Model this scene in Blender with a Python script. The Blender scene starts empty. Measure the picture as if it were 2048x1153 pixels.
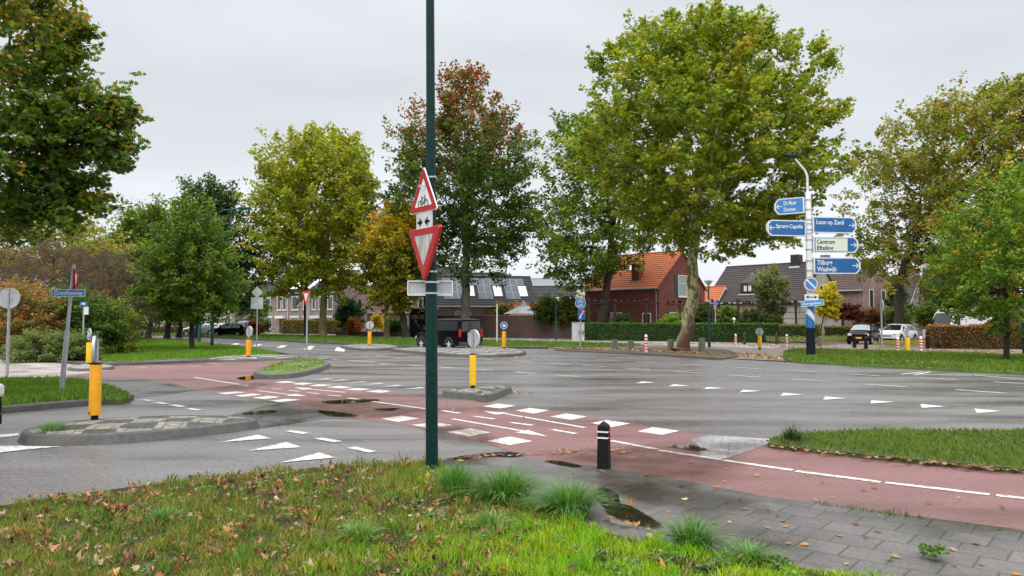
import bpy, bmesh, math, random
import numpy as np
from mathutils import Vector, Matrix, noise
from mathutils.geometry import tessellate_polygon
PI = math.pi
rng = np.random.default_rng(7)
random.seed(7)
S = bpy.context.scene
# ---------------------------------------------------------------- camera
F = 1500.0; CH = 1.6; PITCH = math.atan((645 - 576.5) / F)
cam_d = bpy.data.cameras.new('camera'); cam = bpy.data.objects.new('camera', cam_d)
S.collection.objects.link(cam); S.camera = cam
cam.location = (0, 0, CH); cam.rotation_euler = (PI / 2 + PITCH, 0, 0)
cam_d.sensor_width = 36; cam_d.lens = F / 2048 * 36; cam_d.clip_end = 3000; cam_d.clip_start = 0.05
S.cycles.max_bounces = 5; S.cycles.diffuse_bounces = 3; S.cycles.glossy_bounces = 3
S.cycles.transparent_max_bounces = 8; S.cycles.transmission_bounces = 3
S.cycles.use_adaptive_sampling = True; S.cycles.adaptive_threshold = 0.02
S.cycles.use_denoising = True
S.view_settings.view_transform = 'Standard'; S.view_settings.look = 'None'
S.view_settings.exposure = 0.0; S.view_settings.gamma = 1.0
# ---------------------------------------------------------------- overcast sky
SUN_EL, SUN_AZ = math.radians(52), math.radians(200)
W = bpy.data.worlds.new('World'); S.world = W; W.use_nodes = True
nt = W.node_tree; nt.nodes.clear()
N = nt.nodes.new; L = nt.links.new
out = N('ShaderNodeOutputWorld'); bg = N('ShaderNodeBackground'); L(bg.outputs[0], out.inputs[0])
sky = N('ShaderNodeTexSky'); sky.sky_type = 'NISHITA'; sky.sun_disc = False
sky.sun_elevation = SUN_EL; sky.sun_rotation = SUN_AZ
sks = N('ShaderNodeVectorMath'); sks.operation = 'SCALE'; sks.inputs['Scale'].default_value = 0.09
L(sky.outputs[0], sks.inputs[0])
tc = N('ShaderNodeTexCoord'); sep = N('ShaderNodeSeparateXYZ'); L(tc.outputs['Generated'], sep.inputs[0])
el = N('ShaderNodeValToRGB'); L(sep.outputs['Z'], el.inputs[0])      # overcast sky: brighter towards the zenith
cr = el.color_ramp; cr.elements[0].position = 0.0; cr.elements[0].color = (0.977, 1.013, 1.071, 1)
cr.elements[1].position = 1.0; cr.elements[1].color = (3.5, 3.55, 3.65, 1)
for p_, c_ in ((.10, (0.961, 0.997, 1.050)), (.22, (0.840, 0.877, 0.929)), (.40, (0.798, 0.835, 0.882)), (.60, (2.0, 2.04, 2.1))):
    e_ = cr.elements.new(p_); e_.color = (*c_, 1)
mp = N('ShaderNodeMapping'); mp.inputs['Scale'].default_value = (1.2, 1.2, 4.5); L(tc.outputs['Generated'], mp.inputs[0])
nz = N('ShaderNodeTexNoise'); nz.inputs['Scale'].default_value = 1.6; nz.inputs['Detail'].default_value = 4
nz.inputs['Roughness'].default_value = .5; L(mp.outputs[0], nz.inputs[0])
nr = N('ShaderNodeMapRange'); nr.inputs[1].default_value = .3; nr.inputs[2].default_value = .7
nr.inputs[3].default_value = .87; nr.inputs[4].default_value = 1.10; L(nz.outputs[0], nr.inputs[0])
cm = N('ShaderNodeVectorMath'); cm.operation = 'SCALE'; L(el.outputs[0], cm.inputs[0]); L(nr.outputs[0], cm.inputs['Scale'])
mx = N('ShaderNodeMix'); mx.data_type = 'RGBA'; mx.inputs[0].default_value = .93
L(sks.outputs[0], mx.inputs[6]); L(cm.outputs[0], mx.inputs[7]); L(mx.outputs[2], bg.inputs[0]); bg.inputs[1].default_value = 1.0
sd = bpy.data.lights.new('sun', 'SUN'); so = bpy.data.objects.new('sun', sd); S.collection.objects.link(so)
sd.energy = 1.2; sd.angle = math.radians(35); sd.color = (1, .98, .95)
so.rotation_euler = (PI / 2 - SUN_EL, 0, PI - SUN_AZ + PI * 0)
so.rotation_euler = Vector((math.sin(SUN_AZ) * math.cos(SUN_EL), math.cos(SUN_AZ) * math.cos(SUN_EL), math.sin(SUN_EL))).to_track_quat('Z', 'Y').to_euler()

# ---------------------------------------------------------------- pixel -> world
cp, sp = math.cos(PITCH), math.sin(PITCH)
def ray(px, py):
    dx = (px - 1024) / F; dz = (576.5 - py) / F
    return Vector((dx, cp - dz * sp, sp + dz * cp))
def G(px, py, z=0.0):
    d = ray(px, py); t = (z - CH) / d.z
    return Vector((d.x * t, d.y * t, z))
def AT(px, py, Y):
    d = ray(px, py); t = Y / d.y
    return Vector((d.x * t, Y, CH + d.z * t))
def GY(px, Y, z=0.0):
    p = AT(px, 645, Y); return Vector((p.x, Y, z))
def smooth(pts, n=4, closed=True):
    pts = [Vector(p) for p in pts]; m = len(pts); o = []
    rngi = range(m) if closed else range(m - 1)
    for i in rngi:
        if closed: a, b, c, d = pts[i - 1], pts[i], pts[(i + 1) % m], pts[(i + 2) % m]
        else: a, b, c, d = pts[max(i - 1, 0)], pts[i], pts[i + 1], pts[min(i + 2, m - 1)]
        for k in range(n):
            t = k / n
            o.append(.5 * ((2 * b) + (c - a) * t + (2 * a - 5 * b + 4 * c - d) * t * t + (3 * b - a - 3 * c + d) * t ** 3))
    if not closed: o.append(pts[-1])
    return o
def C2(ox, oy, sc, pts): return [(ox + a / sc, oy + b / sc) for a, b in pts]
def c2(pts): return C2(0, 700, 2.9257, pts)        # coordinates measured on enlarged crops of the photograph
def c3(pts): return C2(500, 680, 2.9257, pts)
def c4(pts): return C2(1100, 680, 2.1603, pts)
def c5(pts): return C2(440, 500, 4.805, pts)

# ---------------------------------------------------------------- materials
M = {}
def lin(c):
    return tuple(((x / 255) / 12.92 if x / 255 <= .04045 else ((x / 255 + .055) / 1.055) ** 2.4) for x in c)
def mat(name, col, rough=.6, metal=0., nscale=0., namt=.15, bump=0., bscale=40., emis=None, spec=.5, det=4, col2=None, coat=0., coords='Object', stretch=None):
    m = bpy.data.materials.new(name); m.use_nodes = True; t = m.node_tree
    b = t.nodes['Principled BSDF']; b.inputs['Roughness'].default_value = rough; b.inputs['Metallic'].default_value = metal
    b.inputs['Specular IOR Level'].default_value = spec; b.inputs['Base Color'].default_value = (*col, 1)
    if coat: b.inputs['Coat Weight'].default_value = coat; b.inputs['Coat Roughness'].default_value = .05
    tcn = t.nodes.new('ShaderNodeTexCoord'); src = tcn.outputs[coords]
    if stretch:
        mpn = t.nodes.new('ShaderNodeMapping'); mpn.inputs['Scale'].default_value = stretch; t.links.new(src, mpn.inputs[0]); src = mpn.outputs[0]
    if nscale:
        n = t.nodes.new('ShaderNodeTexNoise'); n.inputs['Scale'].default_value = nscale; n.inputs['Detail'].default_value = det
        n.inputs['Roughness'].default_value = .65; t.links.new(src, n.inputs[0])
        r = t.nodes.new('ShaderNodeMapRange'); r.inputs[1].default_value = .3; r.inputs[2].default_value = .7; t.links.new(n.outputs[0], r.inputs[0])
        x = t.nodes.new('ShaderNodeMix'); x.data_type = 'RGBA'
        a_ = tuple(c * (1 - namt) for c in col); b_ = col2 if col2 else tuple(min(1, c * (1 + namt)) for c in col)
        x.inputs[6].default_value = (*a_, 1); x.inputs[7].default_value = (*b_, 1)
        t.links.new(r.outputs[0], x.inputs[0]); t.links.new(x.outputs[2], b.inputs['Base Color'])
    if bump:
        n2 = t.nodes.new('ShaderNodeTexNoise'); n2.inputs['Scale'].default_value = bscale; n2.inputs['Detail'].default_value = 5
        t.links.new(src, n2.inputs[0]); bp = t.nodes.new('ShaderNodeBump'); bp.inputs['Strength'].default_value = bump
        bp.inputs['Distance'].default_value = .02; t.links.new(n2.outputs[0], bp.inputs['Height']); t.links.new(bp.outputs[0], b.inputs['Normal'])
    if emis: b.inputs['Emission Color'].default_value = (*emis, 1); b.inputs['Emission Strength'].default_value = 1
    M[name] = m; return m
def leafmat(name, transl=.35, rough=.55):
    m = bpy.data.materials.new(name); m.use_nodes = True; t = m.node_tree; b = t.nodes['Principled BSDF']
    a = t.nodes.new('ShaderNodeAttribute'); a.attribute_name = 'col'; t.links.new(a.outputs['Color'], b.inputs['Base Color'])
    b.inputs['Roughness'].default_value = rough; b.inputs['Specular IOR Level'].default_value = .35
    tr = t.nodes.new('ShaderNodeBsdfTranslucent'); mx_ = t.nodes.new('ShaderNodeMixShader'); mx_.inputs[0].default_value = transl
    g = t.nodes.new('ShaderNodeVectorMath'); g.operation = 'MULTIPLY'; g.inputs[1].default_value = (1.5, 1.45, .7)
    t.links.new(a.outputs['Color'], g.inputs[0]); t.links.new(g.outputs[0], tr.inputs[0])
    t.links.new(b.outputs[0], mx_.inputs[1]); t.links.new(tr.outputs[0], mx_.inputs[2])
    t.links.new(mx_.outputs[0], t.nodes['Material Output'].inputs[0]); M[name] = m; return m
leafmat('leaf', .42); leafmat('blade', .3, .5); leafmat('litter', .15, .6)

def paving_mat(name, tile, tile_h, c1, c2_, mortar, rotz, rough=.45, msize=.006, offset=.5, speck=.35, wet=True, bumps=.35, patch=None):
    m = bpy.data.materials.new(name); m.use_nodes = True; t = m.node_tree; b = t.nodes['Principled BSDF']
    A = t.nodes.new; K = t.links.new
    g = A('ShaderNodeNewGeometry'); mp_ = A('ShaderNodeMapping'); mp_.inputs['Rotation'].default_value = (0, 0, rotz); K(g.outputs['Position'], mp_.inputs[0])
    br = A('ShaderNodeTexBrick'); K(mp_.outputs[0], br.inputs[0]); br.inputs['Scale'].default_value = 1
    br.inputs['Brick Width'].default_value = tile; br.inputs['Row Height'].default_value = tile_h; br.inputs['Mortar Size'].default_value = msize
    br.inputs['Mortar Smooth'].default_value = .3; br.offset = offset
    br.inputs['Color1'].default_value = (*c1, 1); br.inputs['Color2'].default_value = (*c2_, 1); br.inputs['Mortar'].default_value = (*mortar, 1)
    n = A('ShaderNodeTexNoise'); n.inputs['Scale'].default_value = 60; n.inputs['Detail'].default_value = 3; K(g.outputs['Position'], n.inputs[0])
    n2 = A('ShaderNodeTexNoise'); n2.inputs['Scale'].default_value = .9; n2.inputs['Detail'].default_value = 5; K(g.outputs['Position'], n2.inputs[0])
    r = A('ShaderNodeMapRange'); r.inputs[1].default_value = .3; r.inputs[2].default_value = .7; r.inputs[3].default_value = 1 - speck; r.inputs[4].default_value = 1 + speck; K(n.outputs[0], r.inputs[0])
    s = A('ShaderNodeVectorMath'); s.operation = 'SCALE'; K(br.outputs[0], s.inputs[0]); K(r.outputs[0], s.inputs['Scale'])
    r2 = A('ShaderNodeMapRange'); r2.inputs[1].default_value = .38; r2.inputs[2].default_value = .62; r2.inputs[3].default_value = .68; r2.inputs[4].default_value = 1.15; K(n2.outputs[0], r2.inputs[0])
    s2 = A('ShaderNodeVectorMath'); s2.operation = 'SCALE'; K(s.outputs[0], s2.inputs[0]); K(r2.outputs[0], s2.inputs['Scale'])
    K(s2.outputs[0], b.inputs['Base Color'])
    r3 = A('ShaderNodeMapRange'); r3.inputs[1].default_value = .4; r3.inputs[2].default_value = .6; r3.inputs[3].default_value = max(.08, rough - .22) if wet else rough; r3.inputs[4].default_value = rough + .15; K(n2.outputs[0], r3.inputs[0]); K(r3.outputs[0], b.inputs['Roughness'])
    bp = A('ShaderNodeBump'); bp.inputs['Strength'].default_value = bumps; bp.inputs['Distance'].default_value = .01; bp.invert = True; K(br.outputs['Fac'], bp.inputs['Height'])
    bp2 = A('ShaderNodeBump'); bp2.inputs['Strength'].default_value = .25; bp2.inputs['Distance'].default_value = .004; K(n.outputs[0], bp2.inputs['Height']); K(bp.outputs[0], bp2.inputs['Normal']); K(bp2.outputs[0], b.inputs['Normal'])
    M[name] = m; return m

def asphalt_mat(name, base, chip, rough=.42, wetlow=.2, chipamt=.85, scale=62, bump=.4, stain=(.62, 1.12)):
    m = bpy.data.materials.new(name); m.use_nodes = True; t = m.node_tree; b = t.nodes['Principled BSDF']
    A = t.nodes.new; K = t.links.new; g = A('ShaderNodeNewGeometry')
    n = A('ShaderNodeTexNoise'); n.inputs['Scale'].default_value = scale; n.inputs['Detail'].default_value = 2; n.inputs['Roughness'].default_value = .8; K(g.outputs['Position'], n.inputs[0])
    r = A('ShaderNodeMapRange'); r.inputs[1].default_value = .53; r.inputs[2].default_value = .66; K(n.outputs[0], r.inputs[0])
    ng = A('ShaderNodeTexNoise'); ng.inputs['Scale'].default_value = 21; ng.inputs['Detail'].default_value = 4; ng.inputs['Roughness'].default_value = .85; K(g.outputs['Position'], ng.inputs[0])
    rg_ = A('ShaderNodeMapRange'); rg_.inputs[1].default_value = .38; rg_.inputs[2].default_value = .62; rg_.inputs[3].default_value = .1; rg_.inputs[4].default_value = 1.9; K(ng.outputs[0], rg_.inputs[0])
    mg = A('ShaderNodeMath'); mg.operation = 'MULTIPLY'; K(r.outputs[0], mg.inputs[0]); K(rg_.outputs[0], mg.inputs[1])
    ml = A('ShaderNodeMath'); ml.operation = 'MULTIPLY_ADD'; ml.inputs[1].default_value = chipamt; K(mg.outputs[0], ml.inputs[0]); gx = A('ShaderNodeMath'); gx.operation = 'MULTIPLY'; gx.inputs[1].default_value = .13; K(rg_.outputs[0], gx.inputs[0]); K(gx.outputs[0], ml.inputs[2])
    x = A('ShaderNodeMix'); x.data_type = 'RGBA'; x.inputs[6].default_value = (*base, 1); x.inputs[7].default_value = (*chip, 1); K(ml.outputs[0], x.inputs[0])
    mp_ = A('ShaderNodeMapping'); mp_.inputs['Rotation'].default_value = (0, 0, .35); mp_.inputs['Scale'].default_value = (.35, 1.3, 1); K(g.outputs['Position'], mp_.inputs[0])
    n2 = A('ShaderNodeTexNoise'); n2.inputs['Scale'].default_value = .55; n2.inputs['Detail'].default_value = 5; n2.inputs['Roughness'].default_value = .6; K(mp_.outputs[0], n2.inputs[0])
    r2 = A('ShaderNodeMapRange'); r2.inputs[1].default_value = .3; r2.inputs[2].default_value = .6; r2.inputs[3].default_value = stain[0]; r2.inputs[4].default_value = stain[1]; K(n2.outputs[0], r2.inputs[0])
    s2 = A('ShaderNodeVectorMath'); s2.operation = 'SCALE'; K(x.outputs[2], s2.inputs[0]); K(r2.outputs[0], s2.inputs['Scale']); K(s2.outputs[0], b.inputs['Base Color'])
    r3 = A('ShaderNodeMapRange'); r3.inputs[1].default_value = .36; r3.inputs[2].default_value = .58; r3.inputs[3].default_value = wetlow; r3.inputs[4].default_value = rough + .1; K(n2.outputs[0], r3.inputs[0]); K(r3.outputs[0], b.inputs['Roughness'])
    bp = A('ShaderNodeBump'); bp.inputs['Strength'].default_value = bump; bp.inputs['Distance'].default_value = .006; K(n.outputs[0], bp.inputs['Height']); K(bp.outputs[0], b.inputs['Normal'])
    M[name] = m; return m
asphalt_mat('asphalt', (.066, .058, .058), (.36, .335, .325), rough=.36, wetlow=.19, stain=(.70, 1.12), bump=.35)
asphalt_mat('red_asphalt', (.148, .060, .056), (.29, .165, .155), rough=.55, wetlow=.32, chipamt=.4, bump=.4, stain=(.72, 1.12))
paving_mat('slabs', .3, .3, (.082, .073, .069), (.118, .107, .101), (.045, .045, .032), .70, rough=.4, msize=.009)
paving_mat('wet_brick', .21, .105, (.07, .07, .075), (.10, .10, .105), (.03, .03, .03), .3, rough=.3, msize=.006)
paving_mat('gutter_brick_glare', .21, .105, (.30, .30, .31), (.38, .38, .39), (.16, .16, .16), .3, rough=.16, msize=.006)  # bright sky reflection on the wet bricks is put into this pale colour
paving_mat('grey_brick', .21, .105, (.085, .075, .070), (.125, .11, .10), (.07, .06, .055), .9, rough=.5, msize=.008)
paving_mat('brown_brick', .21, .105, (.20, .145, .125), (.26, .19, .165), (.10, .08, .07), -.5, rough=.5, msize=.008)
paving_mat('sand_paving', .3, .3, (.30, .26, .235), (.36, .315, .285), (.2, .17, .15), .2, rough=.6, msize=.008)
# checkered island paving
def checker(mname='checker', blk=.42, ca=(.27, .25, .20, 1), cb=(.06, .058, .05, 1)):
    m = bpy.data.materials.new('checker_paving'); m.use_nodes = True; t = m.node_tree; b = t.nodes['Principled BSDF']
    A = t.nodes.new; K = t.links.new; g = A('ShaderNodeNewGeometry')
    mp_ = A('ShaderNodeMapping'); mp_.inputs['Rotation'].default_value = (0, 0, -.25); K(g.outputs['Position'], mp_.inputs[0])
    ck = A('ShaderNodeTexChecker'); ck.inputs['Scale'].default_value = 1 / blk; ck.inputs['Color1'].default_value = ca; ck.inputs['Color2'].default_value = cb
    wn = A('ShaderNodeTexNoise'); wn.inputs['Scale'].default_value = .9 / blk; K(mp_.outputs[0], wn.inputs[0]); wv = A('ShaderNodeVectorMath'); wv.operation = 'MULTIPLY_ADD'; wv.inputs[1].default_value = (.5 * blk, .5 * blk, 0); K(wn.outputs[1], wv.inputs[0]); K(mp_.outputs[0], wv.inputs[2])
    sn = A('ShaderNodeVectorMath'); sn.operation = 'SNAP'; sn.inputs[1].default_value = (.105, .105, 10); K(wv.outputs[0], sn.inputs[0]); ac = A('ShaderNodeVectorMath'); ac.inputs[1].default_value = (.003, .003, .5); K(sn.outputs[0], ac.inputs[0]); K(ac.outputs[0], ck.inputs[0])
    br = A('ShaderNodeTexBrick'); K(mp_.outputs[0], br.inputs[0]); br.inputs['Scale'].default_value = 1; br.inputs['Brick Width'].default_value = .21; br.inputs['Row Height'].default_value = .105
    br.inputs['Mortar Size'].default_value = .007; br.offset = 0; br.inputs['Color1'].default_value = (1, 1, 1, 1); br.inputs['Color2'].default_value = (.75, .75, .75, 1); br.inputs['Mortar'].default_value = (.16, .18, .11, 1)
    mlt = A('ShaderNodeVectorMath'); mlt.operation = 'MULTIPLY'; K(ck.outputs[0], mlt.inputs[0]); K(br.outputs[0], mlt.inputs[1])
    n = A('ShaderNodeTexNoise'); n.inputs['Scale'].default_value = 14; n.inputs['Detail'].default_value = 6; K(g.outputs['Position'], n.inputs[0])
    r = A('ShaderNodeMapRange'); r.inputs[1].default_value = .3; r.inputs[2].default_value = .7; r.inputs[3].default_value = .55; r.inputs[4].default_value = 1.25; K(n.outputs[0], r.inputs[0])
    s = A('ShaderNodeVectorMath'); s.operation = 'SCALE'; K(mlt.outputs[0], s.inputs[0]); K(r.outputs[0], s.inputs['Scale']); K(s.outputs[0], b.inputs['Base Color'])
    b.inputs['Roughness'].default_value = .6
    bp = A('ShaderNodeBump'); bp.inputs['Strength'].default_value = .5; bp.inputs['Distance'].default_value = .01; bp.invert = True; K(br.outputs['Fac'], bp.inputs['Height']); K(bp.outputs[0], b.inputs['Normal'])
    M[mname] = m
checker()
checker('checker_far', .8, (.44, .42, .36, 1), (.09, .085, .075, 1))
def water():
    m = bpy.data.materials.new('puddle_water'); m.use_nodes = True; t = m.node_tree; t.nodes.remove(t.nodes['Principled BSDF'])
    A = t.nodes.new; K = t.links.new
    tr = A('ShaderNodeBsdfTransparent'); tr.inputs[0].default_value = (.40, .36, .32, 1)
    gl = A('ShaderNodeBsdfGlossy'); gl.inputs['Roughness'].default_value = .03
    fr = A('ShaderNodeFresnel'); fr.inputs[0].default_value = 1.36
    n = A('ShaderNodeTexNoise'); n.inputs['Scale'].default_value = 9; bp = A('ShaderNodeBump'); bp.inputs['Strength'].default_value = .03; bp.inputs['Distance'].default_value = .01
    K(n.outputs[0], bp.inputs['Height']); K(bp.outputs[0], gl.inputs['Normal'])
    mx_ = A('ShaderNodeMixShader'); K(fr.outputs[0], mx_.inputs[0]); K(tr.outputs[0], mx_.inputs[1]); K(gl.outputs[0], mx_.inputs[2])
    at0 = A('ShaderNodeAttribute'); at0.attribute_name = 'col'; g = A('ShaderNodeNewGeometry'); n3 = A('ShaderNodeTexNoise'); n3.inputs['Scale'].default_value = 7; n3.inputs['Detail'].default_value = 6; n3.inputs['Roughness'].default_value = .7; K(g.outputs['Position'], n3.inputs[0])
    ad = A('ShaderNodeMath'); ad.operation = 'MULTIPLY_ADD'; ad.inputs[1].default_value = 1.3; K(n3.outputs[0], ad.inputs[0]); K(at0.outputs['Fac'], ad.inputs[2]); rm = A('ShaderNodeMapRange'); rm.inputs[1].default_value = .80; rm.inputs[2].default_value = 1.02; K(ad.outputs[0], rm.inputs[0])
    t1 = A('ShaderNodeBsdfTransparent'); mf = A('ShaderNodeMixShader'); K(rm.outputs[0], mf.inputs[0]); K(t1.outputs[0], mf.inputs[1]); K(mx_.outputs[0], mf.inputs[2])
    K(mf.outputs[0], t.nodes['Material Output'].inputs[0]); M['water'] = m
water()
def wet():
    m = bpy.data.materials.new('wet_film'); m.use_nodes = True; t = m.node_tree; t.nodes.remove(t.nodes['Principled BSDF']); A = t.nodes.new; K = t.links.new
    g = A('ShaderNodeNewGeometry'); n = A('ShaderNodeTexNoise'); n.inputs['Scale'].default_value = 2.2; n.inputs['Detail'].default_value = 6; n.inputs['Roughness'].default_value = .7; K(g.outputs['Position'], n.inputs[0])
    r = A('ShaderNodeMapRange'); r.inputs[1].default_value = .28; r.inputs[2].default_value = .72; K(n.outputs[0], r.inputs[0])
    at0 = A('ShaderNodeAttribute'); at0.attribute_name = 'col'; m0 = A('ShaderNodeMath'); m0.operation = 'MULTIPLY'; K(at0.outputs['Fac'], m0.inputs[0]); K(r.outputs[0], m0.inputs[1]); r = m0
    c = A('ShaderNodeMix'); c.data_type = 'RGBA'; c.inputs[6].default_value = (1, 1, 1, 1); c.inputs[7].default_value = (.66, .60, .56, 1); K(r.outputs[0], c.inputs[0])
    tr = A('ShaderNodeBsdfTransparent'); K(c.outputs[2], tr.inputs[0]); gl = A('ShaderNodeBsdfGlossy'); gl.inputs['Roughness'].default_value = .22
    fr = A('ShaderNodeFresnel'); fr.inputs[0].default_value = 1.33; ml = A('ShaderNodeMath'); ml.operation = 'MULTIPLY'; K(fr.outputs[0], ml.inputs[0]); K(r.outputs[0], ml.inputs[1])
    x = A('ShaderNodeMixShader'); K(ml.outputs[0], x.inputs[0]); K(tr.outputs[0], x.inputs[1]); K(gl.outputs[0], x.inputs[2]); K(x.outputs[0], t.nodes['Material Output'].inputs[0]); M['wet'] = m
wet()
def paint_mat(name, col, wear=.5):
    m = mat(name, (.26, .255, .245), .55, nscale=16, namt=.1, bump=.3, bscale=120, coords='Object', det=10, col2=col)
    for n in m.node_tree.nodes:
        if n.type == 'MAP_RANGE': n.inputs[1].default_value = .37; n.inputs[2].default_value = .52
    return m
paint_mat('paint', (.60, .595, .56))
mat('grass_soil', (.060, .085, .022), .9, nscale=3, namt=.35, bump=.6, bscale=60, col2=(.10, .12, .035))
mat('lawn_soil', (.035, .048, .012), .95, nscale=9, namt=.5, bump=.8, bscale=60, col2=(.075, .06, .028), spec=.1)
mat('far_grass', (.085, .16, .022), .9, nscale=2.5, namt=.3, bump=.8, bscale=25, col2=(.14, .20, .04))
mat('earth', (.11, .085, .055), .9, nscale=3, namt=.4, bump=.6, bscale=40)
mat('kerb', (.078, .072, .066), .6, nscale=9, namt=.3, bump=.4, bscale=60)
mat('kerb_light', (.24, .22, .2), .7, nscale=9, namt=.3, bump=.4, bscale=60)
mat('concrete', (.22, .22, .20), .8, nscale=8, namt=.3, bump=.4, bscale=50)
mat('green_pole', (.0025, .029, .026), .42, nscale=14, namt=.35, bump=.05, bscale=8, spec=.22)
mat('green_lamp', (.006, .07, .06), .4, nscale=14, namt=.25, spec=.3)
mat('galv', (.42, .44, .46), .42, metal=.55, nscale=10, namt=.2)
mat('grey_back', (.46, .49, .50), .5, metal=.2, nscale=6, namt=.22, col2=(.60, .62, .62))
mat('steel', (.62, .63, .64), .35, metal=.9)
mat('sign_white', (.78, .79, .78), .35, nscale=7, namt=.1)
mat('sign_dirty', (.36, .37, .32), .5, nscale=7, namt=.45, col2=(.62, .62, .56), stretch=(3, 3, .5))
mat('sign_dusty', (.62, .62, .57), .45, nscale=9, namt=.25, col2=(.74, .74, .7))
mat('sign_red', (.42, .016, .018), .38, nscale=6, namt=.2)
mat('sign_red_edge', (.62, .025, .02), .4)
mat('sign_blue_mid', (.016, .15, .40), .4)
mat('sign_blue', (.022, .13, .36), .35, nscale=5, namt=.12)
mat('name_blue', (.03, .27, .66), .4)
mat('sign_blue_light', (.045, .23, .56), .4, nscale=5, namt=.12)
mat('black', (.008, .008, .009), .6, spec=.2)
mat('black_rough', (.008, .008, .008), .6, nscale=25, namt=.4, bump=.5, bscale=30, spec=.2)
mat('yellow', (.80, .50, .004), .4, nscale=5, namt=.12)
mat('orange_yellow', (.78, .34, .006), .4, nscale=5, namt=.14)
mat('scuff', (.10, .055, .02), .7)
mat('white_paint', (.72, .74, .76), .4, nscale=6, namt=.08)
mat('cream_panel', (.74, .76, .66), .4)
mat('navy', (.006, .009, .016), .5, spec=.25)
mat('brown_post', (.055, .030, .025), .6, nscale=20, namt=.4)
mat('wood_post', (.16, .155, .12), .85, nscale=18, namt=.4, bump=.5, bscale=30)
mat('bark_plane', (.21, .185, .075), .85, nscale=2.2, namt=.45, bump=.9, bscale=12, col2=(.36, .33, .17), stretch=(1, 1, .5))
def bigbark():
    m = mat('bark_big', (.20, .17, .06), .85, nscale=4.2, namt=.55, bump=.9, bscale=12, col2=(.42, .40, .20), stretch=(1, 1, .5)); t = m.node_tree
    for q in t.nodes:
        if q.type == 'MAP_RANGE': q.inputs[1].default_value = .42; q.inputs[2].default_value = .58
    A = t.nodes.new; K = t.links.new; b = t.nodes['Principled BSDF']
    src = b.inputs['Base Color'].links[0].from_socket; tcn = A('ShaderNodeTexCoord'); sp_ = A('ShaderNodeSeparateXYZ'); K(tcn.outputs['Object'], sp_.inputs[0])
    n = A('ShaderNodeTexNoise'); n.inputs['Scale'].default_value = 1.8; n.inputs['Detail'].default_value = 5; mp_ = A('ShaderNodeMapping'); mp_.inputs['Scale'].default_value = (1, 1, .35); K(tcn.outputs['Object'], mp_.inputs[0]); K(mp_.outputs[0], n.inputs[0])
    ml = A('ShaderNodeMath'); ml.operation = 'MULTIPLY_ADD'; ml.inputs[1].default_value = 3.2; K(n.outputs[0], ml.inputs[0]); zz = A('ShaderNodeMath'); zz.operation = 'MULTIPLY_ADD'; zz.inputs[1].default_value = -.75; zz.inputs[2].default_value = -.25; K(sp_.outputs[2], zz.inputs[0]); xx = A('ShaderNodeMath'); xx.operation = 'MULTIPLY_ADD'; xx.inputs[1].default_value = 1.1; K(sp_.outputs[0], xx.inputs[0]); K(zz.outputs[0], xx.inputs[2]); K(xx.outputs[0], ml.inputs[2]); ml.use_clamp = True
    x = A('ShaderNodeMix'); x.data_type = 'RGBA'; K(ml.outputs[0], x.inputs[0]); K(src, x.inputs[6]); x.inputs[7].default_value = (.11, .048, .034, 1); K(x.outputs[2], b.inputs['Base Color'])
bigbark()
mat('bark_wet', (.12, .045, .032), .7, nscale=3, namt=.4, bump=.8, bscale=12, stretch=(1, 1, .5))
mat('bark_dark', (.045, .036, .026), .9, nscale=4, namt=.4, bump=.9, bscale=15, stretch=(1, 1, .3))
mat('bark_grey', (.10, .10, .075), .9, nscale=3, namt=.35, bump=.9, bscale=14, col2=(.15, .155, .10), stretch=(1, 1, .3))
def brickwall(name, c, amt=.18):
    m = bpy.data.materials.new(name); m.use_nodes = True; t = m.node_tree; b = t.nodes['Principled BSDF']
    A = t.nodes.new; K = t.links.new; tcn = A('ShaderNodeTexCoord')
    sepn = A('ShaderNodeSeparateXYZ'); K(tcn.outputs['Object'], sepn.inputs[0])
    ad = A('ShaderNodeMath'); ad.operation = 'ADD'; K(sepn.outputs[0], ad.inputs[0]); K(sepn.outputs[1], ad.inputs[1])
    cmb = A('ShaderNodeCombineXYZ'); K(ad.outputs[0], cmb.inputs[0]); K(sepn.outputs[2], cmb.inputs[1])
    br = A('ShaderNodeTexBrick'); K(cmb.outputs[0], br.inputs[0]); br.inputs['Scale'].default_value = 1
    br.inputs['Brick Width'].default_value = .22; br.inputs['Row Height'].default_value = .0625; br.inputs['Mortar Size'].default_value = .006
    br.inputs['Color1'].default_value = (*[x * (1 - amt) for x in c], 1); br.inputs['Color2'].default_value = (*[min(1, x * (1 + amt)) for x in c], 1)
    br.inputs['Mortar'].default_value = (*[x * .7 + .03 for x in c], 1)
    n = A('ShaderNodeTexNoise'); n.inputs['Scale'].default_value = .9; n.inputs['Detail'].default_value = 6; K(tcn.outputs['Object'], n.inputs[0])
    r = A('ShaderNodeMapRange'); r.inputs[1].default_value = .3; r.inputs[2].default_value = .7; r.inputs[3].default_value = .8; r.inputs[4].default_value = 1.15; K(n.outputs[0], r.inputs[0])
    s = A('ShaderNodeVectorMath'); s.operation = 'SCALE'; K(br.outputs[0], s.inputs[0]); K(r.outputs[0], s.inputs['Scale']); K(s.outputs[0], b.inputs['Base Color'])
    b.inputs['Roughness'].default_value = .85; M[name] = m
brickwall('brick_red', (.185, .048, .034)); brickwall('brick_pink', (.30, .20, .175)); brickwall('brick_brown', (.28, .20, .178))
brickwall('brick_garden', (.105, .060, .050)); brickwall('brick_grey', (.27, .235, .215)); brickwall('plaster_cream', (.42, .40, .34), .03)
brickwall('plaster_white', (.66, .66, .65), .03)
def tiles(name, c, c2t):
    mat(name, c, .75, nscale=5, namt=.25, col2=c2t, det=5, spec=.2)
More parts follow.
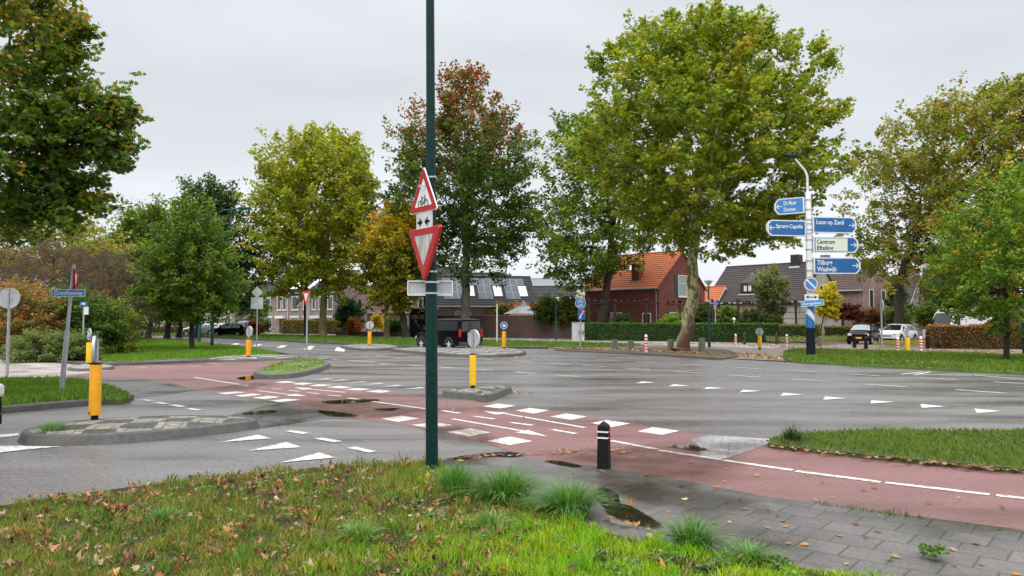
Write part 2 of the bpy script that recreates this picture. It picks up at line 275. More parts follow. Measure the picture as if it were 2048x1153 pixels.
tiles('tile_orange', (.46, .115, .04), (.58, .19, .08)); tiles('tile_dark', (.052, .044, .044), (.085, .07, .068)); tiles('tile_brown', (.085, .056, .05), (.13, .085, .075))
tiles('tile_slate', (.04, .04, .043), (.07, .07, .074))
mat('window_frame', (.72, .71, .66), .5); mat('glass', (.035, .042, .048), .06, spec=.9)
mat('curtain_glass', (.34, .36, .36), .15, spec=.7); mat('roof_glass', (.75, .78, .80), .1, spec=.8)
mat('solar', (.04, .048, .07), .3, spec=.4); mat('solar_frame', (.30, .32, .34), .4, metal=.5)
mat('shutter_green', (.010, .075, .062), .5); mat('lead', (.25, .26, .28), .5); mat('zinc', (.34, .36, .37), .5, metal=.3)
mat('door_dark', (.035, .03, .03), .5)
mat('car_black', (.0025, .0025, .004), .3, spec=.12, coat=.08)
mat('van_glass', (.03, .032, .036), .12, spec=.7); mat('car_white', (.72, .72, .72), .3, coat=1.); mat('car_silver', (.34, .37, .41), .3, metal=.5, coat=1.)
mat('car_blue', (.01, .10, .32), .3, coat=1.); mat('car_glass', (.006, .007, .009), .08, spec=.35); mat('car_glass_light', (.22, .25, .27), .08, spec=.6)
mat('tyre', (.012, .012, .012), .8); mat('alloy', (.62, .63, .65), .35, metal=.15); mat('lamp_red', (.55, .012, .012), .15, coat=.5)
mat('lamp_clear', (.55, .58, .60), .1, coat=1.); mat('plate_yellow', (.80, .42, .01), .5); mat('plastic_grey', (.07, .07, .078), .6, spec=.3)
mat('cabinet', (.46, .48, .46), .55, nscale=3, namt=.15); mat('graffiti', (.55, .58, .56), .6)
mat('hedge_core', (.020, .030, .010), .9, nscale=20, namt=.5)
mat('vine', (.045, .022, .017), .9, nscale=8, namt=.4)

# ---------------------------------------------------------------- objects
COL = S.collection
def thing(name, label, cat, loc=(0, 0, 0), rz=0., group=None, rot=None):
    o = bpy.data.objects.new(name, None); o.empty_display_size = .2; COL.objects.link(o)
    o.location = loc; o.rotation_euler = rot if rot else (0, 0, rz); o['label'] = label; o['category'] = cat
    if group: o['group'] = group
    return o
def tag(o, label, cat, group=None, kind=None):
    o['label'] = label; o['category'] = cat
    if group: o['group'] = group
    if kind: o['kind'] = kind
    return o
class MB:
    def __init__(s): s.v = []; s.f = []
    def add(s, vs, fs):
        k = len(s.v); s.v += [tuple(v) for v in vs]; s.f += [tuple(i + k for i in f) for f in fs]; return s
    def box(s, c, d, rz=0., rot=None):
        x, y, z = d[0] / 2, d[1] / 2, d[2] / 2
        vs = [Vector((a * x, b * y, e * z)) for e in (-1, 1) for a, b in ((-1, -1), (1, -1), (1, 1), (-1, 1))]
        R = rot if rot else Matrix.Rotation(rz, 3, 'Z')
        return s.add([R @ v + Vector(c) for v in vs], [(3, 2, 1, 0), (4, 5, 6, 7), (0, 1, 5, 4), (1, 2, 6, 5), (2, 3, 7, 6), (3, 0, 4, 7)])
    def b2(s, x0, x1, y0, y1, z0, z1): return s.box(((x0 + x1) / 2, (y0 + y1) / 2, (z0 + z1) / 2), (x1 - x0, y1 - y0, z1 - z0))
    def tube(s, pts, rs, n=8, caps=True):
        pts = [Vector(p) for p in pts]
        if not hasattr(rs, '__len__'): rs = [rs] * len(pts)
        k = len(s.v); a = None
        for i, p in enumerate(pts):
            d = (pts[min(i + 1, len(pts) - 1)] - pts[max(i - 1, 0)])
            if d.length < 1e-6: d = Vector((0, 0, 1))
            d.normalize()
            if a is None:
                a = d.cross(Vector((0, 0, 1)) if abs(d.z) < .9 else Vector((1, 0, 0))).normalized()
            else:
                a = (a - d * a.dot(d));
                a = a.normalized() if a.length > 1e-6 else d.orthogonal().normalized()
            b = d.cross(a)
            for j in range(n):
                t = 2 * PI * j / n; s.v.append(tuple(p + (a * math.cos(t) + b * math.sin(t)) * rs[i]))
        for i in range(len(pts) - 1):
            for j in range(n):
                s.f.append((k + i * n + j, k + i * n + (j + 1) % n, k + (i + 1) * n + (j + 1) % n, k + (i + 1) * n + j))
        if caps:
            s.f.append(tuple(k + j for j in reversed(range(n)))); s.f.append(tuple(k + (len(pts) - 1) * n + j for j in range(n)))
        return s
    def lathe(s, prof, n=16, c=(0, 0, 0), cap=True):
        k = len(s.v)
        for r, z in prof:
            for j in range(n):
                t = 2 * PI * j / n; s.v.append((c[0] + r * math.cos(t), c[1] + r * math.sin(t), c[2] + z))
        for i in range(len(prof) - 1):
            for j in range(n):
                s.f.append((k + i * n + j, k + i * n + (j + 1) % n, k + (i + 1) * n + (j + 1) % n, k + (i + 1) * n + j))
        if cap: s.f.append(tuple(k + j for j in reversed(range(n)))); s.f.append(tuple(k + (len(prof) - 1) * n + j for j in range(n)))
        return s
    def plate(s, poly, yf, yb):      # polygon in local x,z extruded along local y (front is -y)
        n = len(poly); k = len(s.v)
        s.v += [(x, yf, z) for x, z in poly] + [(x, yb, z) for x, z in poly]
        tri = tessellate_polygon([[Vector((x, z, 0)) for x, z in poly]])
        for t in tri:
            s.f.append(tuple(k + i for i in t)); s.f.append(tuple(k + n + i for i in reversed(t)))
        for i in range(n): s.f.append((k + i, k + (i + 1) % n, k + n + (i + 1) % n, k + n + i))
        return s
    def ring(s, a, b, yf, yb):
        n = len(a); k = len(s.v)
        s.v += [(x, yf, z) for x, z in a] + [(x, yf, z) for x, z in b] + [(x, yb, z) for x, z in a] + [(x, yb, z) for x, z in b]
        for i in range(n):
            j = (i + 1) % n
            s.f += [(k + i, k + j, k + n + j, k + n + i), (k + 2 * n + i, k + 2 * n + j, k + 3 * n + j, k + 3 * n + i),
                    (k + i, k + j, k + 2 * n + j, k + 2 * n + i), (k + n + i, k + n + j, k + 3 * n + j, k + 3 * n + i)]
        return s
    def prism(s, pts, z0, z1):       # horizontal polygon extruded up
        n = len(pts); k = len(s.v)
        s.v += [(p[0], p[1], z0) for p in pts] + [(p[0], p[1], z1) for p in pts]
        for t in tessellate_polygon([[Vector((p[0], p[1], 0)) for p in pts]]):
            s.f.append(tuple(k + n + i for i in t))
        for i in range(n): s.f.append((k + i, k + (i + 1) % n, k + n + (i + 1) % n, k + n + i))
        return s
    def flat(s, pts, z):
        k = len(s.v); s.v += [(p[0], p[1], z) for p in pts]
        for t in tessellate_polygon([[Vector((p[0], p[1], 0)) for p in pts]]): s.f.append(tuple(k + i for i in t))
        return s
    def mesh(s, name):
        me = bpy.data.meshes.new(name); me.from_pydata(s.v, [], s.f); me.validate(); me.update()
        bm = bmesh.new(); bm.from_mesh(me); bmesh.ops.recalc_face_normals(bm, faces=bm.faces); bm.to_mesh(me); bm.free()
        return me
    def build(s, name, m, parent=None, smooth=False, bevel=0., subd=0):
        me = s.mesh(name); me.materials.append(M[m] if isinstance(m, str) else m)
        if smooth:
            me.polygons.foreach_set('use_smooth', [True] * len(me.polygons))
        o = bpy.data.objects.new(name, me); COL.objects.link(o)
        if smooth and not subd:
            try: me.set_sharp_from_angle(angle=math.radians(40))
            except Exception: pass
        if bevel:
            b = o.modifiers.new('bevel', 'BEVEL'); b.width = bevel; b.segments = 2; b.limit_method = 'ANGLE'
        if subd:
            b = o.modifiers.new('subd', 'SUBSURF'); b.levels = subd; b.render_levels = subd
        if parent: o.parent = parent
        return o
def struct(name, mb, m, label=None, **k):
    o = mb.build(name, m, **k); o['kind'] = 'structure'
    if label: o['label'] = label
    return o
def circ(r, n=28, cx=0, cz=0): return [(cx + r * math.cos(2 * PI * i / n), cz + r * math.sin(2 * PI * i / n)) for i in range(n)]
def rrect(w, h, r, n=4, cx=0, cz=0):
    o = []
    for qx, qz, a0 in ((1, 1, 0), (-1, 1, 90), (-1, -1, 180), (1, -1, 270)):
        for i in range(n + 1):
            t = math.radians(a0 + 90 * i / n); o.append((cx + qx * (w / 2 - r) + r * math.cos(t), cz + qz * (h / 2 - r) + r * math.sin(t)))
    return o
def rpoly(pts, r, n=4):      # polygon with rounded corners
    o = []; m = len(pts)
    for i in range(m):
        a, b, c = Vector(pts[i - 1]), Vector(pts[i]), Vector(pts[(i + 1) % m])
        u = (a - b).normalized(); v = (c - b).normalized(); half = u.angle(v) / 2; d = r / math.tan(half)
        p, q = b + u * d, b + v * d
        for k in range(n + 1):
            t = k / n; o.append(tuple((1 - t) ** 2 * p + 2 * t * (1 - t) * b + t * t * q))
    return o
def tri(h, cx=0, cz=0, up=True, r=.03):
    w = h / math.sqrt(3); s = 1 if up else -1
    return [(cx + x, cz + z) for x, z in rpoly([(-w, -h / 3 * s), (w, -h / 3 * s), (0, 2 * h / 3 * s)], r)]
def text(s, size, cx, cz, y, m, parent, name='lettering', align='LEFT', bold=.012, sx=1., fit=None):
    cu = bpy.data.curves.new('t', 'FONT'); cu.body = s; cu.size = size; cu.align_x = align; cu.offset = bold * size; cu.extrude = .001; cu.resolution_u = 3
    to = bpy.data.objects.new('t', cu); COL.objects.link(to)
    dg = bpy.context.evaluated_depsgraph_get(); me = bpy.data.meshes.new_from_object(to.evaluated_get(dg))
    bpy.data.objects.remove(to)
    if fit: xs_ = [v.co.x for v in me.vertices]; sx = fit / (max(xs_) - min(xs_))
    for v in me.vertices: v.co = (v.co.x * sx + cx, y - v.co.z, v.co.y + cz)
    me.name = name; me.materials.clear(); me.materials.append(M[m]); o = bpy.data.objects.new(name, me); COL.objects.link(o); o.parent = parent
    return o

# ================================================================ GROUND
g = MB(); g.add([(-900, -60, -.03), (900, -60, -.03), (900, 1500, -.03), (-900, 1500, -.03)], [(0, 1, 2, 3)])
struct('ground', g, 'earth')
def pxpoly(pts, z, sm=0):
    v = [G(a, b, z) for a, b in pts]
    return smooth(v, sm) if sm else v
road = MB()
road.flat([Vector((-90, -6)), Vector((22, -6)), Vector((60, 5)), Vector((60, 26)), G(2048, 749), G(1570, 725), G(1430, 717), G(1110, 699), G(830, 696), G(560, 684), G(270, 668), Vector((-160, 104))], 0.)
struct('road', road, 'asphalt')
# far pavements and forecourts
pv = MB(); pv.flat([G(2300, 700), G(1570, 722.5), G(1430, 716.5), G(1110, 698.5), G(1100, 690), G(1290, 688), G(1430, 683), G(1480, 672), GY(1700, 92), GY(2300, 92)], .004)
struct('brick_forecourt', pv, 'brown_brick')
pv = MB(); pv.flat([G(1000, 682.), G(1560, 698), G(1560, 690), G(1330, 682.5), G(1140, 675.5), G(700, 669.5), G(270, 662), G(270, 665), G(600, 671), G(860, 676.5)], .012)
struct('far_footpath', pv, 'sand_paving')
# left tan path, grey strip
pv = MB(); pv.flat(pxpoly([(-300, 700), (0, 712), (60, 722), (205, 735), (220, 742), (100, 756), (-20, 760), (-300, 790)], 0), .008); struct('sand_path', pv, 'sand_paving')
# red cycle path
rc = MB()
rc.flat(pxpoly([(70, 757), (120, 742), (215, 730), (380, 722), (560, 717), (560, 727), (515, 740), (505, 755), (551, 762), (650, 769.5), (736, 779), (808, 788), (895, 801), (965, 805), (1047, 815), (1200, 836), (1378, 866), (1530, 889), (1700, 908), (2060, 946), (3200, 1090), (3200, 1250), (2048, 1064), (1794, 1032), (1517, 995), (1350, 960), (1192, 937), (1080, 922), (1020, 905), (972, 886), (890, 868), (807, 851), (712, 838), (637, 823), (561, 806), (480, 795), (394, 782), (340, 768), (270, 756), (200, 752)], 0), .004)
struct('cycle_path', rc, 'red_asphalt')
gb = MB(); gb.flat(pxpoly([(150, 752), (200, 752), (270, 755.5), (340, 767), (392, 781), (340, 789), (262, 797), (200, 775)], 0), .006); struct('grey_brick_paving', gb, 'grey_brick')
wb = MB(); wb.flat(pxpoly([(440, 838), (500, 820), (561, 807), (637, 824), (712, 839), (650, 838), (590, 847), (515, 858)], 0), .005); struct('wet_brick_gutter', wb, 'wet_brick')
wb = MB(); wb.flat(pxpoly([(1378, 880), (1420, 872), (1560, 880), (1535, 890), (1480, 910), (1440, 921), (1400, 913), (1400, 895)], 0), .008); struct('brick_gutter', wb, 'gutter_brick_glare')
# foreground footpath of slabs
fp = MB(); fp.flat(pxpoly([(870, 928), (900, 918), (1020, 905), (1080, 921), (1192, 936), (1350, 959), (1517, 994), (1794, 1031), (2048, 1063), (2600, 1145), (2300, 1500), (1700, 1300), (1250, 1100), (980, 1000), (850, 960)], .0), .012)
struct('footpath', fp, 'slabs')
# ---- painted markings
def quadstrip(mb, a, b, w, z=.009):
    a, b = G(*a), G(*b); d = (b - a); d.z = 0; n = Vector((-d.y, d.x, 0)).normalized() * w / 2
    mb.flat([a - n, b - n, b + n, a + n], z)
mk = MB()
for q in c3([(1360,393),(1450,376),(1555,388),(1468,405),(1550,418),(1640,402),(1750,415),(1665,436),(1755,453),(1850,434),(1975,452),(1880,472),
             (140,250),(210,243),(280,250),(195,256),(240,261),(305,252),(375,257),(310,266),(340,270),(405,262),(485,267),(415,276),(440,281),(520,272),(600,280),(545,287),(550,293),(625,284),(710,291),(640,299),(675,305),(755,295),(830,303),(765,313),
             (765,465),(890,447),(990,463),(865,484),(945,502),(1080,485),(1185,502),(1055,522),(1150,543),(1290,521),(1410,546),(1280,568),(1385,595),(1525,570),(1655,597),(1520,620)]) \
         + c4([(175,362),(245,349),(347,364),(270,380),(375,398),(445,380),(560,396),(485,414)]) \
         + c2([(1270,256),(1380,246),(1440,252),(1320,264),(1370,270),(1475,258),(1535,265),(1415,279),(1470,284),(1570,272),(1640,279),(1550,291),(1580,300),(1680,289),(1760,295),(1640,309)]):
    mk.v.append(tuple(G(q[0], q[1])[:2]) + (.009,))
mk.f = [(i, i + 1, i + 2, i + 3) for i in range(0, len(mk.v), 4)]
struct('crossing_blocks', mk, 'paint', 'white block markings along both edges of the red cycle crossing')
ar = MB()
def arrow(mb, sh, head, w=.09):
    quadstrip(mb, sh[0], sh[1], w); mb.flat([G(*p) for p in head], .0095)
arrow(ar, c3([(1185,466),(1620,541)]), c3([(1745,571),(1548,546),(1630,532)]))
arrow(ar, c3([(1960,517),(1500,437)]), c3([(1362,420),(1440,442),(1522,431)]))
arrow(ar, c3([(45,300),(250,325)]), c3([(335,333),(212,331),(270,318)]))
arrow(ar, c3([(560,310),(330,289)]), c3([(255,280),(310,295),(370,286)]))
struct('arrow_markings', ar, 'paint')
ln = MB()
for a, b in zip(*[iter(c3([(1125,417),(1228,433),(1312,450),(1430,467),(1522,486),(1655,504),(1762,528),(1910,553),(130,288),(185,291),(228,299),(290,304),(335,312),(405,317),(455,327),(535,332),(575,343),(1030,407),(35,278),(90,280)])
                      + c2([(1135,163),(1450,212)]) + c4([(262,438),(465,476),(470,480),(742,521),(750,523),(1050,567),(1062,570),(1430,618),(1450,620),(1900,672),(1928,675),(2060,690)]) + [(750,735.5),(780,735),(880,734),(915,733.5)])]*2):
    if a[1] > 740: quadstrip(ln, a, b, .10)
for a, b in zip(*[iter(C2(0, 540, 3.2019, [(770,617),(850,609),(850,633),(940,627),(970,620),(1030,619),(1030,626),(1120,622),(1210,619),(1290,615),(1320,605),(1400,600),(1370,612),(1450,607)]))]*2):
    quadstrip(ln, a, b, .12)
struct('cycle_path_lines', ln, 'paint')
st = MB()
tr_ = c2([(1290,543),(1510,500),(1585,522),(1455,594),(1675,543),(1765,573),(1637,664),(1870,605),(1962,634)]) + \
      c3([(340,238),(455,228),(490,232),(440,245),(550,235),(580,238),(545,256),(660,245),(685,248),(645,267),(765,254),(790,258),(760,278),(865,266),(890,271),(890,292),(1000,279),(1030,284)]) + \
      c4([(370,190),(400,181),(456,187),(512,203),(535,193),(606,200),(663,215),(680,205),(757,211),(818,229),(835,217),(915,223),(995,244),(1008,230),(1095,239),(1180,261),(1190,246),(1283,255),(1385,277),(1388,263),(1492,270),(1606,296),(1600,279),(1710,290),(1845,319),(1832,299),(1952,310)])
for i in range(0, len(tr_), 3): st.flat([G(*p) for p in tr_[i:i + 3]], .0085)
struct('give_way_triangles', st, 'paint', 'rows of white give-way triangles painted on the grey road')
dl = MB()
D = c4([(205,86),(290,90),(372,96),(465,100),(575,107),(683,112),(790,120),(900,126),(1033,133),(1150,140),(1293,149),(1425,157),(1590,165),(1760,174),(1915,183),(2048,191),
        (140,111),(240,117),(327,124),(432,130),(540,138),(655,145),(775,154),(910,163),(1047,172),(1200,181),(1363,193),(1540,205),(1752,217),(1965,232),(1575,152),(1645,140),(1520,150),(1610,140),(1600,152),(1830,154),(1830,154),(2100,176)]) + \
    c3([(750,138),(845,145),(915,149),(1015,155),(1100,160),(1210,168),(1325,175),(1430,181),(1550,190),(1675,199),(1790,208),(1920,217),(1330,111),(1420,117),(1545,124),(1655,131),(1757,139),(1873,146),(580,124),(740,134),(580,124),(660,121),
        (640,97),(690,99),(540,90),(600,92),(735,93),(790,96),(830,107),(885,109),(700,117),(750,119),(925,99),(1000,104),(415,97),(470,101),(480,116),(530,119),(395,108),(450,111)])
for a, b in zip(*[iter(D)]*2): quadstrip(dl, a, b, .13)
for a, b in zip(*[iter(c2([(1690,477),(1795,494),(1860,520),(1980,542),(835,295),(890,300),(912,310),(975,318),(1003,325),(1072,335),(1100,347),(1172,356)]) + c3([(592,633),(722,660)]))]*2): quadstrip(dl, a, b, .13)
quadstrip(dl, (300, 684), (669, 695), .14); quadstrip(dl, (475, 690), (690, 703), .14)
struct('lane_dashes', dl, 'paint', 'white dashed lane lines on the grey junction')
zb = MB()
Z = c5([(105,912),(135,899),(193,899),(165,914),(310,926),(350,908),(412,908),(372,927),(540,942),(590,918),(650,918),(600,946),(805,960),(850,926),(912,926),(870,964),(1100,975),(1118,938),(1200,938),(1196,981),(-100,903),(-70,893),(-30,893),(-60,904),(-280,894),(-240,887),(-205,887),(-240,895)])
for i in range(0, len(Z), 4): zb.flat([G(*p) for p in Z[i:i + 4]], .0088)
zb.flat([G(-30, 893), G(122, 894.5), G(60, 900), G(-30, 910)], .0088); zb.flat([G(-30, 872), G(10, 870), G(38, 868), G(36, 873), G(-30, 880)], .0088)
struct('white_blocks', zb, 'paint')
# ---- puddles
def blob(cx, cy, rx, ry, seed, rz=0., n=26, amp=.35):
    o = []
    for i in range(n):
        t = 2 * PI * i / n; r = 1 + amp * noise.noise(Vector((math.cos(t) * 1.7 + seed * 7.3, math.sin(t) * 1.7, seed))) * 1.6
        x, y = rx * r * math.cos(t), ry * r * math.sin(t); o.append((cx + x * math.cos(rz) - y * math.sin(rz), cy + x * math.sin(rz) + y * math.cos(rz)))
    return o
def fan(mb, cl, q, z_, f_=.45):
    c = sum(q, Vector()) / len(q); k = len(mb.v); n = len(q)
    mb.v += [(a.x, a.y, z_) for a in q] + [tuple(a.lerp(c, f_).xy) + (z_,) for a in q] + [(c.x, c.y, z_)]; cl += [0.] * n + [1.] * n + [1.]
    for a in range(n): mb.f += [(k + a, k + (a + 1) % n, k + n + (a + 1) % n, k + n + a), (k + n + a, k + n + (a + 1) % n, k + 2 * n)]
def setcol(o, cl):
    at_ = o.data.color_attributes.new('col', 'FLOAT_COLOR', 'POINT')
    for a, v_ in enumerate(cl): at_.data[a].color = (v_, v_, v_, 1)
pd = MB(); pdc = []
fan(pd, pdc, smooth([G(*p) for p in [(1172, 985), (1205, 975), (1235, 990), (1225, 1005), (1262, 1015), (1290, 1030), (1338, 1060), (1310, 1068), (1262, 1055), (1215, 1035), (1195, 1010)]], 3), .018)
fan(pd, pdc, smooth([G(*p) for p in [(885, 922), (940, 912), (1010, 906), (1055, 910), (1040, 918), (985, 916), (930, 922)]], 3), .019)
for pts in ([(1330, 893), (1385, 893), (1420, 902), (1400, 905), (1350, 899)], 
            [(640, 805), (700, 800), (770, 801), (720, 808), (660, 810)], [(630, 822), (680, 826), (722, 833), (700, 836), (655, 834)], [(745, 820), (800, 818), (780, 824)], [(470, 757), (510, 752), (530, 757), (490, 762)],
            [(480, 828), (540, 822), (560, 826), (500, 832)], [(1085, 926), (1110, 923), (1150, 930), (1170, 938), (1140, 938)]):
    fan(pd, pdc, smooth([G(*p) for p in pts], 3), .018)
wf = MB(); wfc = []
for i_, pts in enumerate(([(1040, 905), (1150, 898), (1290, 885), (1420, 880), (1560, 880), (1520, 905), (1500, 945), (1440, 975), (1330, 965), (1280, 1010), (1210, 985), (1180, 940), (1090, 925)], [(1160, 960), (1240, 950), (1330, 975), (1400, 1000), (1330, 1020), (1230, 1000)], [(440, 835), (560, 803), (700, 798), (830, 812), (900, 830), (800, 842), (640, 838), (530, 855)], [(840, 845), (960, 855), (1010, 890), (940, 895), (860, 880)], [(395, 780), (470, 770), (520, 765), (560, 770), (470, 785)])):
    q = smooth([G(*p) for p in pts], 3); c = sum(q, Vector()) / len(q); z_ = .0155 + .0004 * i_; k = len(wf.v); n = len(q)
    wf.v += [(a.x, a.y, z_) for a in q] + [tuple(a.lerp(c, .45).xy) + (z_,) for a in q] + [(c.x, c.y, z_)]; wfc += [0.] * n + [1.] * n + [1.]
    for a in range(n): wf.f += [(k + a, k + (a + 1) % n, k + n + (a + 1) % n, k + n + a), (k + n + a, k + n + (a + 1) % n, k + 2 * n)]
o = wf.build('wet_patches', 'wet'); at_ = o.data.color_attributes.new('col', 'FLOAT_COLOR', 'POINT')
for a, v_ in enumerate(wfc): at_.data[a].color = (v_, v_, v_, 1)
o['kind'] = 'structure'; o['label'] = 'rain-wet darker patches on the cycle path and paving'
o = pd.build('puddles', 'water'); setcol(o, pdc); o['kind'] = 'structure'; o['label'] = 'shallow dark rain puddles on the paving and cycle path'

# ---- verges (raised sheets)
V = {}
def verge(name, pts, z, m, sm=2, label=None):
    w = smooth([G(a, b, z) for a, b in pts], sm) if sm else [G(a, b, z) for a, b in pts]
    b = MB(); b.prism(w, z - .14 if z > .05 else -.02, z); o = struct(name, b, m, label); V[name] = [(p.x, p.y) for p in w]; return w
vf = verge('foreground_verge', [(-260, 1045), (0, 1012), (180, 985), (420, 955), (600, 938), (760, 928), (868, 924), (905, 945), (1000, 984), (1110, 1022), (1190, 1058), (1320, 1090), (1450, 1112), (1640, 1142), (1820, 1175), (1900, 1300), (1200, 1700), (-200, 1700), (-700, 1300)], .035, 'lawn_soil')
vl = verge('left_verge', [(-300, 775), (-60, 762), (60, 760), (160, 763), (215, 775), (262, 796), (200, 800), (100, 806), (0, 815), (-300, 840)], .10, 'grass_soil')
vs_ = verge('shrub_bed', [(-400, 690), (-100, 655), (120, 652), (262, 660), (262, 676), (215, 700), (205, 728), (120, 722), (0, 706), (-120, 716), (-400, 740)], .05, 'earth')
vm = verge('middle_lawn', [(205, 724), (215, 700), (262, 677), (330, 680), (420, 687), (500, 697), (560, 708), (520, 713), (360, 717)], .06, 'far_grass')
vg = verge('far_verge', [(200, 662), (270, 664), (430, 667), (640, 671.5), (820, 677), (960, 680.5), (1110, 684.5), (1290, 689.5), (1240, 692.5), (1120, 693), (960, 694), (840, 693.5), (700, 688), (480, 677.5), (270, 669.5), (200, 668)], .07, 'far_grass', sm=0)
vr = verge('right_verge', [(1566, 712), (1580, 701), (1640, 700), (1700, 702), (1800, 705), (2048, 712), (2600, 728), (2600, 768), (2048, 745), (1800, 733), (1650, 725), (1585, 721)], .09, 'far_grass')
vn = verge('near_right_verge', [(1536, 886), (1560, 872), (1620, 866), (1760, 862), (2048, 862), (2700, 866), (2700, 1010), (2048, 938), (1850, 920), (1700, 905), (1590, 893)], .06, 'grass_soil')
tb = verge('tree_bed', [(1110, 700), (1118, 696), (1250, 693.5), (1400, 695), (1460, 700), (1478, 712), (1440, 718), (1300, 709)], .06, 'earth', sm=0)
ps = verge('left_footpath', [(205, 731), (205, 725), (360, 718), (520, 714), (565, 711), (580, 715), (560, 719), (380, 724)], .05, 'grey_brick', sm=0)
# kerbs
def kerb(name, pts, z, w=.16, m='kerb', sm=3):
    p = smooth([G(a, b, 0) for a, b in pts], sm, closed=False); b = MB(); k = 0
    for i, q in enumerate(p):
        d = (p[min(i + 1, len(p) - 1)] - p[max(i - 1, 0)]); d.z = 0; n = Vector((-d.y, d.x, 0)).normalized() * w / 2
        for s_, zz in ((-1, -.02), (-1, z - .025), (-.8, z), (.8, z), (1, z - .025), (1, -.02)): b.v.append((q.x + n.x * s_, q.y + n.y * s_, zz))
    for i in range(len(p) - 1):
        for j in range(5): b.f.append((i * 6 + j, i * 6 + j + 1, i * 6 + 6 + j + 1, i * 6 + 6 + j))
    b.f.append((0, 1, 2, 3, 4, 5)); e = (len(p) - 1) * 6; b.f.append(tuple(e + j for j in range(6)))
    return struct(name, b, m)
kerb('left_kerb', [(-300, 848), (0, 827), (100, 818), (180, 811), (262, 801)], .125)
kerb('right_kerb', [(1590, 724), (1650, 727.5), (1800, 736), (2048, 748.5), (2600, 774)], .12)
kerb('tree_bed_kerb', [(1111, 700), (1200, 704.5), (1300, 711), (1440, 720.5)], .10)
kerb('far_kerb', [(270, 670.5), (480, 679), (700, 690), (830, 696), (1100, 697)], .12, .2)
kerb('middle_kerb', [(190, 733.5), (380, 726), (565, 719.5), (590, 716), (560, 708.5), (500, 699), (420, 690), (330, 683), (262, 679)], .10, .14)
kerb('shrub_kerb', [(-120, 719), (0, 711), (60, 719), (120, 726), (200, 731)], .09, .12)

# traffic islands
def island(name, pts, label, top='checker', h=.14, crown=.05, sm=4, kw=.2):
    p = smooth([G(a, b, 0) for a, b in pts], sm); n = len(p); c = sum(p, Vector()) / n
    ar_ = sum(p[i].x * p[(i + 1) % n].y - p[(i + 1) % n].x * p[i].y for i in range(n)); sg = 1 if ar_ > 0 else -1
    nr_ = []
    for i in range(n):
        d = p[(i + 1) % n] - p[i - 1]; nr_.append(Vector((-d.y, d.x, 0)).normalized() * sg)
    r0 = [q for q in p]; r1 = [p[i] + nr_[i] * .05 + Vector((0, 0, h - .02)) for i in range(n)]; r2 = [p[i] + nr_[i] * .08 + Vector((0, 0, h)) for i in range(n)]
    r3 = [p[i] + nr_[i] * kw + Vector((0, 0, h)) for i in range(n)]
    b = MB(); b.v = [tuple(q) for r in (r0, r1, r2, r3) for q in r]
    for k in range(3):
        for i in range(n): b.f.append((k * n + i, k * n + (i + 1) % n, (k + 1) * n + (i + 1) % n, (k + 1) * n + i))
    root = struct(name, b, 'kerb', label)
    t = MB(); t.v = [tuple(q + Vector((0, 0, -.003))) for q in r3] + [tuple(q.lerp(c, .35) + Vector((0, 0, h * 0 + crown * .7 + h * .35))) for q in r3] + [(c.x, c.y, h + crown)]
    t.v = [tuple(q + Vector((0, 0, -.003))) for q in r3]
    for q in r3:
        m_ = q.lerp(Vector((c.x, c.y, h)), .4); m_.z = h + crown * .8; t.v.append(tuple(m_))
    t.v.append((c.x, c.y, h + crown))
    for i in range(n): t.f += [(i, (i + 1) % n, n + (i + 1) % n, n + i), (n + i, n + (i + 1) % n, 2 * n)]
    t.build('paving', top, root); return root, c
island('near_traffic_island', [(35, 884), (48, 877), (110, 864), (200, 855), (330, 848), (440, 848), (500, 851), (520, 857), (480, 864), (380, 876), (250, 888), (120, 893), (55, 892)], 'long kerbed traffic island with chequered paving in the left foreground', kw=.13)
island('triangular_traffic_island', [(882, 793), (902, 789), (940, 786), (990, 784), (1024, 785), (1020, 789), (985, 803), (965, 806), (940, 800), (900, 797)], 'small kerbed island of chequered paving around the yellow bollard right of the green pole', sm=3, kw=.15)
island('far_traffic_island', [(780, 703), (830, 699), (900, 697.5), (980, 698), (1040, 703), (1052, 710), (1020, 715), (940, 716), (860, 711)], 'low island of chequered paving in front of the black van', sm=3, top='checker_far')
island('far_left_traffic_island', [(680, 696), (720, 692.5), (770, 692.5), (800, 698), (770, 702), (715, 702)], 'small chequered island left of the black van', sm=3, top='checker_far')
island('planted_traffic_island', [(505, 752), (530, 742), (570, 733), (620, 729), (652, 730), (662, 735), (640, 745), (600, 755), (555, 759), (520, 759)], 'kerbed teardrop island covered in low green plants', top='far_grass', sm=3, crown=.06)
island('cycle_side_island', [(412, 722.5), (440, 717.5), (500, 714), (560, 713.5), (600, 717), (590, 720.5), (520, 723), (460, 725)], 'thin chequered island beside the cycle path in front of the lawn', sm=3, h=.1, kw=.12, top='checker_far')
island('cycle_end_island', [(133, 740), (160, 735), (200, 734), (228, 736), (226, 740), (190, 743), (150, 744)], 'tiny kerbed island at the start of the cycle path', top='kerb_light', sm=3, h=.1, kw=.12)

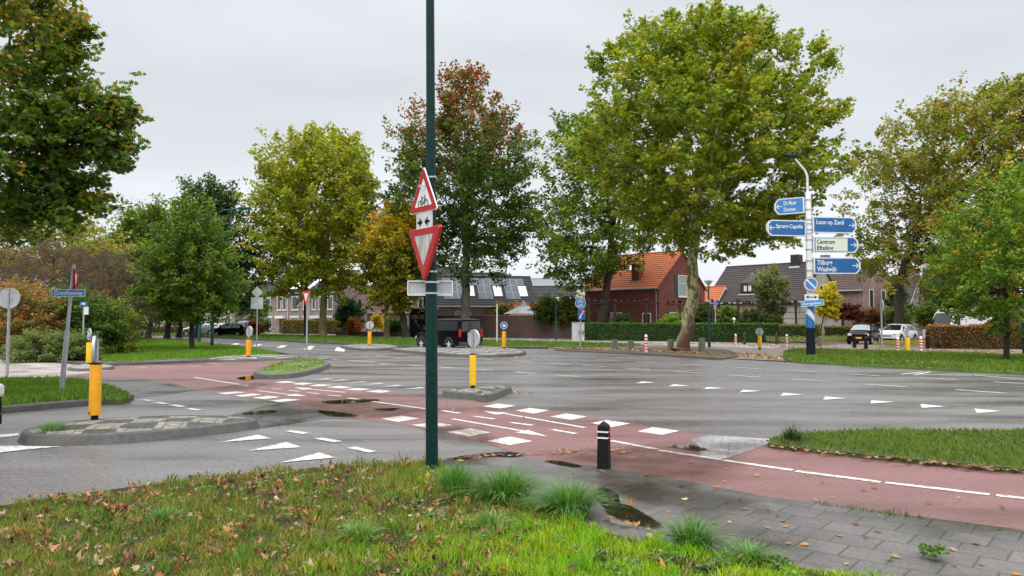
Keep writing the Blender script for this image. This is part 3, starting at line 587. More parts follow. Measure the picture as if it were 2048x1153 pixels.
# ================================================================ numpy leaf meshes
def np_mesh(name, V_, Fidx, cols, m, parent=None, smooth=False):
    nf, k = Fidx.shape; me = bpy.data.meshes.new(name)
    me.vertices.add(len(V_)); me.vertices.foreach_set('co', V_.astype(np.float32).ravel())
    me.loops.add(nf * k); me.loops.foreach_set('vertex_index', Fidx.astype(np.int32).ravel())
    me.polygons.add(nf); me.polygons.foreach_set('loop_start', np.arange(0, nf * k, k, dtype=np.int32)); me.polygons.foreach_set('loop_total', np.full(nf, k, dtype=np.int32))
    if cols is not None:
        at = me.color_attributes.new('col', 'FLOAT_COLOR', 'POINT'); c4_ = np.ones((len(V_), 4), np.float32); c4_[:, :3] = cols; at.data.foreach_set('color', c4_.ravel())
    me.update(); me.validate(); me.materials.append(M[m]); o = bpy.data.objects.new(name, me); COL.objects.link(o)
    if parent: o.parent = parent
    return o
SH_KITE = np.array([(0, -.5, 0), (.34, .05, .06), (0, .55, 0), (-.34, .05, .06)])
SH_LOBE = np.array([(0, -.5, 0), (.42, -.18, .05), (.20, .0, 0), (.46, .25, .07), (.10, .25, 0), (0, .55, .03), (-.12, .22, 0), (-.44, .28, .06), (-.2, 0, 0), (-.40, -.2, .05)])
SH_THIN = np.array([(0, -.5, 0), (.08, 0, .02), (0, .5, 0), (-.08, 0, .02)])
def leaves(P, size, colr, shape, up=.5, name='crown', m='leaf', parent=None, droop=0., curl=1.):
    n = len(P)
    if m == 'leaf': colr = np.clip(colr * np.array([1.62, 1.50, 1.2]), .003, .9)
    k = len(shape)
    nrm = rng.normal(size=(n, 3)); nrm[:, 2] = np.abs(nrm[:, 2]) + up; nrm /= np.linalg.norm(nrm, axis=1)[:, None]
    t = rng.normal(size=(n, 3)); t[:, 2] -= droop; t -= nrm * (t * nrm).sum(1)[:, None]; t /= np.linalg.norm(t, axis=1)[:, None] + 1e-9
    b = np.cross(nrm, t); s = (size * rng.uniform(.65, 1.25, n))[:, None, None]
    Vv = P[:, None, :] + s * (shape[None, :, 0, None] * b[:, None, :] + shape[None, :, 1, None] * t[:, None, :] + shape[None, :, 2, None] * nrm[:, None, :] * (curl * rng.uniform(-1, 3, n))[:, None, None])
    return np_mesh(name, Vv.reshape(-1, 3), np.arange(n * k).reshape(n, k), np.repeat(colr, k, axis=0), m, parent)
def pal(n, palette, w, cl=None, spread=.16):
    palette = np.array(palette, float); w = np.array(w, float); w /= w.sum()
    c = palette[rng.choice(len(palette), n, p=w)] if cl is None else palette[cl]
    return np.clip(c * rng.normal(1, spread, (n, 1)) * rng.normal(1, .05, (n, 3)), .003, .9)

def inv_rows(rows, Y):
    return [(AT(0, py, Y).z, (AT(xl, 600, Y).x), (AT(xr, 600, Y).x)) for py, xl, xr in rows]
def tree(name, label, cat, rows, Y, trunk, palette, weights, nclu=420, nper=42, lsize=.2, csize=.5, bark='bark_dark', trunk_r=.25, hole=.0, depth=1., shape=SH_KITE, group=None, topc=None, limbs=9, fill=.45, crown_name='crown', droop=.3, rough=.2, flare=1.35, seed=None, upn=.5, side=1., stems=0, nz_scale=None, lower=None, extra=(), spray=.9):
    """rows: outline of the crown as seen (row, left, right); the crown itself is a solid body of that outline, as deep as it is wide"""
    global rng
    rng = np.random.default_rng(abs(hash((len(label) * 131 + int(Y * 10) + nclu, int(rows[0][1])))) % 99991 if seed is None else seed)
    R = inv_rows(rows, Y); zs = np.array([r[0] for r in R])[::-1]; xl = np.array([r[1] for r in R])[::-1]; xr = np.array([r[2] for r in R])[::-1]
    base = Vector((AT(trunk[0][0], 645, Y).x, Y, 0)); th = thing(name, label, cat, base, group=group)
    bx, by = base.x, base.y
    def half(z): return (np.interp(z, zs, xr) - np.interp(z, zs, xl)) / 2
    def cen(z): return (np.interp(z, zs, xr) + np.interp(z, zs, xl)) / 2
    z0, z1 = zs[0], zs[-1]; wmax = ((xr - xl) / 2).max(); ns = nz_scale or 1.6 / wmax * 2.2
    C_ = []; tries = 0; sd_ = rng.uniform(0, 50)
    while len(C_) < nclu and tries < nclu * 40:
        tries += 1; z = rng.uniform(z0, z1); h = half(z)
        if rng.uniform() > (h / wmax) ** 1.3: continue
        ph = rng.uniform(0, 2 * PI); q = rng.uniform() ** fill
        out_ = noise.noise(Vector((math.cos(ph) * 2.1 + sd_, math.sin(ph) * 2.1, z / wmax * 2.4)))
        rr = q * h * (1 + rough * out_ * 1.7 - rough * .2)
        x, y = rr * math.cos(ph), rr * math.sin(ph) * depth
        zz = z + rng.normal() * .04 * (z1 - z0)
        zz = min(zz, z1 - csize * .4)
        if noise.noise(Vector((x * ns + sd_, y * ns, zz * ns * 1.3))) < hole - .12: continue
        C_.append((cen(z) + x - bx, y, zz, q))
    for ex_, ey_, er_, en_ in extra:
        for _ in range(en_):
            a_ = rng.uniform(0, 2 * PI); q_ = er_ * rng.uniform() ** .5; p_ = AT(ex_ + q_ * math.cos(a_), ey_ + q_ * math.sin(a_), Y)
            C_.append((p_.x - bx, rng.normal() * er_ / F * Y * .7, p_.z, 1.))
    C_ = np.array(C_); nc = len(C_); C3 = C_[:, :3]
    # trunk and limbs
    tp = [AT(a, b, Y) - base for a, b in trunk]; tp[0].z = -.05
    tm = MB(); nT = len(tp); rs = [trunk_r * (1 - .5 * i / max(1, nT - 1)) for i in range(nT)]
    tpp = smooth(tp, 4, closed=False) if nT > 2 else [tp[0].lerp(tp[-1], i / 4) for i in range(5)]
    rr_ = [trunk_r * (1 - .5 * i / (len(tpp) - 1)) for i in range(len(tpp))]; rr_[0] *= flare
    for i in range(1, len(tpp)): tpp[i] = tpp[i] + Vector((rng.normal(), rng.normal(), 0)) * trunk_r * .12
    tm.tube(tpp, rr_, 10)
    top = tpp[-1]; low = tpp[max(0, len(tpp) * 2 // 3)]
    LP = [(top, rr_[-1])]; 
    lead = Vector((float(cen(z1)) - bx, 0, z1 - (z1 - z0) * .18)); pth = [top.lerp(lead, t) + Vector((rng.normal(), rng.normal(), 0)) * .04 * wmax * (t > 0) for t in (0, .3, .6, 1)]
    tm.tube(pth, [rr_[-1], rr_[-1] * .7, rr_[-1] * .45, .03], 7)
    for q_ in np.linspace(.1, 1, 8):
        i = min(2, int(q_ * 3)); LP.append((pth[i].lerp(pth[i + 1], q_ * 3 - i), .05))
    ordr = rng.permutation(nc)[:limbs * 3]
    pick = []
    for i in ordr:
        v = Vector(C3[i]);
        if all((v - Vector(C3[j])).length > wmax * .45 for j in pick): pick.append(i)
        if len(pick) >= limbs: break
    for i in pick:
        e = Vector(C3[i]); e = e.lerp(top, .18); st_ = low.lerp(top, rng.uniform(.2, 1)) if e.z < z0 + (z1 - z0) * .6 else LP[1 + int(rng.integers(0, 4))][0]
        md = st_.lerp(e, .5) + Vector((0, 0, (e - st_).length * .12)); r0 = trunk_r * rng.uniform(.28, .42)
        pt = smooth([st_, st_.lerp(md, .6) + Vector((0, 0, -.05)), md, e], 3, closed=False)
        tm.tube(pt, [max(.02, r0 * (1 - .85 * k / (len(pt) - 1))) for k in range(len(pt))], 6)
        for q in pt[2:]: LP.append((q, .04))
    LPa = np.array([tuple(p[0]) for p in LP])
    for i in rng.permutation(nc)[:min(nc, 170)]:
        e = C3[i]; k = np.argmin(((LPa - e) ** 2).sum(1) + 0.6 * np.maximum(0, LPa[:, 2] - e[2]) ** 2); s_ = Vector(LPa[k]); ev = Vector(e)
        d = (ev - s_).length; r0 = max(.012, min(.05, .008 * d + .01)) * (1 if wmax > 2 else .5)
        m_ = s_.lerp(ev, .5) + Vector((rng.normal(), rng.normal(), rng.normal() + .6)) * .08 * d
        tm.tube([s_, m_, ev], [r0, r0 * .7, r0 * .3], 4, caps=False)
    if stems:
        for _ in range(stems):
            e = Vector(C3[rng.integers(nc)]); s_ = Vector((e.x * .5 + rng.normal() * .1, e.y * .5, 0)); tm.tube([s_, s_.lerp(e, .5) + Vector((0, 0, .05)), e], [.03, .02, .01], 4, caps=False)
    tm.build('trunk', bark, th, smooth=True)
    n = nc * nper; ci = np.repeat(np.arange(nc), nper)
    cw = rng.uniform(.6, 1.25, nc)
    dr = rng.normal(size=(n, 3)); dr /= np.linalg.norm(dr, axis=1)[:, None]; dr *= (rng.uniform(size=n) ** .5)[:, None]
    off = dr * csize * .72 * cw[ci][:, None] * np.array([1, 1, .6])
    od = C3 - np.array([0, 0, z0 + (z1 - z0) * .35]); od /= np.linalg.norm(od, axis=1)[:, None] + 1e-9; od += rng.normal(size=od.shape) * .35; od[:, 2] += .25
    tt = rng.uniform(-.6, 1., n); P = C3[ci] + off * (1.15 - .6 * np.abs(tt))[:, None] + od[ci] * (tt * csize * spray * cw[ci])[:, None]
    P[:, 2] -= (off[:, 0] ** 2 + off[:, 1] ** 2) * .2 / csize
    keep = P[:, 2] > .05; P = P[keep]; ci = ci[keep]; n = len(P)
    w = np.array(weights, float); w /= w.sum(); cp_ = rng.choice(len(palette), nc, p=w)
    own = rng.uniform(size=n) < .45; idx = np.where(own, rng.choice(len(palette), n, p=w), cp_[ci])
    cc = pal(n, palette, weights, cl=idx)
    if topc is not None:
        pc, pw, zf, sf = topc; zrel = (P[:, 2] - z0) / (z1 - z0); pr = 1 / (1 + np.exp(-(zrel - zf + .12 * np.array([noise.noise(Vector(c) * .5) for c in C3])[ci] * 2) / sf)); mk_ = rng.uniform(size=n) < pr
        cc[mk_] = pal(int(mk_.sum()), pc, pw)
    if lower is not None:
        pc, pw, zf = lower; zrel = (P[:, 2] - z0) / (z1 - z0); mk_ = (zrel < zf) & (rng.uniform(size=n) < .8); cc[mk_] = pal(int(mk_.sum()), pc, pw)
    leaves(P, lsize, cc, shape, up=upn, name=crown_name, parent=th, droop=droop)
    return th

GRN = [(.060, .115, .018), (.085, .150, .022), (.045, .085, .016), (.14, .18, .028)]
PLANE = [(.105, .165, .018), (.160, .215, .020), (.070, .120, .016), (.22, .24, .022), (.28, .20, .03)]
YPL = [(.155, .205, .020), (.205, .235, .022), (.10, .155, .018), (.25, .23, .025), (.21, .16, .03)]
DARK = [(.030, .062, .014), (.045, .085, .018), (.060, .105, .02), (.10, .13, .025)]
BRN = [(.16, .15, .030), (.22, .16, .035), (.105, .125, .025), (.26, .14, .035), (.07, .10, .02)]
ORG = [(.36, .27, .018), (.40, .21, .018), (.19, .21, .022), (.26, .10, .02), (.09, .14, .02)]
RED = [(.22, .045, .028), (.30, .075, .035), (.14, .05, .025), (.10, .085, .02)]
PUR = [(.068, .052, .060), (.088, .062, .072), (.05, .043, .048), (.11, .068, .074)]
BUR = [(.10, .025, .022), (.14, .035, .025), (.06, .02, .018)]
# big plane tree on the right of the middle
tree('plane_tree', 'largest plane tree with pale mottled leaning trunk, towering over the orange-roofed house', 'tree',
     [(56, 1345, 1520), (92, 1250, 1560), (140, 1215, 1600), (190, 1210, 1635), (250, 1185, 1650), (300, 1165, 1655), (350, 1170, 1655), (395, 1205, 1645), (430, 1250, 1625), (465, 1310, 1600), (495, 1400, 1590)], 40,
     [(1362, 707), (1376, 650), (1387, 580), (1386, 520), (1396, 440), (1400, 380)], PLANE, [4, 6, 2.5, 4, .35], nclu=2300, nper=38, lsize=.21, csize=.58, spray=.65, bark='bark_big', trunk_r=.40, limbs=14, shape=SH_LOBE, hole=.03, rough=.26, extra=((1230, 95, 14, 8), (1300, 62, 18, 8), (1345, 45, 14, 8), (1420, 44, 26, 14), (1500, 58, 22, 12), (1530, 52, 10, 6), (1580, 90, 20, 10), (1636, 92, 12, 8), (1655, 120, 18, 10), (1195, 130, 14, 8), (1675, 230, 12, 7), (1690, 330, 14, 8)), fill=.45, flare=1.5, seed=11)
tree('plane_tree', 'green plane tree with a dark leaning trunk beside the blue cycle signs', 'tree',
     [(240, 1110, 1185), (280, 1095, 1230), (340, 1082, 1290), (400, 1075, 1330), (450, 1065, 1340), (500, 1072, 1310), (540, 1085, 1250), (570, 1120, 1190)], 70,
     [(1193, 677), (1205, 620), (1219, 540), (1222, 480), (1228, 430)], PLANE[:3] + [(.045, .085, .018)], [5, 3, 5, 5], nclu=620, nper=44, lsize=.33, csize=1.0, bark='bark_dark', trunk_r=.46, limbs=9, hole=.04, seed=12)
tree('maple_tree', 'tall dark green tree with a red autumn top behind the black van', 'tree',
     [(143, 905, 950), (180, 875, 985), (220, 850, 1010), (260, 800, 1050), (310, 792, 1068), (360, 782, 1078), (410, 785, 1072), (460, 830, 1072), (510, 860, 1050), (545, 890, 1000)], 76,
     [(930, 674), (931, 600), (930, 520), (932, 460)], DARK, [4, 5, 4, 2], nclu=900, nper=46, lsize=.36, csize=1.15, bark='bark_grey', trunk_r=.55, limbs=11, topc=(RED + [(.12, .10, .03), (.07, .09, .02)], [4, 2, 3, 2, 4, 3], .72, .09), hole=.02, rough=.26, seed=13)
tree('plane_tree', 'yellow-green plane tree with broad round crown in front of the terraced houses', 'tree',
     [(265, 615, 680), (300, 575, 725), (340, 520, 760), (390, 498, 775), (440, 492, 772), (490, 498, 755), (530, 505, 755), (560, 525, 735), (580, 560, 680)], 80,
     [(646, 674), (646, 620), (648, 560), (650, 500)], YPL, [5, 5, 3, 1.6, .3], nclu=1100, nper=44, lsize=.38, csize=1.15, bark='bark_plane', trunk_r=.42, flare=1.2, limbs=11, hole=.0, seed=14)
tree('street_tree', 'slim tree with forked dark trunk growing into the yellow-green crown behind the give-way sign', 'tree',
     [(440, 560, 650), (490, 545, 660), (530, 560, 655), (560, 575, 640)], 84, [(612, 670), (612, 610), (611, 560), (606, 530)], YPL, [4, 2, 5, 1, 1], nclu=120, nper=34, lsize=.36, csize=.9, bark='bark_dark', trunk_r=.27, flare=1.15, limbs=5, seed=15)
tree('autumn_tree', 'orange and yellow autumn tree with dark leaning trunk beside the black graffitied shed', 'tree',
     [(412, 770, 815), (440, 735, 850), (480, 710, 865), (520, 700, 870), (560, 712, 872), (590, 730, 860), (612, 750, 820)], 74,
     [(813, 674), (806, 640), (795, 590), (782, 560)], ORG, [4, 1.6, 4, .5, 3], nclu=620, nper=42, lsize=.30, csize=.85, bark='bark_dark', trunk_r=.4, limbs=9, lower=(DARK + ORG[:1] + ORG[2:3], [2, 3, 3, 2, 2, 3], .55), seed=16)
tree('autumn_tree', 'reddish low branches of a tree behind the warning signs on the green pole', 'tree', [(415, 800, 840), (440, 785, 862), (470, 780, 868), (510, 770, 868)], 78, [(858, 674), (852, 600), (845, 540)], RED + DARK[1:3], [3, 2, 1, 2, 2, 2], nclu=110, nper=40, lsize=.3, csize=.85, trunk_r=.25, limbs=5, seed=116)
tree('street_tree', 'thin mossy trunked tree with few yellow leaves left of the autumn tree', 'tree',
     [(520, 745, 800), (550, 740, 800), (590, 750, 795)], 82, [(773, 672), (773, 620), (772, 580)], YPL, [4, 2, 5, 1, 1], nclu=60, nper=34, lsize=.34, csize=.8, bark='bark_plane', trunk_r=.3, limbs=3, seed=17)
tree('oak_tree', 'brown and yellow turning tree behind the direction signpost on the right', 'tree',
     [(178, 1990, 2080), (205, 1835, 2120), (240, 1800, 2160), (285, 1775, 2190), (330, 1715, 2200), (390, 1705, 2200), (440, 1690, 2200), (490, 1705, 2180), (530, 1730, 2080), (560, 1750, 1860)], 62,
     [(1800, 672), (1797, 620), (1800, 560), (1830, 480), (1870, 420)], BRN + PLANE[:2], [3, 2, 4, .7, 4, 3, 3], nclu=1500, nper=44, lsize=.30, csize=.95, bark='bark_dark', trunk_r=.42, limbs=13, hole=.03, rough=.28, seed=18)
tree('young_tree', 'small green tree with dark straight trunk on the right grass verge', 'tree',
     [(345, 2000, 2060), (380, 1965, 2095), (430, 1910, 2130), (480, 1880, 2150), (530, 1868, 2160), (580, 1880, 2155), (620, 1915, 2135), (652, 1950, 2090)], 29.3,
     [(2013, 728), (2013, 640), (2012, 560), (2012, 480)], [(.085, .17, .022), (.12, .21, .028), (.055, .11, .018), (.26, .25, .03), (.40, .24, .03)], [5, 4, 4, 2, .4], nclu=620, nper=46, lsize=.14, csize=.42, bark='bark_dark', trunk_r=.115, limbs=12, seed=19)
tree('young_tree', 'round dark green tree with a thin black trunk standing on the middle lawn', 'tree',
     [(412, 375, 410), (440, 340, 430), (480, 300, 455), (530, 288, 472), (580, 290, 482), (605, 303, 468), (632, 335, 440)], 42.5,
     [(384, 700), (384, 650), (384, 600), (383, 520)], GRN, [5, 4, 5, 2], nclu=620, nper=46, lsize=.19, csize=.6, bark='bark_dark', trunk_r=.15, limbs=12, seed=20)
# overhanging oak, trunk out of the picture
tree('oak_tree', 'near dark oak whose crown hangs in from the top left corner', 'tree',
     [(-330, -520, -100), (-200, -560, -10), (-60, -600, 50), (0, -600, 30), (60, -600, 70), (120, -600, 75), (160, -600, 80), (200, -600, 150), (250, -600, 175), (310, -600, 165), (350, -600, 125), (390, -560, 115), (425, -450, 100), (445, -380, 50)], 14,
     [(-190, 820), (-195, 560), (-200, 350), (-210, 200)], [(.035, .070, .015), (.050, .10, .018), (.075, .135, .022), (.12, .17, .025), (.24, .17, .03)], [4, 5, 5, 2.8, .9], nclu=1450, nper=40, lsize=.11, csize=.32, bark='bark_dark', trunk_r=.28, limbs=16, shape=SH_LOBE, rough=.16, hole=.12, fill=.38, seed=21, nz_scale=.9, extra=((60, 20, 45, 30), (120, 45, 22, 12), (150, 78, 20, 10), (168, 68, 8, 4), (120, 130, 45, 36), (165, 185, 20, 10), (205, 215, 32, 24), (240, 235, 20, 14), (190, 265, 45, 40), (235, 300, 22, 14), (215, 320, 20, 12), (120, 250, 60, 50), (90, 330, 60, 46), (150, 370, 35, 26), (188, 405, 18, 12), (120, 415, 40, 24), (40, 400, 50, 30)), topc=([(.20, .17, .03), (.28, .17, .03), (.12, .15, .025), (.06, .10, .02)], [2, 2, 3, 3], .50, .10))
# background trees, left
tree('background_tree', 'pale green and yellowish tree behind the purple shrubs at the far left', 'tree',
     [(395, -40, 60), (430, -120, 150), (480, -160, 225), (520, -160, 235), (570, -150, 230)], 52, [(20, 690), (20, 560), (25, 500)], [(.17, .19, .03), (.22, .20, .045), (.10, .15, .025), (.24, .17, .05)], [4, 3, 4, 1.4], nclu=560, nper=44, lsize=.24, csize=.8, limbs=8, seed=22)
tree('background_tree', 'mid green tree rising between the overhanging oak and the lawn tree', 'tree',
     [(410, 285, 335), (440, 250, 350), (480, 232, 365), (530, 215, 370), (580, 215, 370), (625, 235, 350)], 66, [(277, 672), (280, 640), (282, 560)], GRN + [(.2, .2, .03)], [3, 5, 3, 3, 1], nclu=520, nper=42, lsize=.30, csize=.95, bark='bark_dark', trunk_r=.4, limbs=8, seed=23)
tree('background_tree', 'tall dark tree with a loose open top behind the lawn tree', 'tree',
     [(368, 425, 450), (385, 365, 455), (420, 350, 480), (460, 345, 492), (510, 350, 505), (560, 400, 510), (610, 410, 510)], 78, [(396, 673), (400, 620), (430, 520)], [(.035, .07, .03), (.05, .09, .035), (.03, .055, .022)], [3, 3, 2], nclu=520, nper=40, lsize=.34, csize=.95, bark='bark_dark', trunk_r=.35, limbs=10, hole=.09, rough=.35, seed=24)
tree('background_tree', 'distant green tree low behind the purple bushes', 'tree',
     [(480, 130, 200), (510, 120, 250), (560, 110, 270), (620, 130, 280)], 75, [(190, 668), (190, 600), (190, 560)], GRN, [3, 5, 3, 3], nclu=260, nper=40, lsize=.34, csize=1.0, limbs=6, seed=25)
for k_, (px_, lb) in enumerate(((300, 'dark slim trunk among the trees behind the low hedge, nearest the purple bushes'), (338, 'dark trunk in the middle of the trees behind the low hedge'), (362, 'dark trunk just left of the lawn tree, behind the low hedge'))):
    tree('background_tree', lb, 'tree', [(500 + 15 * k_, px_ - 30, px_ + 30), (560, px_ - 45, px_ + 40), (610, px_ - 45, px_ + 45), (632, px_ - 25, px_ + 25)], 72 + 4 * k_, [(px_ - 4, 674), (px_, 630), (px_, 570)], DARK, [4, 5, 4, 2], nclu=170, nper=38, lsize=.32, csize=.9, limbs=5, trunk_r=.3, seed=26 + k_, group='trees behind the low hedge')
tree('background_tree', 'small green tree between the dark hatchback and the plane trees', 'tree', [(560, 480, 520), (590, 465, 535), (625, 468, 535), (645, 480, 520)], 96, [(505, 668), (505, 640), (503, 610)], GRN, [3, 5, 3, 3], nclu=120, nper=36, lsize=.34, csize=.9, limbs=4, trunk_r=.2, seed=31)
# shrubs at left
SHR = 'shrubs at the end of the left lawn'
tree('smoke_bush', 'large rounded purple-brown twiggy bush behind the street name sign', 'shrub', [(490, 75, 140), (510, 20, 165), (540, -30, 190), (580, -60, 200), (640, -60, 200), (690, -40, 190)], 38, [(70, 705), (70, 650), (75, 600)], PUR, [4, 3, 4, 2], nclu=700, nper=60, lsize=.16, csize=.5, shape=SH_THIN, limbs=8, trunk_r=.08, fill=.4, crown_name='twigs', rough=.08, upn=0, droop=-1.5, seed=41, lower=([(.26, .09, .06), (.30, .14, .06), (.18, .09, .05)], [2, 2, 2], .55))
tree('smoke_bush', 'purple-grey twiggy bush to the right of the larger purple one', 'shrub', [(505, 190, 250), (530, 165, 285), (580, 155, 305), (640, 155, 310), (680, 170, 300)], 44, [(230, 695), (230, 650), (232, 600)], PUR, [4, 3, 4, 2], nclu=460, nper=60, lsize=.17, csize=.5, shape=SH_THIN, limbs=8, trunk_r=.08, fill=.4, crown_name='twigs', rough=.08, upn=0, droop=-1.5, seed=42)
tree('autumn_shrub', 'red and orange autumn shrub at the left edge beside the grey round sign', 'shrub', [(572, 20, 75), (600, -10, 100), (650, -30, 110), (700, -30, 105)], 34, [(45, 715), (45, 690), (45, 660)], [(.30, .09, .075), (.22, .12, .06), (.19, .16, .06), (.11, .15, .04), (.34, .06, .055)], [2, 2, 4, 6, 1], nclu=380, nper=50, lsize=.11, csize=.38, limbs=6, trunk_r=.05, stems=10, seed=43, rough=.15)
tree('green_shrub', 'dense dark green shrub behind the Dreefseweg post', 'shrub', [(585, 130, 180), (610, 100, 215), (650, 92, 240), (700, 95, 245)], 36, [(165, 714), (165, 690), (165, 650)], [(.05, .10, .02), (.075, .135, .025), (.035, .07, .016)], [4, 4, 3], nclu=420, nper=50, lsize=.12, csize=.42, limbs=6, trunk_r=.05, stems=8, seed=44, rough=.15)
tree('green_shrub', 'yellow-green loose shrub at the corner of the middle lawn', 'shrub', [(600, 190, 235), (630, 180, 265), (670, 178, 272), (708, 190, 266)], 37, [(232, 710), (232, 695), (232, 670)], [(.13, .17, .03), (.08, .13, .025), (.17, .18, .04)], [4, 4, 2], nclu=260, nper=50, lsize=.12, csize=.38, limbs=5, trunk_r=.04, stems=8, seed=45)
tree('low_shrub', 'low grey-green spreading shrub in front of the bushes, left of the Dreefseweg post', 'shrub', [(668, 60, 110), (690, 20, 140), (715, 20, 150), (728, 30, 140)], 30.5, [(85, 726), (85, 715), (85, 705)], [(.10, .14, .055), (.07, .11, .045), (.14, .16, .06)], [4, 4, 2], nclu=260, nper=50, lsize=.09, csize=.3, limbs=4, trunk_r=.03, stems=8, seed=46)
tree('low_shrub', 'low grey-green spreading shrub right of the Dreefseweg post', 'shrub', [(672, 130, 175), (690, 120, 190), (712, 118, 195), (727, 125, 190)], 30.8, [(155, 725), (155, 715), (155, 705)], [(.09, .14, .055), (.06, .10, .04), (.12, .15, .05)], [4, 4, 2], nclu=220, nper=50, lsize=.09, csize=.3, limbs=4, trunk_r=.03, stems=8, seed=47)
tree('low_shrub', 'yellowish rough shrub at the far left behind the sandy path', 'shrub', [(650, -60, 30), (680, -70, 55), (705, -70, 50)], 38, [(0, 706), (0, 700), (0, 690)], [(.16, .15, .04), (.10, .12, .03), (.22, .15, .05)], [4, 4, 2], nclu=240, nper=46, lsize=.11, csize=.36, limbs=4, trunk_r=.03, stems=8, seed=48)
# gardens, left-middle
tree('topiary_tree', 'round blue-green bushy tree in the garden beside the terraced gable', 'tree', [(600, 688, 708), (612, 675, 722), (630, 670, 728), (650, 680, 725), (662, 695, 715)], 88, [(700, 668), (700, 655), (700, 640)], [(.02, .07, .04), (.03, .09, .05), (.015, .05, .03)], [3, 3, 2], nclu=200, nper=60, lsize=.2, csize=.5, limbs=4, trunk_r=.12, rough=.08, seed=51)
tree('red_shrub', 'rust-red shrub below the round blue-green tree', 'shrub', [(640, 700, 715), (652, 695, 722), (664, 697, 720)], 85, [(708, 672), (708, 668), (708, 660)], [(.25, .07, .03), (.30, .12, .04), (.16, .08, .03)], [3, 2, 2], nclu=90, nper=40, lsize=.18, csize=.4, limbs=3, trunk_r=.05, seed=52)
tree('yellow_shrub', 'bright yellow shrub in front of the pale garage', 'shrub', [(632, 748, 758), (645, 744, 765), (657, 746, 766)], 88, [(754, 667), (754, 664), (754, 655)], [(.50, .40, .03), (.36, .34, .04)], [3, 2], nclu=70, nper=40, lsize=.18, csize=.4, limbs=3, trunk_r=.05, seed=53)
tree('ball_shrub', 'clipped dark green ball shrub left of the black shed', 'shrub', [(642, 783, 800), (648, 777, 808), (656, 776, 809), (662, 780, 806)], 84, [(792, 668), (792, 664), (792, 658)], [(.04, .10, .02), (.055, .13, .025)], [3, 2], nclu=120, nper=50, lsize=.16, csize=.35, limbs=3, trunk_r=.05, rough=.03, seed=54)
tree('garden_shrub', 'dark evergreen shrub beside the first terraced house door', 'shrub', [(640, 515, 535), (652, 508, 540), (664, 510, 540)], 92, [(525, 667), (525, 662), (525, 655)], DARK, [3, 3, 3, 1], nclu=90, nper=40, lsize=.2, csize=.45, limbs=3, trunk_r=.05, seed=55)
tree('garden_shrub', 'dark maroon shrub behind the parked dark hatchback', 'shrub', [(645, 503, 520), (655, 498, 524), (664, 500, 523)], 90, [(511, 668), (503, 664), (503, 657)], BUR, [3, 3, 3], nclu=70, nper=40, lsize=.2, csize=.4, limbs=3, trunk_r=.05, seed=56)
# gardens, middle
tree('ivy_shrub', 'dark climbing ivy spilling over the brown garden wall', 'shrub', [(600, 1085, 1105), (615, 1068, 1120), (632, 1066, 1125), (645, 1070, 1110)], 74, [(1095, 672), (1095, 640), (1095, 625)], DARK, [3, 3, 3, 2], nclu=200, nper=50, lsize=.2, csize=.5, limbs=4, trunk_r=.08, seed=57)
tree('garden_shrub', 'green and rusty shrub behind the wall left of the blue cycle sign', 'shrub', [(598, 1125, 1150), (612, 1112, 1172), (630, 1110, 1178), (652, 1115, 1175)], 73, [(1145, 674), (1145, 650), (1145, 630)], DARK + [(.22, .10, .04), (.12, .17, .03)], [3, 3, 3, 2, 1.5, 3], nclu=240, nper=50, lsize=.2, csize=.5, limbs=4, trunk_r=.08, seed=58)
tree('garden_shrub', 'climbing shrub with orange leaves on top of the wall below the solar roof', 'shrub', [(610, 1000, 1040), (620, 985, 1055), (632, 980, 1065)], 86, [(1020, 668), (1020, 650), (1020, 630)], DARK + [(.40, .17, .03)], [3, 3, 3, 2, 2], nclu=120, nper=44, lsize=.2, csize=.45, limbs=4, trunk_r=.06, seed=59)
tree('garden_shrub', 'light green shrub under the lower shuttered window', 'shrub', [(632, 1335, 1352), (640, 1328, 1360), (655, 1325, 1362)], 68, [(1345, 678), (1345, 660), (1345, 650)], [(.16, .25, .03), (.10, .18, .03)], [3, 2], nclu=100, nper=44, lsize=.16, csize=.4, limbs=3, trunk_r=.05, seed=60)
tree('garden_shrub', 'dark green shrub in front of the brick house between two espalier trunks', 'shrub', [(632, 1235, 1250), (640, 1230, 1258), (655, 1230, 1258)], 68, [(1245, 678), (1245, 660), (1245, 650)], DARK, [3, 3, 3, 1], nclu=90, nper=44, lsize=.16, csize=.4, limbs=3, trunk_r=.05, seed=61)
tree('garden_shrub', 'dense green shrub right of the red brick house behind the green lamp post', 'shrub', [(612, 1395, 1420), (625, 1388, 1430), (650, 1388, 1432)], 71, [(1410, 678), (1410, 660), (1410, 640)], DARK, [3, 3, 4, 3], nclu=200, nper=50, lsize=.17, csize=.45, limbs=4, trunk_r=.06, seed=62)
tree('garden_shrub', 'bright lime shrub behind the clipped hedge right of the green lamp post', 'shrub', [(618, 1445, 1462), (628, 1437, 1473), (650, 1436, 1474)], 70, [(1455, 678), (1455, 660), (1455, 640)], [(.15, .24, .03), (.09, .16, .03), (.05, .10, .02)], [3, 3, 2], nclu=180, nper=50, lsize=.16, csize=.42, limbs=4, trunk_r=.06, seed=63)
tree('willow_tree', 'grey-green wispy garden tree in front of the dark tiled roof', 'tree', [(538, 1535, 1555), (555, 1515, 1570), (575, 1508, 1575), (600, 1518, 1572), (650, 1525, 1560)], 71, [(1545, 680), (1545, 640), (1545, 600)], [(.12, .15, .07), (.16, .19, .09), (.08, .11, .05)], [3, 3, 2], nclu=260, nper=44, lsize=.2, csize=.5, limbs=6, shape=SH_KITE, hole=.04, trunk_r=.1, seed=64)
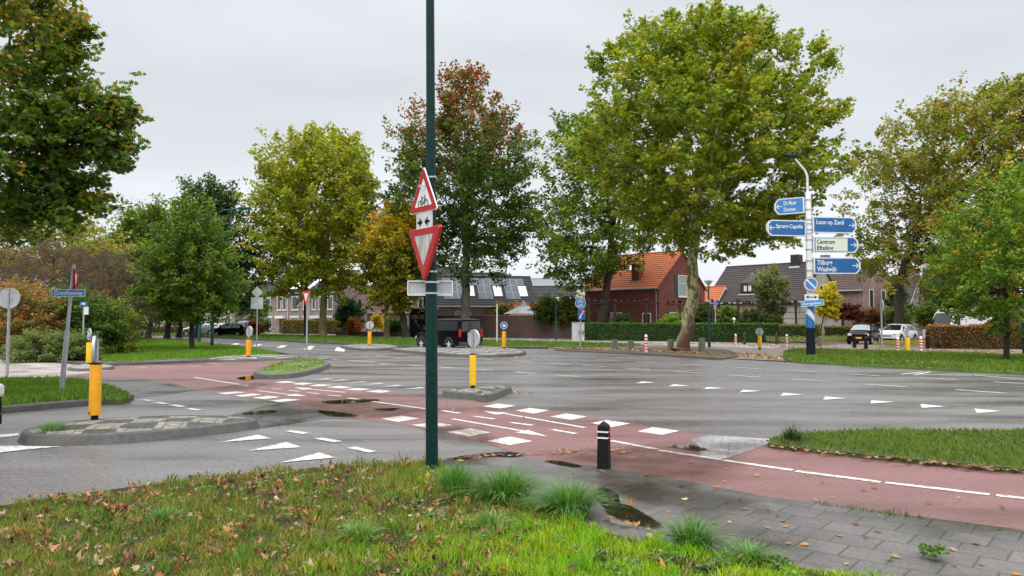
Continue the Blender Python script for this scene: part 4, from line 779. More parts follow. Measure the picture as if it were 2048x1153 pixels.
tree('garden_shrub', 'dark green shrubs below the wispy tree, behind the hedge', 'shrub', [(622, 1490, 1520), (632, 1485, 1545), (652, 1485, 1550)], 70.5, [(1515, 678), (1515, 660), (1515, 640)], DARK, [3, 3, 4, 2], nclu=170, nper=50, lsize=.17, csize=.42, limbs=4, trunk_r=.06, seed=65)
tree('yellow_tree', 'small yellow autumn tree on the thin trunk right of the signpost', 'tree', [(576, 1650, 1662), (590, 1635, 1672), (610, 1632, 1674), (630, 1640, 1668)], 60, [(1642, 690), (1643, 655), (1650, 625)], [(.42, .36, .02), (.30, .30, .03), (.20, .24, .03)], [3, 3, 1], nclu=150, nper=46, lsize=.18, csize=.42, limbs=5, trunk_r=.06, seed=66)
tree('maroon_shrub', 'dark maroon wide shrub behind the parked black hatchback', 'shrub', [(610, 1675, 1695), (618, 1660, 1712), (630, 1658, 1715), (637, 1665, 1710)], 72, [(1688, 680), (1688, 655), (1688, 640)], BUR, [3, 2, 4], nclu=170, nper=46, lsize=.17, csize=.42, limbs=5, trunk_r=.06, seed=67)
tree('maroon_shrub', 'lower reddish rounded shrub behind the gap between the parked cars', 'shrub', [(624, 1730, 1750), (634, 1718, 1762), (652, 1716, 1765)], 71, [(1740, 680), (1740, 665), (1740, 650)], [(.16, .06, .04), (.10, .05, .03), (.20, .10, .06)], [3, 3, 2], nclu=160, nper=46, lsize=.17, csize=.42, limbs=5, trunk_r=.06, seed=68)
tree('garden_shrub', 'pale green shrub behind the white parked hatchback', 'shrub', [(618, 1780, 1805), (630, 1768, 1818), (655, 1768, 1820)], 72, [(1795, 678), (1795, 665), (1795, 650)], [(.12, .18, .045), (.08, .13, .035)], [3, 2], nclu=180, nper=46, lsize=.17, csize=.42, limbs=5, trunk_r=.06, seed=69)
tree('garden_shrub', 'round green shrub in front of the pale gable at the right', 'shrub', [(608, 1850, 1865), (620, 1832, 1872), (640, 1832, 1874), (655, 1840, 1870)], 76, [(1852, 678), (1852, 665), (1852, 650)], [(.10, .16, .03), (.07, .12, .025)], [3, 2], nclu=160, nper=46, lsize=.18, csize=.42, limbs=5, trunk_r=.06, seed=70)
tree('conifer_tree', 'dark pointed conifer beside the pale gable at the right', 'tree', [(518, 1857, 1861), (545, 1848, 1872), (575, 1842, 1880), (605, 1836, 1885), (650, 1834, 1888)], 88, [(1860, 675), (1860, 640), (1860, 590)], [(.018, .045, .025), (.025, .06, .03), (.015, .035, .02)], [3, 3, 2], nclu=300, nper=50, lsize=.22, csize=.6, shape=SH_THIN, limbs=6, trunk_r=.12, droop=1.5, rough=.15, seed=71)
tree('background_tree', 'blue-green tree between the conifer and the right verge tree', 'tree', [(560, 1875, 1905), (585, 1865, 1930), (620, 1868, 1940), (650, 1880, 1935)], 78, [(1900, 676), (1900, 640), (1900, 610)], [(.035, .10, .05), (.05, .13, .06), (.03, .07, .035)], [3, 3, 2], nclu=200, nper=46, lsize=.25, csize=.6, limbs=6, trunk_r=.12, seed=72)
tree('background_tree', 'dark conifer-like tree between the two tiled gables behind the oak trunk', 'tree', [(570, 1785, 1800), (600, 1775, 1815), (640, 1770, 1820)], 86, [(1795, 675), (1795, 640), (1795, 610)], DARK[:2], [3, 3], nclu=160, nper=46, lsize=.24, csize=.6, limbs=5, trunk_r=.12, seed=73)
tree('background_tree', 'far dark tree filling the gap behind the right verge tree', 'tree', [(470, 1960, 2060), (510, 1920, 2160), (570, 1925, 2200), (640, 1940, 2200)], 90, [(2040, 672), (2040, 640), (2040, 600)], DARK + BRN[:1], [3, 3, 4, 2, 2], nclu=420, nper=40, lsize=.34, csize=1., limbs=7, trunk_r=.2, seed=74)

# ---- hedges
def hedge(name, label, a, b, w, h, palette, wts, ls=.09, dens=260, rz0=0, z0=.0, m='earth', bump=.08):
    """clipped hedge between ground points a, b: leaves through the outer shell round a twiggy core"""
    global rng
    rng = np.random.default_rng(int(abs(a.x * 100) + h * 10)); d = b - a; Ld = math.hypot(d.x, d.y); th = thing(name, label, 'hedge', a, math.atan2(d.y, d.x))
    core = MB(); core.b2(.08, Ld - .08, -w / 2 + .1, w / 2 - .1, z0, h - .1); core.build('branches', 'hedge_core', th)
    area = [(0, Ld * h), (1, Ld * h), (2, Ld * w), (3, w * h), (4, w * h)]; P = []
    for k, A_ in area:
        n = int(A_ * dens * 1.7); u = rng.uniform(size=n); v = rng.uniform(size=n); dp = rng.uniform(-.02, .14, n)
        if k < 2: s = -1 if k == 0 else 1; q = np.stack([u * Ld, s * (w / 2 - dp), z0 + v * (h - z0)], 1)
        elif k == 2: q = np.stack([u * Ld, (v - .5) * w, h - dp], 1)
        else: q = np.stack([(dp if k == 3 else Ld - dp), (u - .5) * w, z0 + v * (h - z0)], 1)
        P.append(q)
    P = np.concatenate(P); nn = np.array([noise.noise(Vector(p) * 1.2) for p in P]); P += rng.normal(size=P.shape) * .02 + nn[:, None] * bump * np.array([0, .5, 1.])
    c = pal(len(P), palette, wts); c *= (1 + .5 * nn)[:, None]
    leaves(P, ls, np.clip(c, .003, .9), SH_KITE, up=.2, name='foliage', parent=th)
    return th
HG = [(.035, .10, .018), (.055, .15, .024), (.028, .07, .014)]
hedge('clipped_hedge', 'long dark green clipped hedge in front of the red brick house', G(1166, 681), G(1560, 686), 1.2, 1.52, HG, [3, 3, 2], ls=.12, dens=150)
hedge('clipped_hedge', 'greener looser end of the clipped hedge left of the signpost', G(1561, 686), G(1640, 687), 1.3, 1.40, [(.06, .11, .025), (.09, .13, .03), (.16, .12, .04)], [3, 3, 1], ls=.12, dens=150)
hedge('beech_hedge', 'rusty brown clipped beech hedge at the right edge behind the verge', G(1856, 697.5), G(2090, 698.5), .9, 1.42, [(.20, .075, .03), (.14, .07, .03), (.28, .12, .04), (.10, .11, .03), (.22, .17, .03)], [4, 3, 1.5, 3, 1], ls=.10, dens=230, bump=.12)
hedge('low_hedge', 'low dark hedge at the far left along the car park', G(262, 666), G(398, 669.5), 1.0, .95, [(.05, .06, .02), (.035, .05, .016), (.10, .06, .03)], [3, 3, 1], ls=.16, dens=80)
hedge('garden_hedge', 'olive and brown garden hedge in front of the terraced houses', G(570, 668), G(695, 669.5), 1.2, 1.9, [(.13, .13, .03), (.09, .11, .025), (.20, .09, .03)], [3, 3, 2], ls=.18, dens=70)
hedge('garden_hedge', 'brown-green hedge behind the parked black hatchback', G(1652, 683), G(1712, 684), 1., 1.25, [(.10, .11, .03), (.20, .10, .03), (.07, .09, .02)], [3, 2, 2], ls=.12, dens=120)
def mound(name, label, pts, h, palette, wts, ls=.10, dens=120, cat='plants'):
    global rng
    rng = np.random.default_rng(len(label)); pl = [G(a, b) for a, b in pts]; P = sample_poly([(p.x, p.y) for p in pl], dens)
    nn = np.array([noise.noise(Vector((p[0], p[1], 0)) * .9) for p in P]); z = rng.uniform(.3, 1, len(P)) * h * (1 + .6 * nn)
    P3 = np.stack([P[:, 0], P[:, 1], z], 1); o = leaves(P3, ls, pal(len(P), palette, wts), SH_KITE, up=.8, name=name, parent=None)
    o['kind'] = 'stuff'; o['label'] = label; o['category'] = cat; return o
def sample_poly(poly, dens, fall=None, nmax=400000):
    a = np.array(poly); x0, y0 = a.min(0); x1, y1 = a.max(0); n = int((x1 - x0) * (y1 - y0) * dens); n = min(n, nmax)
    p = np.stack([rng.uniform(x0, x1, n), rng.uniform(y0, y1, n)], 1); ins = np.zeros(n, bool); m = len(a)
    for i in range(m):
        xi, yi = a[i]; xj, yj = a[i - 1]; c = ((yi > p[:, 1]) != (yj > p[:, 1])) & (p[:, 0] < (xj - xi) * (p[:, 1] - yi) / (yj - yi + 1e-12) + xi); ins ^= c
    p = p[ins]
    if fall is not None: d = np.hypot(p[:, 0], p[:, 1]); p = p[rng.uniform(size=len(p)) < fall(d)]
    f_ = np.abs(p[:, 0]) < p[:, 1] * .95 + 2.2; return p[f_]
mound('ground_cover', 'low grey-green ground cover planting in front of the hedge and parked cars', [(1530, 688), (1560, 681), (1700, 682), (1700, 688), (1640, 692)], .5, [(.10, .13, .05), (.14, .15, .06), (.07, .10, .035)], [3, 2, 2], dens=170)
mound('ground_cover', 'low leafy planting behind the yellow bollard at the right', [(1745, 696), (1780, 690), (1850, 690), (1850, 695), (1800, 697)], .35, [(.12, .13, .04), (.16, .14, .04)], [3, 2], dens=170)
mound('island_plants', 'low green and silvery plants covering the teardrop island', [(522, 753), (540, 741), (580, 731), (620, 727), (648, 729), (650, 736), (630, 743), (595, 752), (550, 756)], .20, [(.09, .16, .03), (.17, .20, .12), (.12, .20, .04), (.06, .10, .03)], [3, 2, 2, 2], ls=.08, dens=500)

# ================================================================ GRASS
def blades(name, poly, z, dens, h, w, palf, fall=None, label=None, lean=.45, seg=1, seed=1, clump=False):
    global rng
    rng = np.random.default_rng(seed); p = sample_poly(poly, dens, fall); n = len(p)
    d = np.hypot(p[:, 0], p[:, 1]); sc = np.clip(d / 8, 1, 3.0)
    hh = h * rng.uniform(.5, 1.35, n); ww = w * sc * rng.uniform(.7, 1.3, n); th = rng.uniform(0, 2 * PI, n); ln_ = hh * rng.uniform(.1, 1, n) * lean * 2; la = rng.uniform(0, 2 * PI, n)
    patch = np.array([noise.noise(Vector((a * .7, b * .7, seed))) for a, b in p]); hh *= (1 + .5 * patch)
    if clump:
        f2 = np.array([noise.noise(Vector((a * 5.5, b * 5.5, seed + 9))) for a, b in p]); f3 = np.array([noise.noise(Vector((a * 2.1, b * 2.1, seed + 19))) for a, b in p])
        hh *= np.clip(.75 + 1.9 * f2 * (f2 > 0) + .5 * f3, .3, 2.4); kp = rng.uniform(size=n) < np.clip(1.1 + 2.2 * f3 + 1.2 * f2, .25, 1)
        p, hh, ww, th, ln_, la, patch = p[kp], hh[kp], ww[kp], th[kp], ln_[kp] * (1 + f2[kp]), la[kp], patch[kp] + .0 * f3[kp]; n = len(p)
    bx_, by_ = np.cos(th) * ww / 2, np.sin(th) * ww / 2; zz = np.full(n, z - .01)
    a = np.stack([p[:, 0] - bx_, p[:, 1] - by_, zz], 1); b = np.stack([p[:, 0] + bx_, p[:, 1] + by_, zz], 1)
    mx_, my_ = p[:, 0] + np.cos(la) * ln_ * .3, p[:, 1] + np.sin(la) * ln_ * .3
    c = np.stack([mx_ + bx_ * .7, my_ + by_ * .7, zz + hh * .62], 1); e = np.stack([mx_ - bx_ * .7, my_ - by_ * .7, zz + hh * .62], 1)
    t = np.stack([p[:, 0] + np.cos(la) * ln_, p[:, 1] + np.sin(la) * ln_, zz + hh], 1)
    Vv = np.stack([a, b, c, t, e], 1).reshape(-1, 3); col = palf(p, patch)
    o = np_mesh(name, Vv, np.arange(n * 5).reshape(n, 5), np.repeat(col, 5, axis=0), 'blade'); o['kind'] = 'stuff'; o['label'] = label; o['category'] = 'grass'; return o
def pf_fore(p, patch):
    q = np.array([noise.noise(Vector((a * 2.6, b * 2.6, 31))) for a, b in p])[:, None]
    return pf_fore0(p, patch) * 1.45 * (1 + np.array([[.35, .05, .25]]) * q * 1.6)
def pf_fore0(p, patch):
    n = len(p); lime = 1 / (1 + np.exp(-((p[:, 0] - (-.25)) + .8 * patch - .2 * (p[:, 1] - 5.6)) / .35))
    c = pal(n, [(.11, .17, .022), (.15, .20, .03), (.20, .20, .05), (.30, .24, .09), (.08, .14, .02)], [4.5, 4, 3.2, 2.2, 2.5]); c2_ = pal(n, [(.19, .34, .014), (.25, .39, .018), (.13, .25, .015), (.30, .37, .03)], [4, 4, 2, 1.5])
    k = rng.uniform(size=n) < lime; c[k] = c2_[k]; return c
blades('foreground_grass', V['foreground_verge'], .035, 6800, .055, .0055, pf_fore, fall=lambda d: np.clip((5.2 / d) ** 1.3, 0, 1), label='rough lawn of green and yellowing grass across the foreground', seed=5, clump=True)
def pf_g(cs, ws): return lambda p, patch: pal(len(p), cs, ws) * (1 + .35 * patch)[:, None]
blades('left_verge_grass', V['left_verge'], .10, 700, .10, .010, pf_g([(.11, .22, .02), (.15, .27, .025), (.08, .16, .02), (.20, .22, .05)], [4, 3, 3, 1]), label='bright green grass on the verge under the Dreefseweg sign', seed=6)
blades('near_right_grass', V['near_right_verge'], .06, 2600, .055, .007, pf_g([(.11, .20, .022), (.16, .26, .03), (.08, .14, .02), (.24, .20, .07)], [4, 3, 3, 1.6]), fall=lambda d: np.clip((9 / d) ** 1.3, 0, 1), label='green grass strip between the cycle path and the road at the right', seed=7)
blades('middle_lawn_grass', V['middle_lawn'], .06, 190, .09, .012, pf_g([(.13, .26, .02), (.17, .30, .02), (.10, .20, .02)], [4, 3, 3]), label='bright green grass of the middle lawn', seed=8)
blades('far_verge_grass', V['far_verge'], .07, 45, .12, .02, pf_g([(.10, .20, .02), (.14, .23, .03), (.08, .15, .02)], [4, 3, 3]), label='green grass strip along the far side of the road', seed=9)
blades('right_verge_grass', V['right_verge'], .09, 230, .12, .012, pf_g([(.12, .23, .022), (.16, .27, .03), (.09, .16, .02), (.2, .2, .05)], [4, 3, 3, 1.2]), label='green grass on the verge around the direction signpost', seed=10)

def tuft(loc, r, h, n, cols, label, seed, ww=.008, name='grass_tuft', group=None, bend=1.):
    global rng
    rng = np.random.default_rng(seed); ang = rng.uniform(0, 2 * PI, n); q = rng.uniform(0, 1, n) ** .7; L_ = h * rng.uniform(.6, 1.25, n); Vv = []; k = 5
    bx_ = np.cos(ang) * q * r * .45; by_ = np.sin(ang) * q * r * .45; az = ang + rng.normal(0, .5, n); out_ = (.25 + .75 * q) * r * rng.uniform(.5, 1.4, n) * bend
    side = np.stack([-np.sin(az), np.cos(az), np.zeros(n)], 1); rows_ = []
    for i in range(k):
        t = i / (k - 1); x = bx_ + np.cos(az) * out_ * t ** 1.7; y = by_ + np.sin(az) * out_ * t ** 1.7; z = L_ * (t * 1.5 - .75 * t ** 2.3 * np.clip(out_ / r * 1.3, .3, 1.3)) ; w_ = ww * (1 - t) ** .7 * .5 + .0004
        c = np.stack([x, y, z], 1); rows_.append(c - side * w_); rows_.append(c + side * w_)
    A_ = np.stack(rows_, 1); F_ = []
    base = np.arange(n)[:, None] * (2 * k)
    for i in range(k - 1): F_.append(base + np.array([[2 * i, 2 * i + 1, 2 * i + 3, 2 * i + 2]]))
    col = np.repeat(pal(n, cols, [1] * len(cols)), 2 * k, axis=0); o = np_mesh(name, A_.reshape(-1, 3), np.concatenate(F_), col, 'blade'); o.location = loc; tag(o, label, 'grass tuft', group); return o
TG = [(.06, .17, .03), (.085, .22, .04), (.12, .27, .05), (.06, .13, .03)]; TL = [(.17, .30, .05), (.24, .36, .09), (.12, .22, .04)]
tuft(G(912, 990, .03), .27, .21, 420, TG[:3] + [(.10, .26, .03)], 'bright upright grass tuft just right of the green pole foot', 1, bend=.6)
tuft(G(1010, 998, .03), .44, .21, 850, TG + TL[:1], 'widest dark green grass tuft on the edge of the footpath', 2)
tuft(G(1138, 1026, .03), .36, .20, 780, TG + TL[:1], 'dark green arching grass tuft left of the long puddle', 3)
tuft(G(985, 1062, .03), .18, .13, 180, TL + TG[:1], 'pale green grass tuft in the lime-coloured lawn', 4)
tuft(G(1385, 1092, .03), .27, .15, 380, TG + TL[:1], 'green grass tuft at the footpath edge right of the long puddle', 5)
tuft(G(1500, 1122, .03), .22, .09, 260, TG + TL[:1], 'low arching grass tuft further right along the footpath edge', 6)
tuft(G(1585, 884, .05), .2, .2, 200, [(.03, .06, .02), (.06, .09, .03)], 'dark weedy clump at the tip of the right grass strip', 7, bend=1.2)
tuft(G(105, 862, .14), .28, .12, 170, TL + TG, 'grass clump growing on the left end of the near traffic island', 8)
tuft(G(720, 1085, .03), .16, .14, 200, TL, 'small grass tuft among the fallen leaves', 9)
tuft(G(330, 1050, .03), .18, .12, 220, TG + TL, 'low grass clump in the leafy left part of the lawn', 10)
# feathery weeds bottom right
def weed(loc, r, seed, label):
    global rng
    rng = np.random.default_rng(seed); b = []; 
    for _ in range(16):
        a = rng.uniform(0, 2 * PI); L_ = r * rng.uniform(.6, 1.2); el_ = rng.uniform(.5, 1.2)
        for t in np.linspace(.15, 1, 14):
            px_, py_, pz = math.cos(a) * L_ * t * math.cos(el_ * .8), math.sin(a) * L_ * t * math.cos(el_ * .8), L_ * t * math.sin(el_) * (1 - .25 * t) * .8
            for s in (-1, 1): b.append((px_ - math.sin(a) * s * .022 * (1.2 - t), py_ + math.cos(a) * s * .022 * (1.2 - t), pz))
    P = np.array(b); o = leaves(P, .028, pal(len(P), [(.14, .24, .06), (.20, .31, .10), (.09, .16, .04)], [3, 2, 2]), SH_KITE, up=.6, name='feathery_weed', m='blade'); o.location = loc; return tag(o, label, 'weed', 'feathery weeds in the foreground grass')
for i, (a, b, r_, lb) in enumerate(((1180, 1125, .16, 'feathery grey-green weed nearest the long puddle'), (1255, 1150, .15, 'feathery weed at the bottom edge of the picture'), (1330, 1128, .14, 'feathery weed below the right-hand grass tuft'), (1420, 1140, .14, 'feathery weed near the footpath edge at the bottom'), (1560, 1140, .13, 'feathery weed in the grass by the lowest slabs'), (1862, 1112, .12, 'lone feathery weed growing between the footpath slabs'))):
    weed(G(a, b, .03), r_, 50 + i, lb)
def strip(pl, w):
    q = [G(*a) for a in pl]; d = (q[-1] - q[0]).normalized(); n = Vector((-d.y, d.x, 0)) * w; return [(a.x + n.x, a.y + n.y) for a in q] + [(a.x - n.x, a.y - n.y) for a in q[::-1]]
blades('joint_grass', strip([(1640, 1012), (1794, 1033), (1900, 1047), (2048, 1064)], .025), .015, 5200, .03, .006, pf_g([(.13, .20, .03), (.10, .15, .03), (.18, .18, .05)], [3, 3, 1]), label='thin line of grass growing in the joint between footpath and cycle path', seed=12, clump=True)
rng = np.random.default_rng(99)
pts = []
for p in sample_poly(V['foreground_verge'], 26):
    if noise.noise(Vector((p[0] * 1.9, p[1] * 1.9, 40.))) > .08:
        for _ in range(9): pts.append((p[0] + rng.normal() * .035, p[1] + rng.normal() * .035, .06 + rng.uniform(0, .035)))
o = leaves(np.array(pts), .026, pal(len(pts), [(.10, .22, .05), (.14, .27, .06), (.08, .16, .05), (.16, .24, .10)], [3, 3, 2, 1]), np.array([(0, -.5, 0), (.3, -.25, .05), (.42, .1, .08), (.2, .45, .04), (-.2, .45, .04), (-.42, .1, .08), (-.3, -.25, .05)]), up=2.2, name='lawn_weeds', m='blade'); o['kind'] = 'stuff'; o['label'] = 'small round-leaved weeds mixed into the foreground lawn'; o['category'] = 'weeds'
# fallen leaves
LIT = [(.34, .135, .04), (.30, .17, .085), (.20, .10, .05), (.38, .20, .06), (.22, .075, .03), (.36, .25, .15)]
SH_MAPLE = np.array([(0, -.5, 0), (.12, -.22, 0), (.42, -.30, .25), (.28, -.05, .05), (.52, .15, .3), (.22, .14, .02), (.20, .32, .08), (0, .58, .2), (-.18, .30, .06), (-.24, .12, 0), (-.5, .18, .3), (-.28, -.04, .05), (-.42, -.28, .22), (-.12, -.2, 0)])
def litter(name, label, pts, size, up=1.2, curl=.7, shape=SH_MAPLE, cols=LIT, w=(3, 4, 3, 2, 2, 3)):
    P = np.array(pts); o = leaves(P, size, pal(len(P), cols, w, spread=.28), shape, up=up, name=name, m='litter', curl=curl); o['kind'] = 'stuff'; o['label'] = label; o['category'] = 'fallen leaves'; return o
rng = np.random.default_rng(77)
pts = []
for p in sample_poly(V['foreground_verge'], 185):
    n_ = noise.noise(Vector((p[0] * 1.3, p[1] * 1.3, 3.)))
    pr = .72 if p[0] < .3 - .05 * p[1] else .10
    if p[1] > 7.2 and p[0] < 0: pr = .85
    n2_ = noise.noise(Vector((p[0] * 4.2, p[1] * 4.2, 8.)))
    if rng.uniform() < pr * (1 + 1.1 * n_) * (.75 + 1.7 * n2_): pts.append((p[0], p[1], .035 + rng.uniform(.005, .045)))
pts = np.array(pts); sel = rng.uniform(size=len(pts)) < .5
litter('leaf_litter', 'whole brown and orange maple-like leaves scattered through the foreground grass', pts[sel], .062, up=.7, curl=1.6)
SH_CRUMB = np.array([(0, -.5, .1), (.22, -.25, .3), (.30, .1, .12), (.12, .5, .35), (-.14, .38, .1), (-.2, .0, .4), (-.12, -.3, .05)])
litter('leaf_litter', 'crumpled and torn brown leaf pieces lying in the foreground grass', pts[~sel], .044, up=.5, shape=SH_CRUMB, curl=1.4, cols=[(.30, .18, .10), (.22, .11, .05), (.15, .08, .04), (.36, .26, .17), (.34, .14, .04)], w=(3, 3, 2, 2, 2))
pts = []
def along(pl, n, w, z, sp_=1.):
    q = [G(*a) for a in pl]
    for _ in range(n):
        i = rng.integers(len(q) - 1); t = rng.uniform(); c = q[i].lerp(q[i + 1], t); pts.append((c.x + rng.normal() * w, c.y + rng.normal() * w, z))
along([(1545, 893), (1600, 900), (1700, 912), (1850, 928), (2048, 947)], 800, .13, .05)
along([(1130, 945), (1300, 940), (1500, 950), (1800, 1000), (2000, 1060)], 36, .5, .02); along([(1400, 1010), (1700, 1080), (2000, 1140)], 28, .4, .022)
along([(890, 925), (960, 918), (1100, 908), (1150, 905)], 70, .07, .024); along([(1150, 905), (1250, 900)], 24, .15, .022)
along([(160, 805), (255, 797)], 120, .12, .03); along([(190, 800), (262, 793)], 90, .15, .14); along([(640, 752), (668, 735), (655, 728)], 120, .2, .03)
along([(1020, 790), (1030, 780)], 60, .25, .02); along([(500, 765), (900, 800), (1200, 850)], 60, .9, .014)
along([(1215, 1045), (1330, 1082)], 14, .05, .04)
litter('path_litter', 'wet fallen leaves lying on the paths, gutters and kerbs', pts, .062, up=5., curl=.3)
pts = []
along([(1130, 700), (1250, 702), (1440, 712)], 700, .5, .10); along([(1580, 712), (1800, 730), (2048, 742)], 700, .5, .14); along([(1300, 688), (1500, 690), (1700, 700), (2000, 706)], 1100, 1.2, .04)
along([(700, 690), (800, 700), (1050, 716)], 200, .5, .03); along([(1480, 708), (1560, 720)], 300, .5, .05)
litter('far_leaf_litter', 'carpet of yellow-brown fallen leaves under the far trees', pts, .15, up=2.5, shape=SH_KITE, cols=[(.34, .19, .07), (.42, .27, .10), (.26, .13, .06)], w=(3, 3, 2))
lf = [(930, 1110, .13, 1, 'large orange curled leaf standing in the lime-green grass'), (372, 1135, .16, 0, 'big pale brown leaf at the bottom left of the lawn'), (1152, 1062, .10, 3, 'tan leaf on bare soil beside the dark arching tuft'), (1263, 1010, .10, 0, 'orange leaf lying beside the long puddle on the slabs'), (440, 975, .14, 3, 'yellow leaf standing at the road edge of the lawn'), (1418, 1084, .10, 4, 'russet leaf in the tuft right of the long puddle'), (760, 990, .09, 4, 'rust-coloured leaf on the lawn left of the green pole'), (890, 1000, .09, 0, 'small orange leaf below the upright tuft')]
for a, b, s_, ci_, lb in lf:
    P0 = G(a, b, .05); o = leaves(np.zeros((1, 3)), s_ * .85, np.array([LIT[ci_]]), SH_MAPLE, up=.1, name='fallen_leaf', m='litter'); o.location = (P0.x, P0.y, .035 + s_ * .32); tag(o, lb, 'fallen leaf', 'large fallen leaves in the foreground')

# ================================================================ HOUSES
def window(parent, face, L_, W_, x0, z0, x1, z1, pane='glass', bars=1, frame='window_frame', lintel=None, sill=True, shut=None, hor=False):
    """face: front (y=0), right (x=L), left (x=0). x measured along the face as seen from outside"""
    f = MB(); p = MB(); ex = MB()
    def put(mb, a, b, c, d, o0, o1):
        if face == 'front': mb.b2(a, b, -o1, -o0, c, d)
        elif face == 'right': mb.b2(L_ + o0, L_ + o1, a, b, c, d)
        else: mb.b2(-o1, -o0, W_ - b, W_ - a, c, d)
    t = .09
    for a, b, c, d in ((x0, x0 + t, z0, z1), (x1 - t, x1, z0, z1), (x0 + t, x1 - t, z1 - t, z1), (x0 + t, x1 - t, z0, z0 + t)): put(f, a, b, c, d, .0, .07)
    for i in range(1, bars + 1):
        xm = x0 + (x1 - x0) * i / (bars + 1); put(f, xm - .03, xm + .03, z0 + t, z1 - t, .0, .06)
    if hor: zm = z0 + (z1 - z0) * .6; put(f, x0 + t, x1 - t, zm - .03, zm + .03, .0, .055)
    if sill: put(f, x0 - .08, x1 + .08, z0 - .09, z0 - .002, .0, .13)
    wo = f.build('window', frame, parent); put(p, x0 + t, x1 - t, z0 + t, z1 - t, .0, .03); p.build('pane', pane, wo)
    if lintel: put(ex, x0 - .1, x1 + .1, z1 + .002, z1 + lintel, .0, .12); ex.build('awning_box', 'window_frame', wo)
    if shut:
        for s_ in shut:
            h_ = MB(); a = x0 - .55 if s_ < 0 else x1 + .03; put(h_, a, a + .52, z0 - .03, z1 + .03, .0, .06); h_.build('shutter', 'shutter_green', wo)
    return wo
def roof_slope(mb, p00, p10, p01, p11, step=.34, lip=.045, roll=.0):
    """stepped rows of tiles between eave edge p00-p10 and ridge edge p01-p11"""
    p00, p10, p01, p11 = map(Vector, (p00, p10, p01, p11)); u = (p10 - p00).normalized(); s = p01 - p00; n = max(3, int(s.length / step)); nrm = u.cross(s).normalized()
    if nrm.z < 0: nrm = -nrm
    for i in range(n):
        a, b = i / n, (i + 1) / n
        q = [p00.lerp(p01, a) + nrm * lip, p10.lerp(p11, a) + nrm * lip, p10.lerp(p11, b) + nrm * .004, p00.lerp(p01, b) + nrm * .004, p00.lerp(p01, a), p10.lerp(p11, a)]
        mb.add(q, [(0, 1, 2, 3), (4, 5, 1, 0)])
def house(name, label, C, ang, L_, W_, he, hr, wall, roofm, ridge_off=.5, over=.35, barge='window_frame', cat='house', flat=False, gut=True):
    """local x runs along the long front wall (y=0); C is the world position of its RIGHT front corner"""
    c_, s_ = math.cos(ang), math.sin(ang); A_ = Vector((C.x - L_ * c_, C.y - L_ * s_, 0)); th = thing(name, label, cat, A_, ang)
    w = MB(); yr = W_ * ridge_off
    if flat: w.b2(0, L_, 0, W_, 0, he)
    else:
        vs = [(x, y, z) for x in (0, L_) for y, z in ((0, 0), (0, he), (yr, hr), (W_, he), (W_, 0))]
        w.add(vs, [(0, 1, 2, 3, 4), (9, 8, 7, 6, 5), (0, 5, 6, 1), (4, 3, 8, 9), (0, 4, 9, 5), (1, 6, 7, 2), (2, 7, 8, 3)])
    w.build('wall', wall, th)
    if flat:
        r = MB(); r.b2(-.15, L_ + .15, -.15, W_ + .15, he + .002, he + .22); ro = r.build('roof', roofm, th); return th, ro
    sl = (hr - he) / yr; sl2 = (hr - he) / (W_ - yr); r = MB(); e0 = (-over, he - sl * over)
    roof_slope(r, (-.12, -over, he - sl * over + .06), (L_ + .12, -over, he - sl * over + .06), (-.12, yr, hr + .08), (L_ + .12, yr, hr + .08))
    roof_slope(r, (L_ + .12, W_ + over, he - sl2 * over + .06), (-.12, W_ + over, he - sl2 * over + .06), (L_ + .12, yr, hr + .08), (-.12, yr, hr + .08))
    r.tube([(-.12, yr, hr + .10), (L_ + .12, yr, hr + .10)], .10, 8)
    ro = r.build('roof', roofm, th)
    for x in (-.12, L_ + .10):
        bg_ = MB()
        for (ya, za, yb, zb) in ((-over, he - sl * over, yr, hr + .02), (W_ + over, he - sl2 * over, yr, hr + .02)):
            bg_.add([(x, ya, za - .16), (x, yb, zb - .16), (x, yb, zb + .05), (x, ya, za + .05), (x + .03, ya, za - .16), (x + .03, yb, zb - .16), (x + .03, yb, zb + .05), (x + .03, ya, za + .05)], [(0, 1, 2, 3), (7, 6, 5, 4), (0, 4, 5, 1), (1, 5, 6, 2), (2, 6, 7, 3), (3, 7, 4, 0)])
        bg_.build('bargeboard', barge, th)
    if gut:
        gt = MB(); gt.tube([(-.1, -over - .05, he - sl * over), (L_ + .1, -over - .05, he - sl * over)], .07, 8); gt.tube([(L_ - .25, -over, he - sl * over), (L_ - .25, -.07, he - sl * over - .3), (L_ - .25, -.07, .1)], .045, 6); gt.build('gutter', 'zinc', th)
    return th, ro
def on_slope(he, hr, yr, y, lift): 
    sl = (hr - he) / yr; n = Vector((0, -sl, 1)).normalized(); return Vector((0, y, he + sl * y + .06)) + n * lift
def slope_rect(mb, he, hr, yr, x0, x1, y0, y1, l0, l1):
    a, b, c, d = on_slope(he, hr, yr, y0, l0), on_slope(he, hr, yr, y1, l0), on_slope(he, hr, yr, y1, l1), on_slope(he, hr, yr, y0, l1)
    mb.add([(x, p.y, p.z) for x in (x0, x1) for p in (a, b, c, d)], [(0, 1, 2, 3), (7, 6, 5, 4), (0, 4, 5, 1), (1, 5, 6, 2), (2, 6, 7, 3), (3, 7, 4, 0)])
def roof_window(parent, he, hr, yr, x0, x1, y0, y1):
    f = MB(); slope_rect(f, he, hr, yr, x0, x1, y0, y1, .0, .09); w = f.build('roof_window', 'door_dark', parent)
    p = MB(); slope_rect(p, he, hr, yr, x0 + .1, x1 - .1, y0 + .08, y1 - .1, .09, .11); p.build('pane', 'roof_glass', w)
